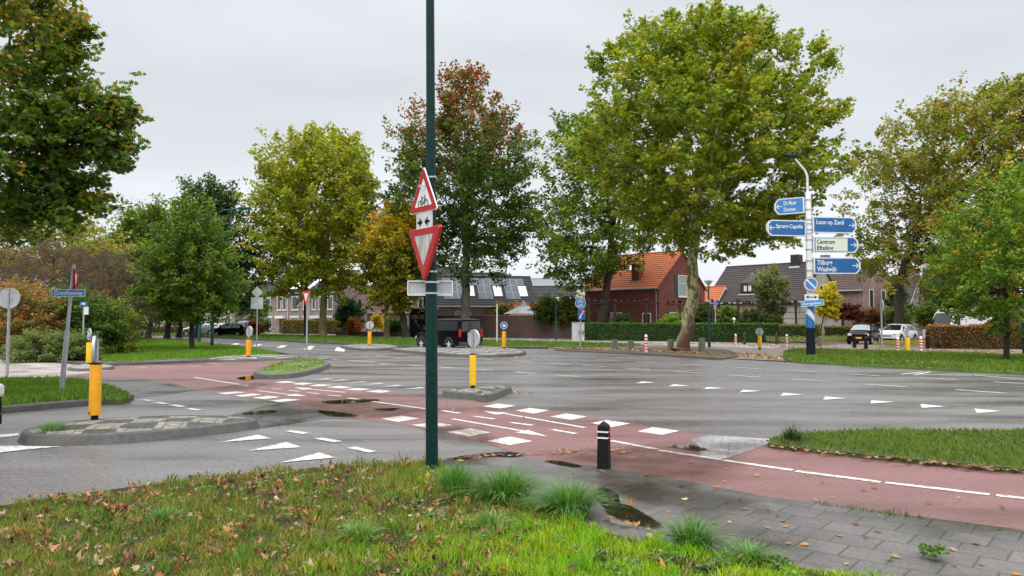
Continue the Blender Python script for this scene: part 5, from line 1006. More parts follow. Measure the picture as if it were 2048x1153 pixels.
# red brick house
h1, r1 = house('brick_house', 'red brick house with a bright orange tiled roof and green shutters', GY(1318, 72), math.radians(-45.5), 9.2, 8.3, 5.15, 8.65, 'brick_red', 'tile_orange', barge='brick_red')
window(h1, 'right', 9.2, 8.3, 3.3, 4.15, 4.9, 6.3, 'curtain_glass', 0, shut=(-1,), hor=True); window(h1, 'right', 9.2, 8.3, 1.7, 1.2, 3.9, 2.6, 'curtain_glass', 1, shut=(-1,))
window(h1, 'front', 9.2, 8.3, 3.4, .9, 4.9, 2.6, 'curtain_glass', 1, shut=(1,)); window(h1, 'front', 9.2, 8.3, 7.3, .9, 8.3, 2.5, 'glass', 1)
roof_window(r1, 5.15, 8.65, 4.15, 4.0, 4.7, 1.9, 2.7)
ch = MB(); ch.b2(5.6, 6.5, .55, 1.35, 5.5, 7.35); ch.b2(5.5, 6.6, .45, 1.45, 7.35, 7.45); ch.build('chimney', 'brick_red', r1)
fl = MB(); fl.b2(5.5, 6.6, .4, .54, 5.45, 5.75); fl.build('flashing', 'zinc', r1)
# dark tiled house
h2, r2 = house('tiled_house', 'cream house with a long dark tiled roof, a dormer and a black chimney', GY(1604, 78), math.radians(-46.5), 11.4, 9.6, 4.0, 8.1, 'plaster_cream', 'tile_dark', barge='door_dark')
ch = MB(); ch.b2(8.2, 9.1, 4.2, 5.3, 7.2, 9.1); ch.build('chimney', 'door_dark', r2); fl = MB(); fl.b2(8.05, 9.25, 4.1, 4.19, 7.55, 7.8); fl.build('flashing', 'window_frame', r2)
dm = MB(); dm.add([(x, y, z) for x in (3.9, 6.6) for y, z in ((.9, 4.75), (.9, 6.0), (3.4, 7.05), (3.2, 6.2))], [(0, 1, 2, 3), (7, 6, 5, 4), (0, 4, 5, 1), (1, 5, 6, 2), (0, 3, 7, 4), (2, 6, 7, 3)]); dmo = dm.build('dormer', 'tile_slate', r2)
window(h2, 'front', 11.4, 9.6, 4.0, 1.2, 5.6, 2.4, 'glass', 1); window(h2, 'front', 11.4, 9.6, 7.4, .2, 8.5, 2.3, 'door_dark', 0); window(h2, 'right', 11.4, 9.6, 4.2, 4.5, 5.0, 5.6, 'glass', 0)
dw = MB(); dw.b2(4.15, 5.5, .80, .90, 4.95, 5.75); dwo = dw.build('window', 'door_dark', r2); dp = MB(); dp.b2(4.4, 4.75, .76, .80, 5.05, 5.65); dp.b2(4.95, 5.3, .76, .80, 5.05, 5.65); dp.build('pane', 'roof_glass', dwo)
gs = MB(); gs.b2(3.8, 6.7, .55, .85, 4.62, 4.72); gs.build('gutter', 'window_frame', r2)
# pinkish gable house
h3, r3 = house('gable_house', 'pinkish brick house with a steep gable and tall narrow windows behind the parked cars', GY(1726, 85), math.radians(-50), 12, 8.2, 5.5, 8.9, 'brick_pink', 'tile_brown', barge='brick_brown')
for a, b in ((1.6, 2.7), (4.7, 5.8)): window(h3, 'right', 12, 8.2, a, 3.2, b, 5.4, 'glass', 0)
window(h3, 'right', 12, 8.2, 3.85, 6.6, 4.35, 8.0, 'glass', 0); window(h3, 'front', 12, 8.2, 8.7, .9, 9.9, 2.3, 'glass', 1)
ch = MB(); ch.b2(5.2, 6.0, 3.6, 4.6, 8.4, 9.9); ch.build('chimney', 'brick_pink', r3)
h4, r4 = house('gable_house', 'small grey gabled house with dark tiles beside the conifer', GY(1819, 100), math.radians(-45), 10, 8.7, 3.9, 7.9, 'brick_grey', 'tile_dark', barge='window_frame')
window(h4, 'right', 10, 8.7, 5.0, 3.4, 5.7, 5.2, 'glass', 0); ch = MB(); ch.b2(8.7, 9.8, 4.0, 5.4, 7.3, 8.9); ch.build('chimney', 'brick_grey', r4)
# solar roof house
h5, r5 = house('solar_house', 'brick house with solar panels and three roof windows behind the brown wall', GY(1074, 88), math.radians(10), 11.8, 9.0, 3.65, 7.1, 'brick_pink', 'tile_slate')
he, hr, yr = 3.65, 7.1, 4.5
for i in range(12):
    for j in range(3):
        x0 = 1.0 + i * .82; y0 = .75 + j * 1.12
        if j < 2 and i % 4 in (3,) and i > 2: continue
        if j == 0 and i > 2 and i % 4 not in (1, 2): continue
        if j < 2 and i > 2 and i % 4 == 0: continue
        if x0 > 10.6: continue
        f = MB(); slope_rect(f, he, hr, yr, x0, x0 + .8, y0, y0 + 1.09, .04, .08); fo = f.build('solar_panel', 'solar_frame', r5); p = MB(); slope_rect(p, he, hr, yr, x0 + .025, x0 + .775, y0 + .03, y0 + 1.06, .08, .086); p.build('cells', 'solar', fo)
for x0 in (3.55, 6.85, 9.9): roof_window(r5, he, hr, yr, x0, x0 + 1.15, 1.1, 2.9)
window(h5, 'front', 11.8, 9, 2.2, 1.9, 4.0, 2.9, 'glass', 1); window(h5, 'front', 11.8, 9, 8.2, 2.2, 9.4, 2.9, 'glass', 1)
h6, r6 = house('solar_house_rear', 'taller roof strip of solar panels rising behind the solar roof', GY(1012, 96), math.radians(5), 9, 7, 5.8, 8.0, 'brick_pink', 'tile_slate', cat='house')
h6.name = 'rear_house'
for i in range(7):
    f = MB(); slope_rect(f, 5.8, 8.0, 3.5, 1.2 + i * 1.0, 2.17 + i * 1.0, 1.3, 3.0, .04, .08); f.build('solar_panel', 'solar', r6)
# terrace at left
h7, r7 = house('terraced_house', 'brown terraced houses with white-framed windows and a dark roof behind the plane trees', GY(669, 105), math.radians(-30), 14.2, 8.4, 6.0, 9.0, 'brick_brown', 'tile_slate')
for a, b in ((.4, 1.5), (2.9, 3.7), (4.0, 4.8), (5.9, 7.2), (8.2, 9.0), (9.9, 10.6), (11.2, 12.1), (12.9, 13.9)): window(h7, 'front', 14.2, 8.4, a, 3.4, b, 5.2, 'glass', 0, lintel=.2)
for a, b in ((.5, 1.9), (5.7, 7.3), (8.2, 9.1), (12.0, 13.8)): window(h7, 'front', 14.2, 8.4, a, .5, b, 2.3, 'glass', 2, lintel=.22)
for a in (3.4, 10.4):
    d_ = MB(); d_.b2(a, a + .95, -.04, 0, 0, 2.1); d_.build('door', 'door_dark', h7); d_ = MB(); d_.b2(a - .3, a + 1.5, -.7, -.05, 2.15, 2.55); d_.build('porch_canopy', 'window_frame', h7)
f = MB(); slope_rect(f, 6.0, 9.0, 4.2, 5.0, 9.2, .5, 2.0, .05, .1); f.build('solar_panel', 'roof_glass', r7); f = MB(); slope_rect(f, 6.0, 9.0, 4.2, 8.6, 11.8, 2.1, 3.8, .05, .1); f.build('solar_panel', 'roof_glass', r7)
for x in (5.1, 9.4): d_ = MB(); d_.tube([(x, -.08, 6), (x, -.08, .1)], .05, 6); d_.build('downpipe', 'window_frame', h7)
h8, r8 = house('garage', 'low brown extension with a white flat roof edge and pale garage door', GY(820, 92), math.radians(-4), 5.4, 5, 2.7, 2.8, 'brick_brown', 'window_frame', flat=True, cat='garage')
for a, b in ((.5, 2.1),): d_ = MB(); d_.b2(a, b, -.05, 0, 0, 2.1); d_.build('garage_door', 'sign_white', h8)
window(h8, 'front', 5.4, 5, 4.2, .1, 5.2, 2.3, 'glass', 0)
h9, r9 = house('terraced_house', 'pinkish brick house half hidden behind the autumn tree and the green pole', GY(938, 98), math.radians(3), 12.6, 9, 5.6, 9.0, 'brick_pink', 'tile_slate')
for a, b, c, d in ((8.6, 9.8, 3.3, 4.8), (6.0, 7.2, 3.3, 4.8), (8.4, 10.1, .9, 2.5), (11.0, 12.3, .1, 2.0), (3.5, 4.7, 3.3, 4.8)): window(h9, 'front', 12.6, 9, a, c, b, d, 'glass', 1)
# white building, tiled house behind
h10, _ = house('flat_roofed_building', 'white flat-roofed modern building behind the orange roof', GY(1200, 118), math.radians(-6), 9, 8, 8.3, 8.5, 'plaster_white', 'lead', flat=True, cat='building')
d_ = MB(); d_.b2(.5, 8.5, -.04, 0, 5.8, 6.9); d_.build('window', 'curtain_glass', h10)
h11, r11 = house('tiled_house', 'small dark tiled roof with skylights left of the orange roof', GY(1182, 96), math.radians(-4), 9.5, 8, 3.6, 6.3, 'plaster_white', 'tile_slate')
for x0 in (4.6, 6.8): roof_window(r11, 3.6, 6.3, 4, x0, x0 + .9, .5, 1.7)
f = MB(); f.b2(7.6, 8.9, 1.3, 1.4, 4.6, 5.8); f.build('dormer', 'window_frame', r11)
h12, r12 = house('tiled_house', 'grey roofed house peeping between the solar roof and the plane tree', GY(1125, 112), math.radians(-10), 8, 8, 6.3, 8.3, 'plaster_white', 'lead')
window(h12, 'front', 8, 8, 4.2, 4.3, 6.4, 6.0, 'glass', 1)
h13, r13 = house('annexe', 'low orange tiled annexe at the right foot of the brick house', GY(1428, 84), math.radians(-45), 5, 5, 3.3, 5.6, 'brick_red', 'tile_orange')
# far left row
for i, (pxr, Yd, wl, lb) in enumerate(((330, 118, 'brick_pink', 'far pale house glimpsed between the tree trunks behind the low hedge'), (470, 122, 'brick_grey', 'far grey house behind the parked cars at the left'), (533, 128, 'brick_pink', 'far pinkish house just left of the terrace'), (215, 116, 'plaster_cream', 'far cream house behind the bushes at the left'))):
    hh_, rr2 = house('distant_house', lb, GY(pxr, Yd), math.radians(-14), 10, 8, 5.6, 8.6, wl, 'tile_slate')
    for a in (.8, 3.2, 6, 8): window(hh_, 'front', 10, 8, a, 3.3, a + 1.3, 4.8, 'glass', 0); window(hh_, 'front', 10, 8, a, .8, a + 1.3, 2.3, 'glass', 1, lintel=.2)
hs, rs_ = house('neighbour_house', 'far house half hidden behind the right verge tree', GY(2040, 86), math.radians(-20), 9, 8, 4.5, 8.0, 'brick_brown', 'tile_slate'); window(hs, 'front', 9, 8, 3, 1, 5, 2.6, 'glass', 1)
# garden wall
a, b = GY(862, 83), GY(1148, 72); d = b - a; th = thing('garden_wall', 'long brown brick garden wall behind the black van', 'wall', a, math.atan2(d.y, d.x)); w = MB(); w.b2(0, d.length, 0, .22, 0, 2.25); w.build('wall', 'brick_garden', th); w = MB(); w.b2(-.03, d.length + .03, -.04, .26, 2.252, 2.32); w.build('coping', 'brick_brown', th)
a, b = GY(672, 86), GY(806, 83); d = b - a; th = thing('low_wall', 'low dark brick garden wall in front of the terrace gable', 'wall', a, math.atan2(d.y, d.x)); w = MB(); w.b2(0, d.length, 0, .22, 0, .55); w.build('wall', 'brick_garden', th)
# garden umbrella roof / gazebo
p = GY(1047, 80); th = thing('gazebo', 'peaked grey canvas gazebo roof behind the brown wall', 'gazebo', p, .5); m_ = MB(); k_ = [(-1.6, -1.6, 2.5), (1.6, -1.6, 2.5), (1.6, 1.6, 2.5), (-1.6, 1.6, 2.5), (-.35, -.35, 3.3), (.35, -.35, 3.3), (.35, .35, 3.3), (-.35, .35, 3.3), (0, 0, 4.0)]
m_.add(k_, [(0, 1, 5, 4), (1, 2, 6, 5), (2, 3, 7, 6), (3, 0, 4, 7), (4, 5, 8), (5, 6, 8), (6, 7, 8), (7, 4, 8)]); m_.build('canopy', 'zinc', th)
for x in (-1.5, 1.5):
    for y in (-1.5, 1.5): m_ = MB(); m_.tube([(x, y, 0), (x, y, 2.5)], .04, 6); m_.build('pole', 'galv', th)
p = GY(1062, 86); th, ro_ = house('garden_shed', 'small orange-tiled garden shed roof behind the ivy', GY(1078, 84), math.radians(5), 3.2, 3, 2.6, 3.6, 'brick_brown', 'tile_orange', cat='shed')
# black shed with graffiti
th = thing('graffiti_shed', 'black box-shaped shed with white graffiti beside the autumn tree', 'shed', GY(819, 80)); w = MB(); w.b2(0, 2.75, 0, 2.4, 0, 3.05); w.build('wall', 'black_rough', th); w = MB(); w.b2(-.1, 2.85, -.1, 2.5, 3.052, 3.14); w.build('roof', 'window_frame', th)
gm = MB(); rg = random.Random(4)
def scribble(mb, strokes, x, z, s, y, w=.04):
    for st_ in strokes:
        pts_ = [(x + a * s, y, z + b * s) for a, b in st_]; mb.tube(pts_, w, 4)
SC = [[(0, 0), (0, 1), (.5, 0), (.5, 1)], [(1.1, 1), (.7, 1), (.7, 0), (1.1, 0)], [(.7, .5), (1, .5)], [(1.3, 0), (1.3, 1), (1.6, .8), (1.3, .5), (1.7, 0)], [(2.3, .9), (1.9, .9), (1.9, .5), (2.3, .5), (2.3, 0), (1.9, 0)], [(2.6, 0), (2.6, 1), (3, 1), (3, 0), (2.6, 0)]]
scribble(gm, SC, .25, 1.95, .42, -.012, .025); scribble(gm, [[(0, 1), (.25, 0), (.5, .7), (.75, 0), (1, 1)], [(1.2, 0), (1.2, .6), (1.6, .6), (1.6, 0)], [(1.8, .2), (2.6, 0)]], 1.0, .85, .5, -.012, .025); scribble(gm, [[(0, 0), (.8, .5)], [(.2, .7), (1, -.9)]], .5, 1.6, .4, -.012, .02)
gm.build('graffiti', 'graffiti', th)
# utility cabinet
th = thing('utility_cabinet', 'grey-white utility cabinet with dark scrawls behind the blue cycle signs', 'cabinet', GY(1156, 62)); w = MB(); w.b2(-.5, .5, -.3, .3, .0, 1.55); w.build('case', 'cabinet', th, bevel=.015); w = MB(); w.b2(-.54, .54, -.34, .34, 1.552, 1.6); w.build('lid', 'cabinet', th)
gm = MB(); scribble(gm, [[(0, 0), (.1, .9), (.25, .2), (.4, 1), (.5, .1)], [(.7, 1), (.8, 0), (1, .9)], [(.9, .2), (.7, .5), (1.1, .6)]], .05, .55, .42, -.315, .018); gm.build('graffiti', 'black', th)
w = MB(); w.b2(-.02, -.005, -.306, -.30, .1, 1.5); w.build('door_gap', 'black', th)
# espaliered lime trees
def espalier(px, Y, label, seed):
    rg = random.Random(seed); th = thing('espalier_tree', label, 'tree', GY(px, Y), group='pollarded espalier trees along the hedge'); t = MB(); hw = 1.35
    t.tube([(0, 0, 0), (.02, 0, 1.6), (0, .02, 3.2)], [.13, .11, .12], 8); t.build('trunk', 'vine', th, smooth=True); a = MB()
    for z in (3.25, 2.55, 1.95): a.tube([(-hw, .03, z + rg.uniform(-.05, .05)), (-.5, 0, z), (0, 0, z - .05), (.5, 0, z), (hw, .03, z + rg.uniform(-.05, .05))], .045 if z > 3 else .025, 5)
    a.build('branch', 'vine', th); k = MB()
    for x in [0] + [-hw + (i + .5) * 2 * hw / 5 for i in range(5)]:
        for j in range(4):
            c = Vector((x + rg.uniform(-.09, .09), rg.uniform(-.08, .08), 3.33 + rg.uniform(-.02, .2) + (.12 if x == 0 else 0))); r = rg.uniform(.06, .13) * (1.3 if x == 0 else 1); k.lathe([(r * .3, -r), (r, -.2 * r), (r * .9, .5 * r), (r * .2, r)], 6, c)
    k.build('pollard_knob', 'vine', th)
for i, (px_, lb) in enumerate(((1177, 'leftmost pollarded espalier tree, beside the blue cycle sign'), (1230, 'pollarded espalier between the dark leaning trunk and the house window'), (1292, 'pollarded espalier in front of the brick house wall'), (1360, 'pollarded espalier in front of the lower shuttered window'), (1425, 'pollarded espalier behind the green mushroom lamp'), (1477, 'pollarded espalier beside the small white post behind the hedge'), (1517, 'pollarded espalier above the car roof behind the hedge'), (1552, 'pollarded espalier below the wispy tree'), (1592, 'rightmost pollarded espalier, just left of the signpost'))):
    espalier(px_, 67 + .4 * i, lb, i)

# ================================================================ SIGNS, POSTS
def pole_between(mb, p0, p1, r, n=14): mb.tube([p0, p1], r, n)
# foreground green lamp post
b0 = G(864, 940, .03); Yp = b0.y; topx = AT(858, -400, Yp).x
lp = thing('street_lamp', 'tall dark green lamp post in the foreground rising out of the picture', 'lamp post', (b0.x, Yp, 0)); m_ = MB(); lean = topx - b0.x
m_.tube([(0, 0, -.1), (lean * .2, 0, 1.6), (lean * .5, 0, 4.0), (lean, 0, 7.5)], [.067, .063, .048, .04], 24); m_.build('pole', 'green_pole', lp, smooth=True)
m_ = MB(); m_.tube([(lean, 0, 7.45), (lean + .1, 0, 7.9), (lean + .6, 0, 8.1), (lean + 1.1, 0, 8.12)], .03, 10); m_.build('arm', 'green_pole', lp, smooth=True); m_ = MB(); m_.b2(lean + 1.0, lean + 1.6, -.12, .12, 8.06, 8.2); m_.build('lamp_head', 'green_pole', lp, bevel=.03)
def polex(z): return b0.x + lean * min(1, z / 7.5)
def zat(py): return AT(864, py, Yp).z
def strap(parent, z, r, x=0., y=0.):
    m_ = MB(); m_.lathe([(r, -.011), (r + .003, -.011), (r + .003, .011), (r, .011)], 18, (x, y, z), cap=False); m_.box((x + r + .012, y, z), (.03, .02, .022)); m_.build('clamp', 'steel', parent)
# warning sign (bicycles), turned to the left-near road
rzS = math.radians(-52)
def sign_at(name, label, cat, px, py, Y, rz, group=None, z=None): 
    p = AT(px, py, Y); return thing(name, label, cat, p, rz, group)
YS = Yp - .10
s1 = sign_at('warning_sign', 'red-bordered triangular bicycle warning sign, topmost on the green pole', 'road sign', 851, 390, YS, rzS)
H_ = .50
s1.location.z = zat(397); zb = 0
m_ = MB(); m_.ring(tri(H_ + .035, up=True), tri(H_ - .0, up=True, r=.025), -.005, .022); m_.plate(tri(H_ + .03, up=True), .010, .018); m_.build('rim', 'sign_red_edge', s1)
m_ = MB(); m_.plate(tri(H_, r=.025), -.008, .004); m_.build('panel', 'sign_white', s1)
m_ = MB(); m_.ring(tri(H_ * .95, r=.023), tri(H_ * .62, r=.01), -.012, -.0085); m_.build('border', 'sign_red', s1)
bk = MB()
def ringxz(mb, cx, cz, r, w, yf=-.0125, yb=-.0085, n=20): mb.ring(circ(r, n, cx, cz), circ(r - w, n, cx, cz), yf, yb)
def barxz(mb, a, b, w, yf=-.0125, yb=-.0085):
    d = Vector((b[0] - a[0], b[1] - a[1])); n = Vector((-d.y, d.x)).normalized() * w / 2; mb.plate([(a[0] - n.x, a[1] - n.y), (b[0] - n.x, b[1] - n.y), (b[0] + n.x, b[1] + n.y), (a[0] + n.x, a[1] + n.y)], yf, yb)
def bicycle(mb, cx, cz, s, w=.006, yf=-.0125, yb=-.0085):
    P = lambda a, b: (cx + a * s, cz + b * s)
    ringxz(mb, *P(-.5, 0), .32 * s, w * 1.2, yf, yb); ringxz(mb, *P(.5, 0), .32 * s, w * 1.2, yf, yb)
    for a, b in (((-.5, 0), (-.22, .5)), ((-.22, .5), (.28, .5)), ((.28, .5), (0, -.05)), ((0, -.05), (-.22, .5)), ((-.5, 0), (0, -.05)), ((.5, 0), (.22, .7)), ((.12, .72), (.36, .68)), ((-.22, .5), (-.26, .62)), ((-.36, .62), (-.16, .62))): barxz(mb, P(*a), P(*b), w, yf, yb)
bicycle(bk, 0, -.075, .125); bk.build('bicycle_symbol', 'black', s1); strap(s1, .11, .056, y=.0); bpy.data.objects.remove(s1.children[-1])
s2 = sign_at('arrow_plate', 'square white plate with two facing black arrows, between the triangles on the green pole', 'road sign', 852, 449, YS, rzS); s2.location.z = zat(447)
m_ = MB(); m_.plate(rrect(.30, .205, .02), -.006, .014); m_.build('panel', 'sign_dusty', s2, bevel=0)
m_ = MB()
for sx in (1, -1): m_.plate([(sx * x, z) for x, z in [(-.12, -.013), (-.075, -.013), (-.085, -.05), (-.02, 0), (-.085, .05), (-.075, .013), (-.12, .013)]], -.0105, -.0065)
m_.build('arrow_symbol', 'black', s2)
s3 = sign_at('give_way_sign', 'dirty red and white inverted triangle sign on the green pole', 'road sign', 852, 505, YS, rzS); s3.location.z = zat(493)
H3 = .54
m_ = MB(); m_.ring(tri(H3 + .035, up=False), tri(H3, up=False, r=.025), -.005, .03); m_.build('rim', 'sign_red_edge', s3)
m_ = MB(); m_.plate(tri(H3 + .005, up=False, r=.025), -.008, .004); m_.build('panel', 'sign_dirty', s3); m_ = MB(); m_.ring(tri(H3, up=False, r=.024), tri(H3 * .63, up=False, r=.01), -.012, -.0085); m_.build('border', 'sign_red', s3)
for s_ in (s1, s2, s3): s_.location.x = polex(s_.location.z) - .062
s4 = thing('sign_panel', 'blank grey back of a wide rectangular sign strapped low on the green pole', 'road sign', (polex(2) - .02, Yp + .09, zat(576)), math.radians(3))
m_ = MB(); m_.plate(rrect(.49, .155, .012), .0, .006); m_.build('panel', 'grey_back', s4)
m_ = MB(); m_.ring(rrect(.495, .165, .014), rrect(.47, .138, .01), -.018, .008); m_.build('rim', 'sign_white', s4)
for z, par in ((zat(356), s1), (zat(544), s3), (zat(565), s4), (zat(587), s4)):
    m_ = MB(); R_ = .062; m_.lathe([(R_, -.009), (R_ + .004, -.009), (R_ + .004, .009), (R_, .009)], 20, (0, 0, 0), cap=False); m_.box((R_ + .012, 0, 0), (.03, .018, .018)); o = m_.build('clamp', 'steel', par)
    dloc = Vector((polex(z), Yp, z)) - par.location; dloc.rotate(Matrix.Rotation(-par.rotation_euler.z, 3, 'Z')); o.location = dloc
# near black bollard
def near_bollard():
    p = G(1208, 936, .012); th = thing('bollard', 'square black bollard with white and red reflective bands on the near footpath', 'bollard', (p.x, p.y, 0), math.radians(-20))
    m_ = MB(); w = .066; w2 = .055; vs = []
    for z, a in ((-.05, w), (.44, w2 + .003), (.475, w2)): vs += [(-a, -a, z), (a, -a, z), (a, a, z), (-a, a, z)]
    vs += [(0, 0, .525)]
    fs = [(i * 4 + j, i * 4 + (j + 1) % 4, i * 4 + 4 + (j + 1) % 4, i * 4 + 4 + j) for i in range(2) for j in range(4)] + [(8 + j, 8 + (j + 1) % 4, 12) for j in range(4)]
    m_.add(vs, fs); m_.build('post', 'black_rough', th, bevel=.008)
    for z in (.40, .335):
        for f_, nm in ((0, 'sign_white'), (1, 'lamp_red')):
            a = w2 + .006; b_ = MB()
            if f_ == 0: b_.b2(-a - .001, a + .001, -a - .004, -a + .004, z, z + .016)
            else: b_.b2(a - .004, a + .004, -a + .0042, a, z, z + .018)
            b_.build('reflective_band', nm, th)
near_bollard()
# yellow bollards
def yellow_bollard(px, py, Y, hpost, r, sign_r, rz, label, m='yellow', front='back', sign_h=None, base=True, z0=.0, scuffs=False):
    p = GY(px, Y); th = thing('traffic_bollard', label, 'bollard', (p.x, p.y, z0), rz, 'yellow traffic bollards')
    b_ = MB(); b_.lathe([(r * .6, -.02), (r * .6, .1)], 14); b_.build('base', 'black', th)
    b_ = MB(); b_.lathe([(r, .09), (r, hpost - .012), (r * .96, hpost)], 24); b_.build('post', m, th, smooth=True)
    if scuffs:
        for z, a0, a1, h_ in ((.42, 3.6, 4.9, .008), (.10, 4.4, 5.6, .05), (hpost * .8, 3.9, 4.8, .015)):
            b_ = MB(); pts_ = [(math.cos(a0 + (a1 - a0) * i / 6) * (r + .0015), math.sin(a0 + (a1 - a0) * i / 6) * (r + .0015)) for i in range(7)]
            for i in range(6): b_.add([(pts_[i][0], pts_[i][1], z), (pts_[i + 1][0], pts_[i + 1][1], z + .004), (pts_[i + 1][0], pts_[i + 1][1], z + h_ * (.5 + .5 * math.sin(i))), (pts_[i][0], pts_[i][1], z + h_)], [(0, 1, 2, 3)])
            b_.build('scuff_mark', 'scuff', th)
    b_ = MB(); b_.lathe([(r * 1.02, hpost + .001), (r * 1.02, hpost + .02), (.02, hpost + .03)], 20); b_.build('cap', 'black', th)
    if sign_r:
        sh = sign_h or sign_r * 2.1; zc = hpost + sh - sign_r
        b_ = MB(); b_.tube([(0, .012, hpost), (0, .012, zc + sign_r * .8)], .022, 8); b_.build('sign_pole', 'galv', th)
        b_ = MB(); b_.plate([(x, z + zc) for x, z in circ(sign_r)], -.035, -.015); b_.ring([(x, z + zc) for x, z in circ(sign_r + .012)], [(x, z + zc) for x, z in circ(sign_r)], -.045, -.005)
        so_ = b_.build('sign', 'grey_back', th)
        b_ = MB(); b_.ring([(x, z + zc) for x, z in circ(sign_r)], [(x, z + zc) for x, z in circ(sign_r * .93)], -.0385, -.0355); b_.build('white_rim', 'sign_white', so_)
        b_ = MB(); b_.plate([(x, z + zc) for x, z in circ(sign_r * .93)], -.038, -.0355); b_.build('blue_face', 'sign_blue', so_)
        b_ = MB(); k = sign_r; R45 = lambda x, z: ((x - z) * .7071, (x + z) * .7071 + zc)
        b_.plate([R45(x * k, z * k) for x, z in [(-.13, .62), (-.13, -.05), (-.42, .12), (-.42, -.22), (0, -.62), (.42, -.22), (.42, .12), (.13, -.05), (.13, .62)]], -.042, -.0385); b_.build('arrow_symbol', 'sign_white', so_)
    return th
yellow_bollard(194, 836, 11.1, .83, .082, .19, math.radians(-66), 'near orange-yellow bollard with dark scuffs on the long chequered island', m='orange_yellow', z0=.15, scuffs=True, sign_h=.41)
yellow_bollard(181, 729, 27.2, .82, .115, .19, math.radians(-46), 'yellow bollard on the tiny island right behind the near orange one', z0=.06, sign_h=.48)
yellow_bollard(498, 718, 31.6, .78, .11, .22, math.radians(139), 'orange bollard at the corner of the middle lawn with a red-white band', m='orange_yellow', z0=.1, sign_h=.55)
yellow_bollard(739.5, 692, 46.3, .92, .12, .24, math.radians(175), 'orange bollard on the small island left of the black van', m='orange_yellow', z0=.14, sign_h=.6)
yellow_bollard(946, 777, 16.3, .75, .076, .185, math.radians(131), 'bright yellow bollard on the triangular island right of the green pole', z0=.15, sign_h=.53)
yellow_bollard(1008, 698, 41.5, .96, .115, .19, math.radians(-8), 'orange bollard with a blue arrow sign facing us, in front of the garden wall', m='orange_yellow', z0=.14, sign_h=.52)
yellow_bollard(1519, 699, 44.3, .84, .11, .22, math.radians(178), 'yellow bollard with a grey round sign back on the forecourt left of the signpost', z0=.0, sign_h=.42)
yellow_bollard(1814, 704, 40.5, .80, .115, .24, math.radians(221), 'yellow bollard between two red and white posts at the right', z0=.0, sign_h=.58)
# red white posts
def post_rw(px, Y, h, label, n=4, z0=.0):
    p = GY(px, Y); th = thing('striped_post', label, 'bollard', (p.x, p.y, z0), 0, 'red and white striped posts'); r = .075
    b_ = MB(); b_.lathe([(r, -.02), (r, h - .05), (r * .7, h - .015), (r * .3, h)], 14); b_.build('post', 'sign_white', th, smooth=True)
    for i in range(n): z = .18 + i * (h - .25) / n; b_ = MB(); b_.lathe([(r + .003, z), (r + .003, z + (h - .2) / n * .5)], 14, cap=False); b_.build('red_band', 'sign_red_edge', th)
for px_, Y_, h_, lb in ((1292, 38.7, .98, 'striped post beside the big plane tree, nearest the cycle signs'), (1471, 53, .78, 'striped post left of the brown post on the forecourt'), (1573, 49, .82, 'striped post just left of the direction signpost'), (1795, 40.7, .80, 'striped post left of the yellow bollard at the right'), (1841, 40.7, .84, 'striped post right of the yellow bollard, before the beech hedge')): post_rw(px_, Y_, h_, lb, 5 if px_ == 1292 else 4)
def post_dark(px, Y, h, m, label, sq=False, w=.08, z0=0.):
    p = GY(px, Y); th = thing('bollard' if not sq else 'wooden_post', label, 'bollard' if not sq else 'post', (p.x, p.y, z0), .25, 'dark bollards on the far side' if not sq else 'short wooden posts round the tree bed')
    b_ = MB()
    if sq: b_.b2(-w, w, -w, w, -.02, h - .03); b_.add([(-w, -w, h - .03), (w, -w, h - .03), (w, w, h - .03), (-w, w, h - .03), (-w * .8, -w * .8, h), (w * .8, -w * .8, h), (w * .8, w * .8, h), (-w * .8, w * .8, h)], [(0, 1, 5, 4), (1, 2, 6, 5), (2, 3, 7, 6), (3, 0, 4, 7), (4, 5, 6, 7)]); b_.build('post', m, th)
    else:
        b_.lathe([(w * 1.15, -.02), (w, .3), (w * .85, h - .12), (w * 1.05, h - .1), (w * 1.05, h - .02), (w * .6, h)], 10); b_.build('post', m, th, smooth=True); b_ = MB(); b_.lathe([(w * .88, h - .24), (w * .88, h - .18)], 10, cap=False); b_.build('red_band', 'lamp_red', th)
for px_, Y_, h_, lb in ((1489, 54, .86, 'brown bollard right of the striped post on the forecourt'), (1553, 54, .84, 'brown bollard between the yellow bollard and a striped post'), (1708, 47, .86, 'dark bollard in front of the black hatchback, left one'), (1731, 45, .90, 'dark bollard in front of the black hatchback, right one'), (1854, 45.5, .98, 'black bollard at the left end of the beech hedge')): post_dark(px_, Y_, h_, 'brown_post' if px_ < 1600 else 'black_rough', lb, w=.10)
for px_, Y_, h_, lb in ((1229, 42.5, .62, 'weathered square post, leftmost in the tree bed'), (1261, 42, .58, 'weathered square post left of the large striped post'), (1341, 40.6, .66, 'weathered square post just left of the big plane trunk'), (1403, 39.6, .78, 'weathered square post right of the big plane trunk'), (1639, 50, .64, 'weathered square post right of the signpost')): post_dark(px_, Y_, h_, 'wood_post', lb, sq=True, w=.13)
# direction signpost
SP = G(1622, 714, .05); Ys = SP.y; zS = lambda py: AT(1622, py, Ys).z; k_ = Ys / F
sp_ = thing('direction_signpost', 'tall white direction signpost with five blue arms, a lamp and a blue-white striped foot', 'signpost', (SP.x, Ys, 0))
m_ = MB(); m_.lathe([(.20, .0), (.19, zS(656))], 20); m_.build('black_foot', 'navy', sp_, smooth=True)
m_ = MB(); m_.lathe([(.19, zS(656)), (.175, zS(612))], 20); m_.build('lower_pole', 'sign_blue_mid', sp_, smooth=True)
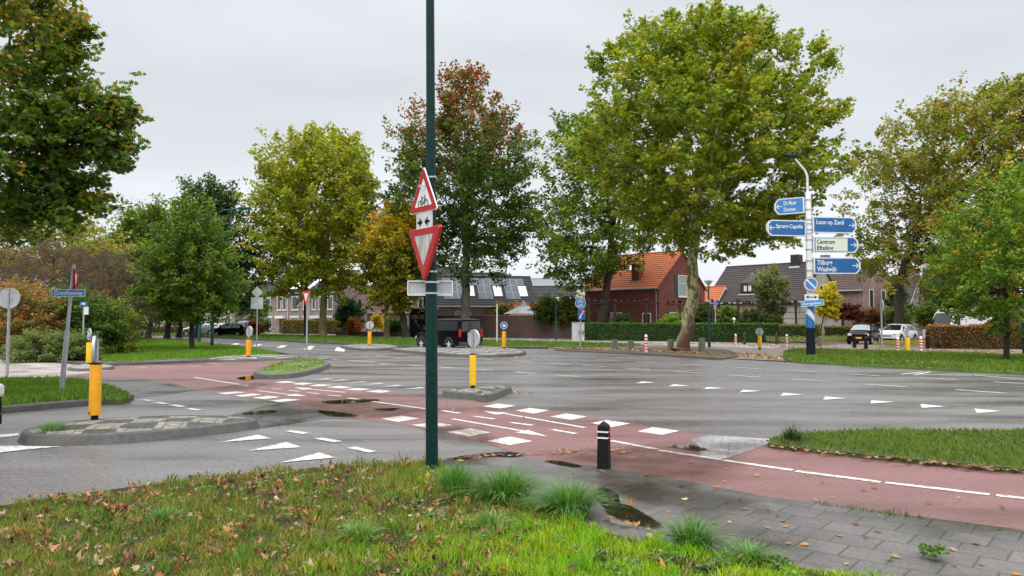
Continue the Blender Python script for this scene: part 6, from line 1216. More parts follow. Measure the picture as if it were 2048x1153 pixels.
# diagonal white stripe wound round the pole
m_ = MB(); n_ = 24
for i in range(n_):
    a0, a1 = 2 * PI * i / n_, 2 * PI * (i + 1) / n_
    f_ = lambda a: zS(632) - math.cos(a) * (.19) * 1.15
    r_ = .186; q = []
    for a in (a0, a1): q.append((math.cos(a) * r_, math.sin(a) * r_, min(zS(613), f_(a) - .13)))
    for a in (a1, a0): q.append((math.cos(a) * r_, math.sin(a) * r_, min(zS(613), f_(a) + .16)))
    m_.add([Vector((x, y, 0)) * 1.03 + Vector((0, 0, z)) for x, y, z in q], [(0, 1, 2, 3)])
m_.build('white_stripe', 'white_paint', sp_)
m_ = MB(); m_.lathe([(.15, zS(612)), (.14, zS(560)), (.125, zS(385)), (.11, zS(384))], 20); m_.build('upper_pole', 'white_paint', sp_, smooth=True)
m_ = MB(); m_.tube([(-.02, 0, zS(385)), (-.03, 0, zS(352)), (-.12, 0, zS(342)), (-.9 * k_ * 28, 0, zS(318))], [.06, .055, .05, .04], 10); m_.build('lamp_arm', 'white_paint', sp_, smooth=True)
m_ = MB(); lx = -k_ * 40; m_.add([(lx + .5, -.12, zS(314)), (lx + .5, .12, zS(314)), (lx + .5, .12, zS(310)), (lx + .5, -.12, zS(310)), (lx + .1, -.13, zS(316)), (lx + .1, .13, zS(316)), (lx + .1, .12, zS(309)), (lx + .1, -.12, zS(309)), (lx - .2, -.07, zS(311)), (lx - .2, .07, zS(311)), (lx - .2, .05, zS(307)), (lx - .2, -.05, zS(307))],
      [(0, 1, 2, 3), (0, 4, 5, 1), (4, 8, 9, 5), (1, 5, 6, 2), (5, 9, 10, 6), (2, 6, 7, 3), (6, 10, 11, 7), (3, 7, 4, 0), (7, 11, 8, 4), (8, 11, 10, 9)]); m_.build('lamp_head', 'green_pole', sp_, bevel=.03)
def arm(px0, px1, pyc, h, lines, right=True, m='sign_blue', rz=0., face=None, txs=.22, dy=None, slant=0., tcol='sign_white', lh=.33, top=0., fit=(1, 1)):
    """one finger board of the signpost; child object rotated about the pole"""
    rr = math.radians(rz); W0 = abs(px1 - px0) * k_ / math.cos(rr); s = 1 if right else -1; zc = zS(pyc); x0 = .16
    def mir(pl): return [(s * x, z) for x, z in (pl if right else pl[::-1])]
    hw = h / 2; outl = [(x0, -hw), (W0 - .24, -hw), (W0 - .15, -hw * .93), (W0 - .04, -hw * .52), (W0, -hw * .36), (W0, hw * .36), (W0 - .04, hw * .52), (W0 - .15, hw * .93), (W0 - .24, hw), (x0, hw)]
    inn = [(x0 + .07, -hw + .05), (W0 - .26, -hw + .05), (W0 - .20, -hw * .78), (W0 - .09, -hw * .42), (W0 - .09, hw * .42), (W0 - .20, hw * .78), (W0 - .26, hw - .05), (x0 + .07, hw - .05)]
    b_ = MB(); b_.plate(mir(outl), -.06, .06); root = b_.build('finger_board', 'white_paint', sp_); root.location = (0, -.02, zc); root.rotation_euler = (0, 0, rr)
    b_ = MB(); b_.plate(mir(inn), -.064, -.0602); b_.build('face', m, root)
    if face:
        b_ = MB(); b_.plate(mir([(x0 + .11, -hw + .075), (W0 - .52, -hw + .075), (W0 - .52, hw - .075), (x0 + .11, hw - .075)]), -.067, -.0642); b_.build('name_panel', face, root)
    b_ = MB(); xa = s * (W0 - .22)
    for a, b2_ in (((xa - s * .16, 0), (xa + s * .10, 0)), ((xa + s * .01, .1), (xa + s * .11, 0)), ((xa + s * .01, -.1), (xa + s * .11, 0))): barxz(b_, a, b2_, .035, -.069, -.0645)
    b_.build('arrow_symbol', 'sign_white', root)
    for i, t in enumerate(lines):
        tz = top + (-(i - (len(lines) - 1) / 2) * lh) - txs * .36; tx = x0 + .16 if right else -(W0 - .42)
        text(t, txs, tx, tz, -.0695, tcol, root, bold=.018, fit=fit[i])
    for zz in (-hw * .6, hw * .6):
        b_ = MB(); b_.lathe([(.16, -.02), (.165, -.02), (.165, .02), (.16, .02)], 16, (0, .02, zz), cap=False); b_.b2(min(s * .13, s * .2), max(s * .13, s * .2), -.03, .05, zz - .03, zz + .03); b_.build('bracket', 'galv', root)
arm(1622, 1723, 450, .74, ['Loon op Zand'], True, rz=8, txs=.28, top=.13, fit=(1.33,))
arm(1622, 1723, 490, .72, ['Centrum', 'Efteling'], True, rz=4, txs=.27, face='cream_panel', tcol='black', lh=.28, fit=(.84, .76))
arm(1622, 1724, 532, .74, ['Tilburg', 'Waalwijk'], True, rz=1, txs=.29, lh=.30, fit=(.70, .90))
arm(1622, 1532, 458, .72, ['Sprang-Capelle'], False, rz=9, txs=.25, top=.09, fit=(1.3,))
arm(1622, 1566, 410, .74, ['De Moer', 'Dongen'], False, m='sign_blue_light', rz=-32, txs=.27, lh=.29, fit=(.56, .52))
# signs fixed lower on the signpost
s_ = thing('no_parking_sign', 'round blue no-waiting sign with a diagonal bar on the direction signpost', 'road sign', (SP.x - .03, Ys - .24, zS(569)), math.radians(-4)); R_ = 14.8 * k_
b_ = MB(); b_.plate(circ(R_), 0, .03); b_.build('panel', 'sign_dusty', s_); b_ = MB(); b_.ring(circ(R_), circ(R_ * .93), -.004, -.0005); b_.build('border', 'sign_red_edge', s_)
b_ = MB(); b_.plate(circ(R_ * .74), -.004, -.0005); b_.build('blue_face', 'sign_blue_light', s_); b_ = MB(); barxz(b_, (-R_ * .62, R_ * .62), (R_ * .62, -R_ * .62), .07, -.008, -.0045); b_.build('diagonal_bar', 'sign_white', s_)
s_ = thing('arrow_plate', 'small white plate with a double-headed arrow under the no-waiting sign', 'road sign', (SP.x - .02, Ys - .24, zS(595)), 0)
b_ = MB(); b_.plate(rrect(.62, .25, .03), 0, .03); b_.build('panel', 'sign_white', s_); b_ = MB(); barxz(b_, (-.16, 0), (.16, 0), .035, -.006, -.0005)
for q in (-1, 1): b_.plate([(q * .14, -.07), (q * .26, 0), (q * .14, .07)], -.006, -.0005)
b_.build('arrow_symbol', 'black', s_)
s_ = thing('street_name_sign', 'blue street name plate reading Europalaan, tilted, on the signpost', 'street sign', (SP.x, Ys - .25, zS(607)), math.radians(10), rot=(0, math.radians(-5), math.radians(-8)))
b_ = MB(); b_.plate(rrect(.98, .27, .02), 0, .03); b_.build('panel', 'name_blue', s_); b_ = MB(); b_.ring(rrect(.98, .27, .02), rrect(.94, .23, .02), -.004, -.0005); b_.build('border', 'sign_white', s_); text('Europalaan', .17, 0, -.06, -.006, 'sign_white', s_, align='CENTER', bold=.02, fit=.80)
# generic post with sign discs
def post(th, h, r=.03, m='galv', z0=-.05, lean=0.): b_ = MB(); b_.tube([(0, 0, z0), (lean * .5, 0, h / 2), (lean, 0, h)], r, 12); return b_.build('pole', m, th, smooth=True)
def round_back(th, zc, R_, blue=False, y=-.045, front=None, x=0.):
    b_ = MB(); b_.plate([(a + x, b + zc) for a, b in circ(R_)], y, y + .012); b_.ring([(a + x, b + zc) for a, b in circ(R_ + .01)], [(a + x, b + zc) for a, b in circ(R_ - .005)], y - .012, y + .022); return b_.build('sign', front or 'grey_back', th)
# left-edge round sign back
p = G(14, 758); k2 = p.y / F; th = thing('round_sign', 'grey back of a round sign on a post at the left edge of the picture', 'road sign', (p.x, p.y, 0), math.radians(8)); post(th, AT(12, 580, p.y).z, .04)
round_back(th, AT(12, 597, p.y).z, .285); b_ = MB(); zc = AT(12, 597, p.y).z; b_.b2(-.02, .02, -.075, -.05, zc - .27, zc + .27); b_.build('rail', 'galv', th)
# Dreefseweg
p = G(122, 785, .1); th = thing('street_name_sign', 'blue street name plate reading Dreefseweg on a leaning grey post', 'street sign', (p.x, p.y, 0)); tp_ = AT(148, 530, p.y); ln_ = tp_.x - p.x
b_ = MB(); b_.tube([(0, 0, 0), (ln_ * .5, 0, tp_.z * .5)], .052, 12); b_.build('pole_foot', 'galv', th, smooth=True); b_ = MB(); b_.tube([(ln_ * .5, 0, tp_.z * .5), (ln_, 0, tp_.z)], .036, 12); b_.build('pole', 'galv', th, smooth=True)
zc = AT(140, 587, p.y).z; xc = AT(140.5, 587, p.y).x - p.x; e_ = bpy.data.objects.new('x', None)
b_ = MB(); b_.plate([(x + xc, z + zc) for x, z in rrect(66.5 * p.y / F, 15 * p.y / F, .012)], -.07, -.045); npl = b_.build('name_plate', 'name_blue', th)
b_ = MB(); b_.ring([(x + xc, z + zc) for x, z in rrect(66.5 * p.y / F, 15 * p.y / F, .012)], [(x + xc, z + zc) for x, z in rrect(64.3 * p.y / F, 12.8 * p.y / F, .01)], -.074, -.0705); b_.build('border', 'sign_white', npl)
text('Dreefseweg', .145, xc, zc - .045, -.0745, 'sign_white', npl, align='CENTER', bold=.012, fit=56 * p.y / F)
for q in (-.04, .04): b_ = MB(); b_.lathe([(.038, -.008), (.046, -.008), (.046, .008), (.038, .008)], 14, (ln_ * (zc + q) / tp_.z, 0, zc + q), cap=False); b_.build('clamp', 'steel', npl)
pz = AT(146, 558, p.y); s_ = thing('give_way_sign', 'inverted triangle sign seen almost edge-on at the top of the leaning post', 'road sign', (pz.x + .0, p.y - .0, pz.z), rot=(0, math.radians(5), math.radians(113)))
b_ = MB(); b_.plate(tri(.52, up=False), -.05, -.035); b_.build('panel', 'sign_white', s_); b_ = MB(); b_.ring(tri(.56, up=False), tri(.36, up=False, r=.01), -.062, -.03); b_.build('border', 'sign_red', s_)
# small blue sign with white box on post
p = G(169, 700); p = GY(167, 31); th = thing('small_sign', 'small blue sign above a white box on a thin post in the shrubs', 'road sign', (p.x, p.y, 0), .3); post(th, AT(167, 612, 31).z, .035); zc = AT(167, 608, 31).z
b_ = MB(); b_.b2(-.12, .12, -.12, .0, zc - .07, zc + .07); b_.build('blue_panel', 'sign_blue_light', th); b_ = MB(); b_.b2(.02, .17, -.06, .06, zc - .45, zc - .12); b_.build('box', 'sign_white', th); b_ = MB(); b_.b2(-.05, .06, -.124, -.1205, zc - .04, zc + .03); b_.build('white_symbol', 'sign_white', th)
# give way sign on island
p = G(614, 722, .1); p = GY(614, p.y); th = thing('give_way_sign', 'red and white inverted triangle sign on a thin post on the planted island', 'road sign', (p.x, p.y, 0), math.radians(-50)); post(th, AT(614, 583, p.y).z, .035)
zc = AT(612, 593, p.y).z; b_ = MB(); b_.plate([(x, z + zc) for x, z in tri(.60, up=False)], -.055, -.04); sg_ = b_.build('sign', 'sign_white', th); b_ = MB(); b_.ring([(x, z + zc) for x, z in tri(.61, up=False)], [(x, z + zc) for x, z in tri(.36, up=False, r=.01)], -.06, -.0555); b_.build('red_border', 'sign_red_edge', sg_)
# priority sign backs
p = GY(514, 43); th = thing('priority_sign', 'grey diamond sign back above a square plate on a thin post beyond the lawn', 'road sign', (p.x, p.y, 0), 0); post(th, AT(514, 575, 43).z, .04)
zc = AT(514, 585, 43).z; R_ = .33; b_ = MB(); b_.plate([(0, zc + R_), (R_, zc), (0, zc - R_), (-R_, zc)], -.06, -.045); b_.build('sign', 'grey_back', th); zc = AT(514, 607, 43).z; b_ = MB(); b_.plate(rrect(.70, .66, .04, cx=0, cz=zc), -.06, -.045); b_.build('square_plate', 'grey_back', th)
# green lamp posts
def lamp(px, Y, ptop, label, r=.09, armdir=1, head=True, al=1.5, m='green_lamp'):
    p = GY(px, Y); H2 = AT(px, ptop, Y).z; th = thing('street_lamp', label, 'lamp post', (p.x, p.y, 0)); b_ = MB(); b_.tube([(0, 0, 0), (0, 0, 1.6), (0, 0, 1.65), (0, 0, H2)], [r * 1.15, r * 1.15, r * .8, r * .5], 12); b_.build('pole', m, th, smooth=True)
    if head:
        b_ = MB(); b_.tube([(0, 0, H2 - .05), (armdir * .1, 0, H2 + .5), (armdir * .5, 0, H2 + .75), (armdir * al, 0, H2 + .85)], .045, 8); b_.build('arm', m, th, smooth=True); b_ = MB(); b_.b2(min(armdir * al, armdir * (al + .8)), max(armdir * al, armdir * (al + .8)), -.16, .16, H2 + .8, H2 + .95); b_.build('lamp_head', m, th, bevel=.04)
    return th
lamp(425, 47, 445, 'blue-green curved-arm lamp post behind the lawn tree', armdir=1)
lamp(399, 60, 470, 'second blue-green lamp post hidden in the crowns left of the first', armdir=1, r=.1)
lamp(1112, 66, 585, 'thin dark green lamp post in front of the ivy-covered wall', r=.06, head=False)
th = lamp(1418, 48, 570, 'green lamp post with a pale mushroom-shaped cap beside the hedge', r=.085, head=False); H2 = AT(1418, 570, 48).z; b_ = MB(); b_.lathe([(.06, H2 - .05), (.12, H2 + .03), (.28, H2 + .22), (.27, H2 + .27), (.1, H2 + .36), (.02, H2 + .38)], 18); b_.build('lamp_cap', 'sign_dusty', th, smooth=True)
p = GY(1417, 47.8); s_ = thing('small_plate', 'tiny white plate fixed to the mushroom lamp post', 'sign', (p.x - .02, p.y - .05, AT(1417, 602, 47.8).z)); b_ = MB(); b_.plate(rrect(.36, .14, .02), 0, .02); b_.build('panel', 'sign_white', s_)
p = GY(1431, 62); th = thing('street_name_sign', 'small blue street sign on a grey post behind the clipped hedge', 'street sign', (p.x, p.y, 0)); post(th, AT(1431, 610, 62).z, .05); zc = AT(1431, 607, 62).z; b_ = MB(); b_.b2(-.22, .22, -.1, -.06, zc - .1, zc + .1); b_.build('panel', 'sign_blue_light', th)
p = GY(994, 57); th = thing('marker_post', 'thin pale post with a red top in front of the garden wall', 'post', (p.x, p.y, 0)); post(th, AT(994, 605, 57).z, .055, 'sign_dusty'); b_ = MB(); b_.b2(-.06, .06, -.08, .08, AT(994, 608, 57).z, AT(994, 602, 57).z); b_.build('red_top', 'sign_red', th)
# edge-on sign at right
p = GY(1763, 42); th = thing('round_sign', 'round sign seen almost edge-on on a grey post in front of the white hatchback', 'road sign', (p.x, p.y, 0), math.radians(79)); post(th, AT(1763, 601, 42).z, .045); round_back(th, AT(1763, 613, 42).z, .34)
# green post right edge
p = GY(2046, 36); th = thing('lamp_post', 'green post cut by the right edge of the picture', 'lamp post', (p.x, p.y, 0)); post(th, AT(2046, 640, 36).z, .07, 'green_pole')
# cycle path sign (1161)
p = GY(1161, 48); th = thing('cycle_path_sign', 'round blue cycle and moped sign on a grey post beside the cabinet', 'road sign', (p.x, p.y, 0)); post(th, AT(1161, 597, 48).z, .045); zc = AT(1161, 607, 48).z
b_ = MB(); b_.plate([(x, z + zc) for x, z in circ(.33)], -.06, -.045); sg_ = b_.build('sign', 'sign_blue_light', th); b_ = MB(); b_.ring([(x, z + zc) for x, z in circ(.34)], [(x, z + zc) for x, z in circ(.315)], -.065, -.0605); b_.build('border', 'sign_white', sg_)
b_ = MB(); bicycle(b_, 0, zc + .09, .2, .022, -.065, -.0605); bicycle(b_, 0, zc - .17, .2, .022, -.065, -.0605); b_.build('bicycle_symbol', 'sign_white', sg_)
p2 = GY(1163, 47.9); s_ = thing('lane_sign', 'rectangular blue sign with a white path and small red circle below the round cycle sign', 'road sign', (p2.x, 47.88, AT(1163, 629, 47.9).z)); zc = 0
b_ = MB(); b_.plate(rrect(.48, .70, .03), -.05, -.03); sg_ = b_.build('panel', 'sign_blue', s_); b_ = MB(); b_.plate([(-.16, -.27), (-.05, -.27), (.0, -.05), (.12, .06), (.05, .1), (-.08, -.02)], -.055, -.0505); b_.build('white_path', 'sign_white', sg_)
b_ = MB(); b_.plate(circ(.11, 18, .1, .18), -.055, -.0505); b_.build('white_disc', 'sign_white', sg_); b_ = MB(); b_.ring(circ(.11, 18, .1, .18), circ(.07, 18, .1, .18), -.058, -.0552); barxz(b_, (.04, .24), (.16, .12), .03, -.0585, -.0582); b_.build('red_circle', 'sign_red_edge', sg_)
# small white garden post
p = GY(1468, 62); th = thing('garden_lamp', 'small white garden lamp peeping over the clipped hedge', 'lamp', (p.x, p.y, 0)); b_ = MB(); b_.tube([(0, 0, 0), (0, 0, 1.75)], .05, 8); b_.build('pole', 'sign_white', th); b_ = MB(); b_.lathe([(.05, 1.72), (.13, 1.78), (.13, 1.9), (.03, 2.0)], 10); b_.build('lamp_head', 'sign_white', th)

# ================================================================ VEHICLES
def vehicle(name, label, cat, loc, heading, st_, paint, wheelx, wr, track, glass='car_glass', side_win=(), front_win=None, rear_win=None, group=None, arch='plastic_grey', hatch=True, lamps=None, rlamps=None, fplate=False, rplate=False, rail=False, belt=None):
    """st_: stations (x, half width, sill z, belt z, roof z, roof half width); x forward"""
    th = thing(name, label, cat, loc, heading, group); b_ = MB(); rowsv = []
    def sec(x, hw, zs_, zb, zr, rw):
        return [(x, 0, zs_), (x, hw * .86, zs_), (x, hw * .985, zs_ + .10), (x, hw, zs_ + (zb - zs_) * .5), (x, hw * .965, zb), (x, rw + (.0 if zr > zb + .05 else 0), zr - .06 * (zr > zb + .1)), (x, rw * .88, zr - .01 * (zr > zb + .1)), (x, 0, zr + .02)]
    secs = [sec(*s) for s in st_]; n = len(secs[0])
    for s in secs: b_.v += s + [(x, -y, z) for x, y, z in s[1:-1]][::-1]
    m = 2 * n - 2
    for i in range(len(secs) - 1):
        for j in range(m): b_.f.append((i * m + j, i * m + (j + 1) % m, (i + 1) * m + (j + 1) % m, (i + 1) * m + j))
    b_.f.append(tuple(range(m))); b_.f.append(tuple((len(secs) - 1) * m + j for j in range(m)))
    body = b_.build('body', paint, th, smooth=True, bevel=.02)
    def interp(x):
        for a, b in zip(st_[:-1], st_[1:]):
            if min(a[0], b[0]) <= x <= max(a[0], b[0]) and a[0] != b[0]:
                t = (x - a[0]) / (b[0] - a[0]); return [a[i] + (b[i] - a[i]) * t for i in range(6)]
        return list(st_[0])
    for x0, x1, lo, hi, xs0, xs1 in side_win:
        for s in (1, -1):
            g_ = MB(); q = []
            for x, f_, dx in ((x0, lo, 0), (x1, lo, 0), (x1, hi, xs1), (x0, hi, xs0)):
                v = interp(x + dx); zb, zr = v[3], v[4] - .06; y = v[1] * .965 + (v[5] - v[1] * .965) * f_; z = zb + (zr - zb) * f_; q.append((x + dx, s * (y + .008), z))
            g_.add(q + [(a, b - s * .02, c) for a, b, c in q], [(0, 1, 2, 3), (4, 5, 6, 7), (0, 1, 5, 4), (1, 2, 6, 5), (2, 3, 7, 6), (3, 0, 4, 7)]); g_.build('side_window', glass if not isinstance(glass, tuple) else glass[0], th)
    for win, nm in ((front_win, 'windscreen'), (rear_win, 'rear_window')):
        if win:
            (xb, wb, zb), (xt, wt, zt) = win; sg = 1 if nm == 'windscreen' else -1; g_ = MB(); q = [(xb + sg * .012, -wb, zb), (xb + sg * .012, wb, zb), (xt + sg * .012, wt, zt), (xt + sg * .012, -wt, zt)]
            cols_ = 7; vs_ = []
            for c_i in range(cols_):
                t_ = -1 + 2 * c_i / (cols_ - 1); bl = .014 + .034 * (1 - t_ * t_)
                vs_ += [(xb + sg * bl, wb * t_, zb + bl), (xt + sg * bl, wt * t_, zt + bl), (xb - sg * .02, wb * t_, zb - .03), (xt - sg * .02, wt * t_, zt - .03)]
            fs_ = []
            for c_i in range(cols_ - 1): k0 = c_i * 4; fs_ += [(k0, k0 + 1, k0 + 5, k0 + 4), (k0 + 1, k0 + 3, k0 + 7, k0 + 5), (k0, k0 + 2, k0 + 6, k0 + 4)]
            fs_ += [(0, 1, 3, 2), ((cols_ - 1) * 4, (cols_ - 1) * 4 + 1, (cols_ - 1) * 4 + 3, (cols_ - 1) * 4 + 2)]
            g_.add(vs_, fs_); g_.build(nm, glass if not isinstance(glass, tuple) else glass[1], th)
    for wx in wheelx:
        for s in (1, -1):
            y = s * (interp(wx)[1] - .07); w_ = MB(); nn = 22
            prof = [(wr * .62, -.09), (wr * .97, -.09), (wr, -.06), (wr, .06), (wr * .97, .09), (wr * .62, .09)]
            for i in range(nn):
                for r, t in prof: w_.v.append((wx + math.cos(2 * PI * i / nn) * r, y + t, wr + math.sin(2 * PI * i / nn) * r))
            kk = len(prof)
            for i in range(nn):
                for j in range(kk - 1): w_.f.append((i * kk + j, i * kk + j + 1, ((i + 1) % nn) * kk + j + 1, ((i + 1) % nn) * kk + j))
            w_.build('wheel', 'tyre', th, smooth=True); wo = bpy.context.scene.collection.objects[-1] if False else th.children[-1]
            r_ = MB(); yf = y + s * .078; ring_o = [(wx + math.cos(2 * PI * i / 20) * wr * .76, wr + math.sin(2 * PI * i / 20) * wr * .76) for i in range(20)]; ring_i = [(wx + math.cos(2 * PI * i / 20) * wr * .66, wr + math.sin(2 * PI * i / 20) * wr * .66) for i in range(20)]
            r_.ring(ring_o, ring_i, yf - .01, yf + .01)
            for i in range(5):
                a = 2 * PI * i / 5 + .3; c_, s2_ = math.cos(a), math.sin(a); p0 = (wx, wr); r_.plate([(wx - s2_ * .03, wr + c_ * .03), (wx + c_ * wr * .7 - s2_ * .045, wr + s2_ * wr * .7 + c_ * .045), (wx + c_ * wr * .7 + s2_ * .045, wr + s2_ * wr * .7 - c_ * .045), (wx + s2_ * .03, wr - c_ * .03)], yf - .008 + .001 * i, yf + .008 + .001 * i)
            r_.plate([(wx + a, wr + b) for a, b in circ(.05, 12)], yf - .012, yf + .014); r_.build('rim', 'alloy', wo)
            bk_ = MB(); bk_.plate([(wx + a, wr + b) for a, b in circ(wr * .68, 18)], min(y, y + s * .066), max(y, y + s * .066)); bk_.build('hub', 'black', wo)
            v = interp(wx); ya = s * (v[1] * 1.0 + .010); a_ = MB(); ro_, ri_ = wr * 1.24, wr * 1.08; ring1 = []; ring2 = []
            for i in range(13): t = PI * i / 12; ring1.append((wx + math.cos(t) * ro_, wr + math.sin(t) * ro_)); ring2.append((wx + math.cos(t) * ri_, wr + math.sin(t) * ri_))
            a_.plate(ring1 + ring2[::-1], min(ya, ya - s * .05), max(ya, ya - s * .05)); a_.build('wheel_arch', arch, th)
            d_ = MB(); d_.plate([(wx + math.cos(PI * i / 12) * ri_ * .999, wr * .5 + math.sin(PI * i / 12) * (ri_ + wr * .5)) for i in range(13)], min(ya - s * .006, ya - s * .04), max(ya - s * .006, ya - s * .04)); d_.build('wheel_well', 'black', th)
    xf = max(s[0] for s in st_); xr_ = min(s[0] for s in st_)
    for (lst, sg, nm, mt, xx) in ((lamps, 1, 'headlight', 'lamp_clear', xf), (rlamps, -1, 'tail_light', 'lamp_red', xr_)):
        if lst:
            y0, y1, z0, z1, dx = lst
            for s in (1, -1): l_ = MB(); l_.b2(*( (xx - dx, xx + .012) if sg > 0 else (xx - .012, xx + dx)), min(s * y0, s * y1), max(s * y0, s * y1), z0, z1); l_.build(nm, mt, th, bevel=.045 if sg > 0 else .02)
    if fplate: l_ = MB(); l_.b2(xf + .005, xf + .02, -.26, .26, .42, .53); l_.build('number_plate', 'plate_yellow', th)
    if rplate: l_ = MB(); l_.b2(xr_ - .02, xr_ - .005, -.26, .26, rplate, rplate + .12); l_.build('number_plate', 'plate_yellow', th)
    hw = max(s[1] for s in st_); xm = front_win[0][0] if front_win else 1
    for s in (1, -1): l_ = MB(); l_.b2(xm - .35, xm - .2, min(s * (hw - .02), s * (hw + .16)), max(s * (hw - .02), s * (hw + .16)), st_[len(st_) // 2][3] + .0, st_[len(st_) // 2][3] + .16); l_.build('mirror', paint, th, bevel=.03)
    gr_ = MB(); gr_.b2(xf - .05, xf + .012, -hw * .42, hw * .42, st_[-1][2] + .22, st_[-1][2] + .30); gr_.build('grille', 'black', th, bevel=.015)
    bump_ = MB(); bump_.b2(xf - .06, xf + .015, -hw * .8, hw * .8, .24, .38); bump_.build('bumper', arch, th, bevel=.02)
    bump_ = MB(); bump_.b2(xr_ - .06, xr_ + .08, -hw * .93, hw * .93, .30, .50); bump_.build('bumper', arch, th, bevel=.02)
    return th
# black van: front points left and away
VP = GY(893, 43.2)
ST_VAN = [(-2.12, .84, .32, .98, 1.02, .78), (-2.115, .86, .30, 1.02, 1.72, .74), (-2.0, .885, .28, 1.05, 1.80, .76), (0, .895, .27, 1.05, 1.82, .77), (.75, .895, .27, 1.04, 1.80, .76), (1.35, .89, .27, 1.02, 1.22, .80), (1.42, .885, .27, 1.0, 1.14, .80), (2.0, .84, .28, .88, .98, .72), (2.18, .74, .34, .68, .76, .62)]
vehicle('parked_van', 'black delivery van with yellow rear number plate crossing the junction behind the green pole', 'van', (VP.x + .05, VP.y + .5, 0), math.radians(180 - 48), ST_VAN, 'car_black', (-1.25, 1.42), .34, 1.62, side_win=((-1.95, -.05, .12, .92, .02, 0), (.0, .62, .12, .92, 0, 0), (.68, 1.3, .12, .88, 0, -.5)), front_win=((1.32, .74, 1.14), (.78, .68, 1.74)), rear_win=((-2.13, .70, 1.08), (-2.12, .64, 1.62)), rlamps=(.70, .86, .78, 1.22, .02), lamps=(.5, .8, .62, .80, .2), rplate=.90, arch='plastic_grey', glass='van_glass')
COL.objects['parked_van'].name = 'delivery_van'
ST_HATCH = [(-1.78, .74, .34, .80, .86, .70), (-1.76, .78, .26, .88, 1.05, .66), (-1.55, .81, .22, .92, 1.34, .58), (-.8, .83, .22, .92, 1.46, .58), (0, .83, .22, .90, 1.47, .58), (.45, .83, .22, .90, 1.40, .58), (1.05, .82, .22, .88, .98, .70), (1.5, .78, .24, .80, .88, .66), (1.72, .68, .30, .62, .70, .58)]
HW = dict(side_win=((-1.35, -.52, .1, .9, .12, 0), (-.45, .25, .1, .92, 0, 0), (.30, .95, .1, .86, 0, -.55)), front_win=((1.02, .68, 1.0), (.48, .54, 1.37)), rear_win=((-1.72, .60, 1.02), (-1.56, .52, 1.30)), lamps=(.42, .72, .60, .78, .22), rlamps=(.5, .74, .70, .92, .05), arch='black')
def cpark(px, Y): return GY(px, Y)
p = cpark(1727, 55.5); vehicle('parked_car', 'small black hatchback parked facing us on the right', 'car', (p.x, p.y, 0), math.radians(-128), ST_HATCH, 'car_black', (-1.1, 1.15), .30, 1.5, glass=('car_glass', 'car_glass_light'), fplate=True, **HW)
p = cpark(1793, 58.5); ST_B = [(x * 1.14, hw * 1.06, a, b * 1.02, c * 1.0, d * 1.06) for x, hw, a, b, c, d in ST_HATCH]; HB = dict(HW); HB['side_win'] = tuple((a * 1.14, b * 1.14, c, d, e * 1.1, f * 1.14) for a, b, c, d, e, f in HW['side_win']); HB['front_win'] = ((1.17, .72, 1.0), (.55, .58, 1.37)); HB['rear_win'] = ((-1.96, .62, 1.02), (-1.78, .54, 1.30))
vehicle('parked_car', 'white hatchback parked behind the black one on the right', 'car', (p.x, p.y, 0), math.radians(-138), ST_B, 'car_white', (-1.28, 1.3), .32, 1.6, **HB)
p = cpark(458, 84); vehicle('parked_car', 'dark hatchback with pale roof edge parked side-on at the far left car park', 'car', (p.x, p.y, 0), math.radians(188), ST_HATCH, 'car_black', (-1.1, 1.15), .30, 1.5, glass='car_glass_light', **HW)
p = cpark(398, 88); vehicle('parked_car', 'pale silver car parked behind the two green lamp posts', 'car', (p.x, p.y, 0), math.radians(200), ST_B, 'car_silver', (-1.28, 1.3), .32, 1.6, glass='car_glass_light', **HB)
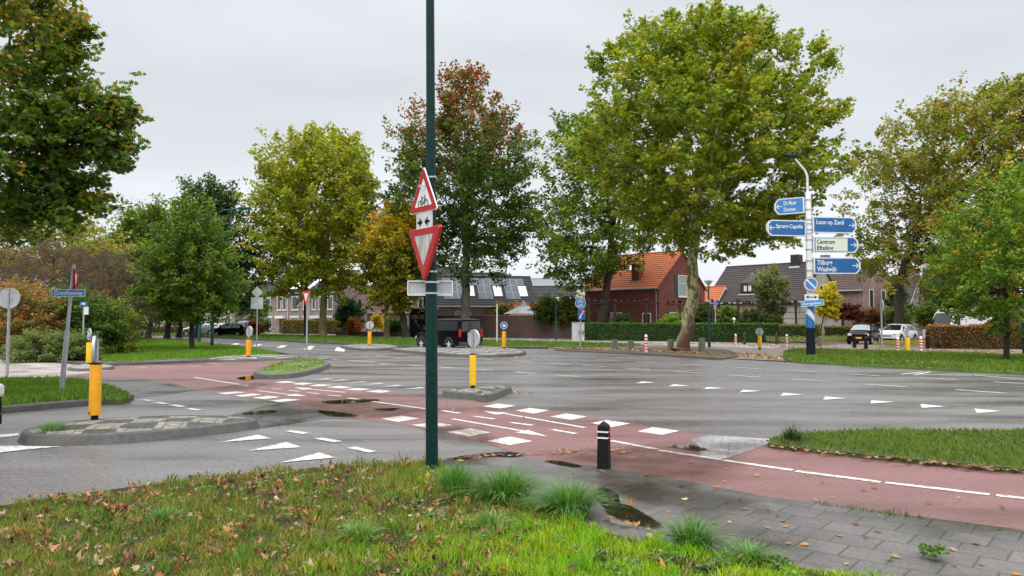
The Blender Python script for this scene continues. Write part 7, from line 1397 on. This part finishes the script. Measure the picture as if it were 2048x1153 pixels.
p = cpark(430, 96); vehicle('parked_car', 'grey car partly hidden behind the dark hatchback', 'car', (p.x, p.y, 0), math.radians(190), ST_B, 'car_silver', (-1.28, 1.3), .32, 1.6, **HB)
p = cpark(489, 92); ST_C = [(x, hw, a, b * 1.15, c * 1.22, d) for x, hw, a, b, c, d in ST_B]; vehicle('parked_car', 'tall blue car behind the dark hatchback', 'car', (p.x, p.y, 0), math.radians(185), ST_C, 'car_blue', (-1.28, 1.3), .32, 1.6, lamps=HB['lamps'], rlamps=HB['rlamps'], side_win=HB['side_win'], arch='black', front_win=((1.17, .7, 1.14), (.6, .58, 1.62)))
p = cpark(1510, 70); vehicle('parked_car', 'silver car roof showing above the clipped hedge', 'car', (p.x, p.y, .12), math.radians(180), ST_B, 'car_silver', (-1.28, 1.3), .32, 1.6, **HB)
p = cpark(327, 125); vehicle('parked_car', 'small red car glimpsed between tree trunks at the far left', 'car', (p.x, p.y, 0), math.radians(200), ST_HATCH, 'lamp_red', (-1.1, 1.15), .30, 1.5, **HW)
# passing car, only its nose in view
p = G(8, 925); vehicle('passing_car', 'dark front corner of a passing car at the left edge of the picture', 'car', (p.x - 2.72, p.y + .75, 0), 0, ST_HATCH, 'car_black', (-1.1, 1.15), .30, 1.5, **HW)
# motorhome
ST_M = [(-2.9, .98, .40, 1.3, 1.35, .95), (-2.88, 1.02, .36, 1.3, 2.5, .9), (-2.6, 1.04, .36, 1.3, 2.62, .92), (1.3, 1.04, .36, 1.3, 2.62, .92), (1.75, 1.02, .36, 1.3, 2.35, .88), (2.3, .98, .36, 1.22, 1.42, .86), (2.9, .92, .36, 1.0, 1.12, .8), (3.1, .8, .42, .74, .82, .7)]
p = cpark(1925, 57); vehicle('camper_van', 'white camper van parked behind the beech hedge', 'van', (p.x, p.y, 0), math.radians(-160), ST_M, 'car_white', (-1.9, 2.1), .34, 1.8, side_win=((1.42, 2.1, .1, .8, 0, -.32),), front_win=((2.32, .82, 1.45), (1.78, .76, 2.25)), lamps=(.5, .85, .75, 1.0, .3), arch='plastic_grey')

print('OBJECTS', len(S.objects), 'FACES', sum(len(m.polygons) for m in bpy.data.meshes))
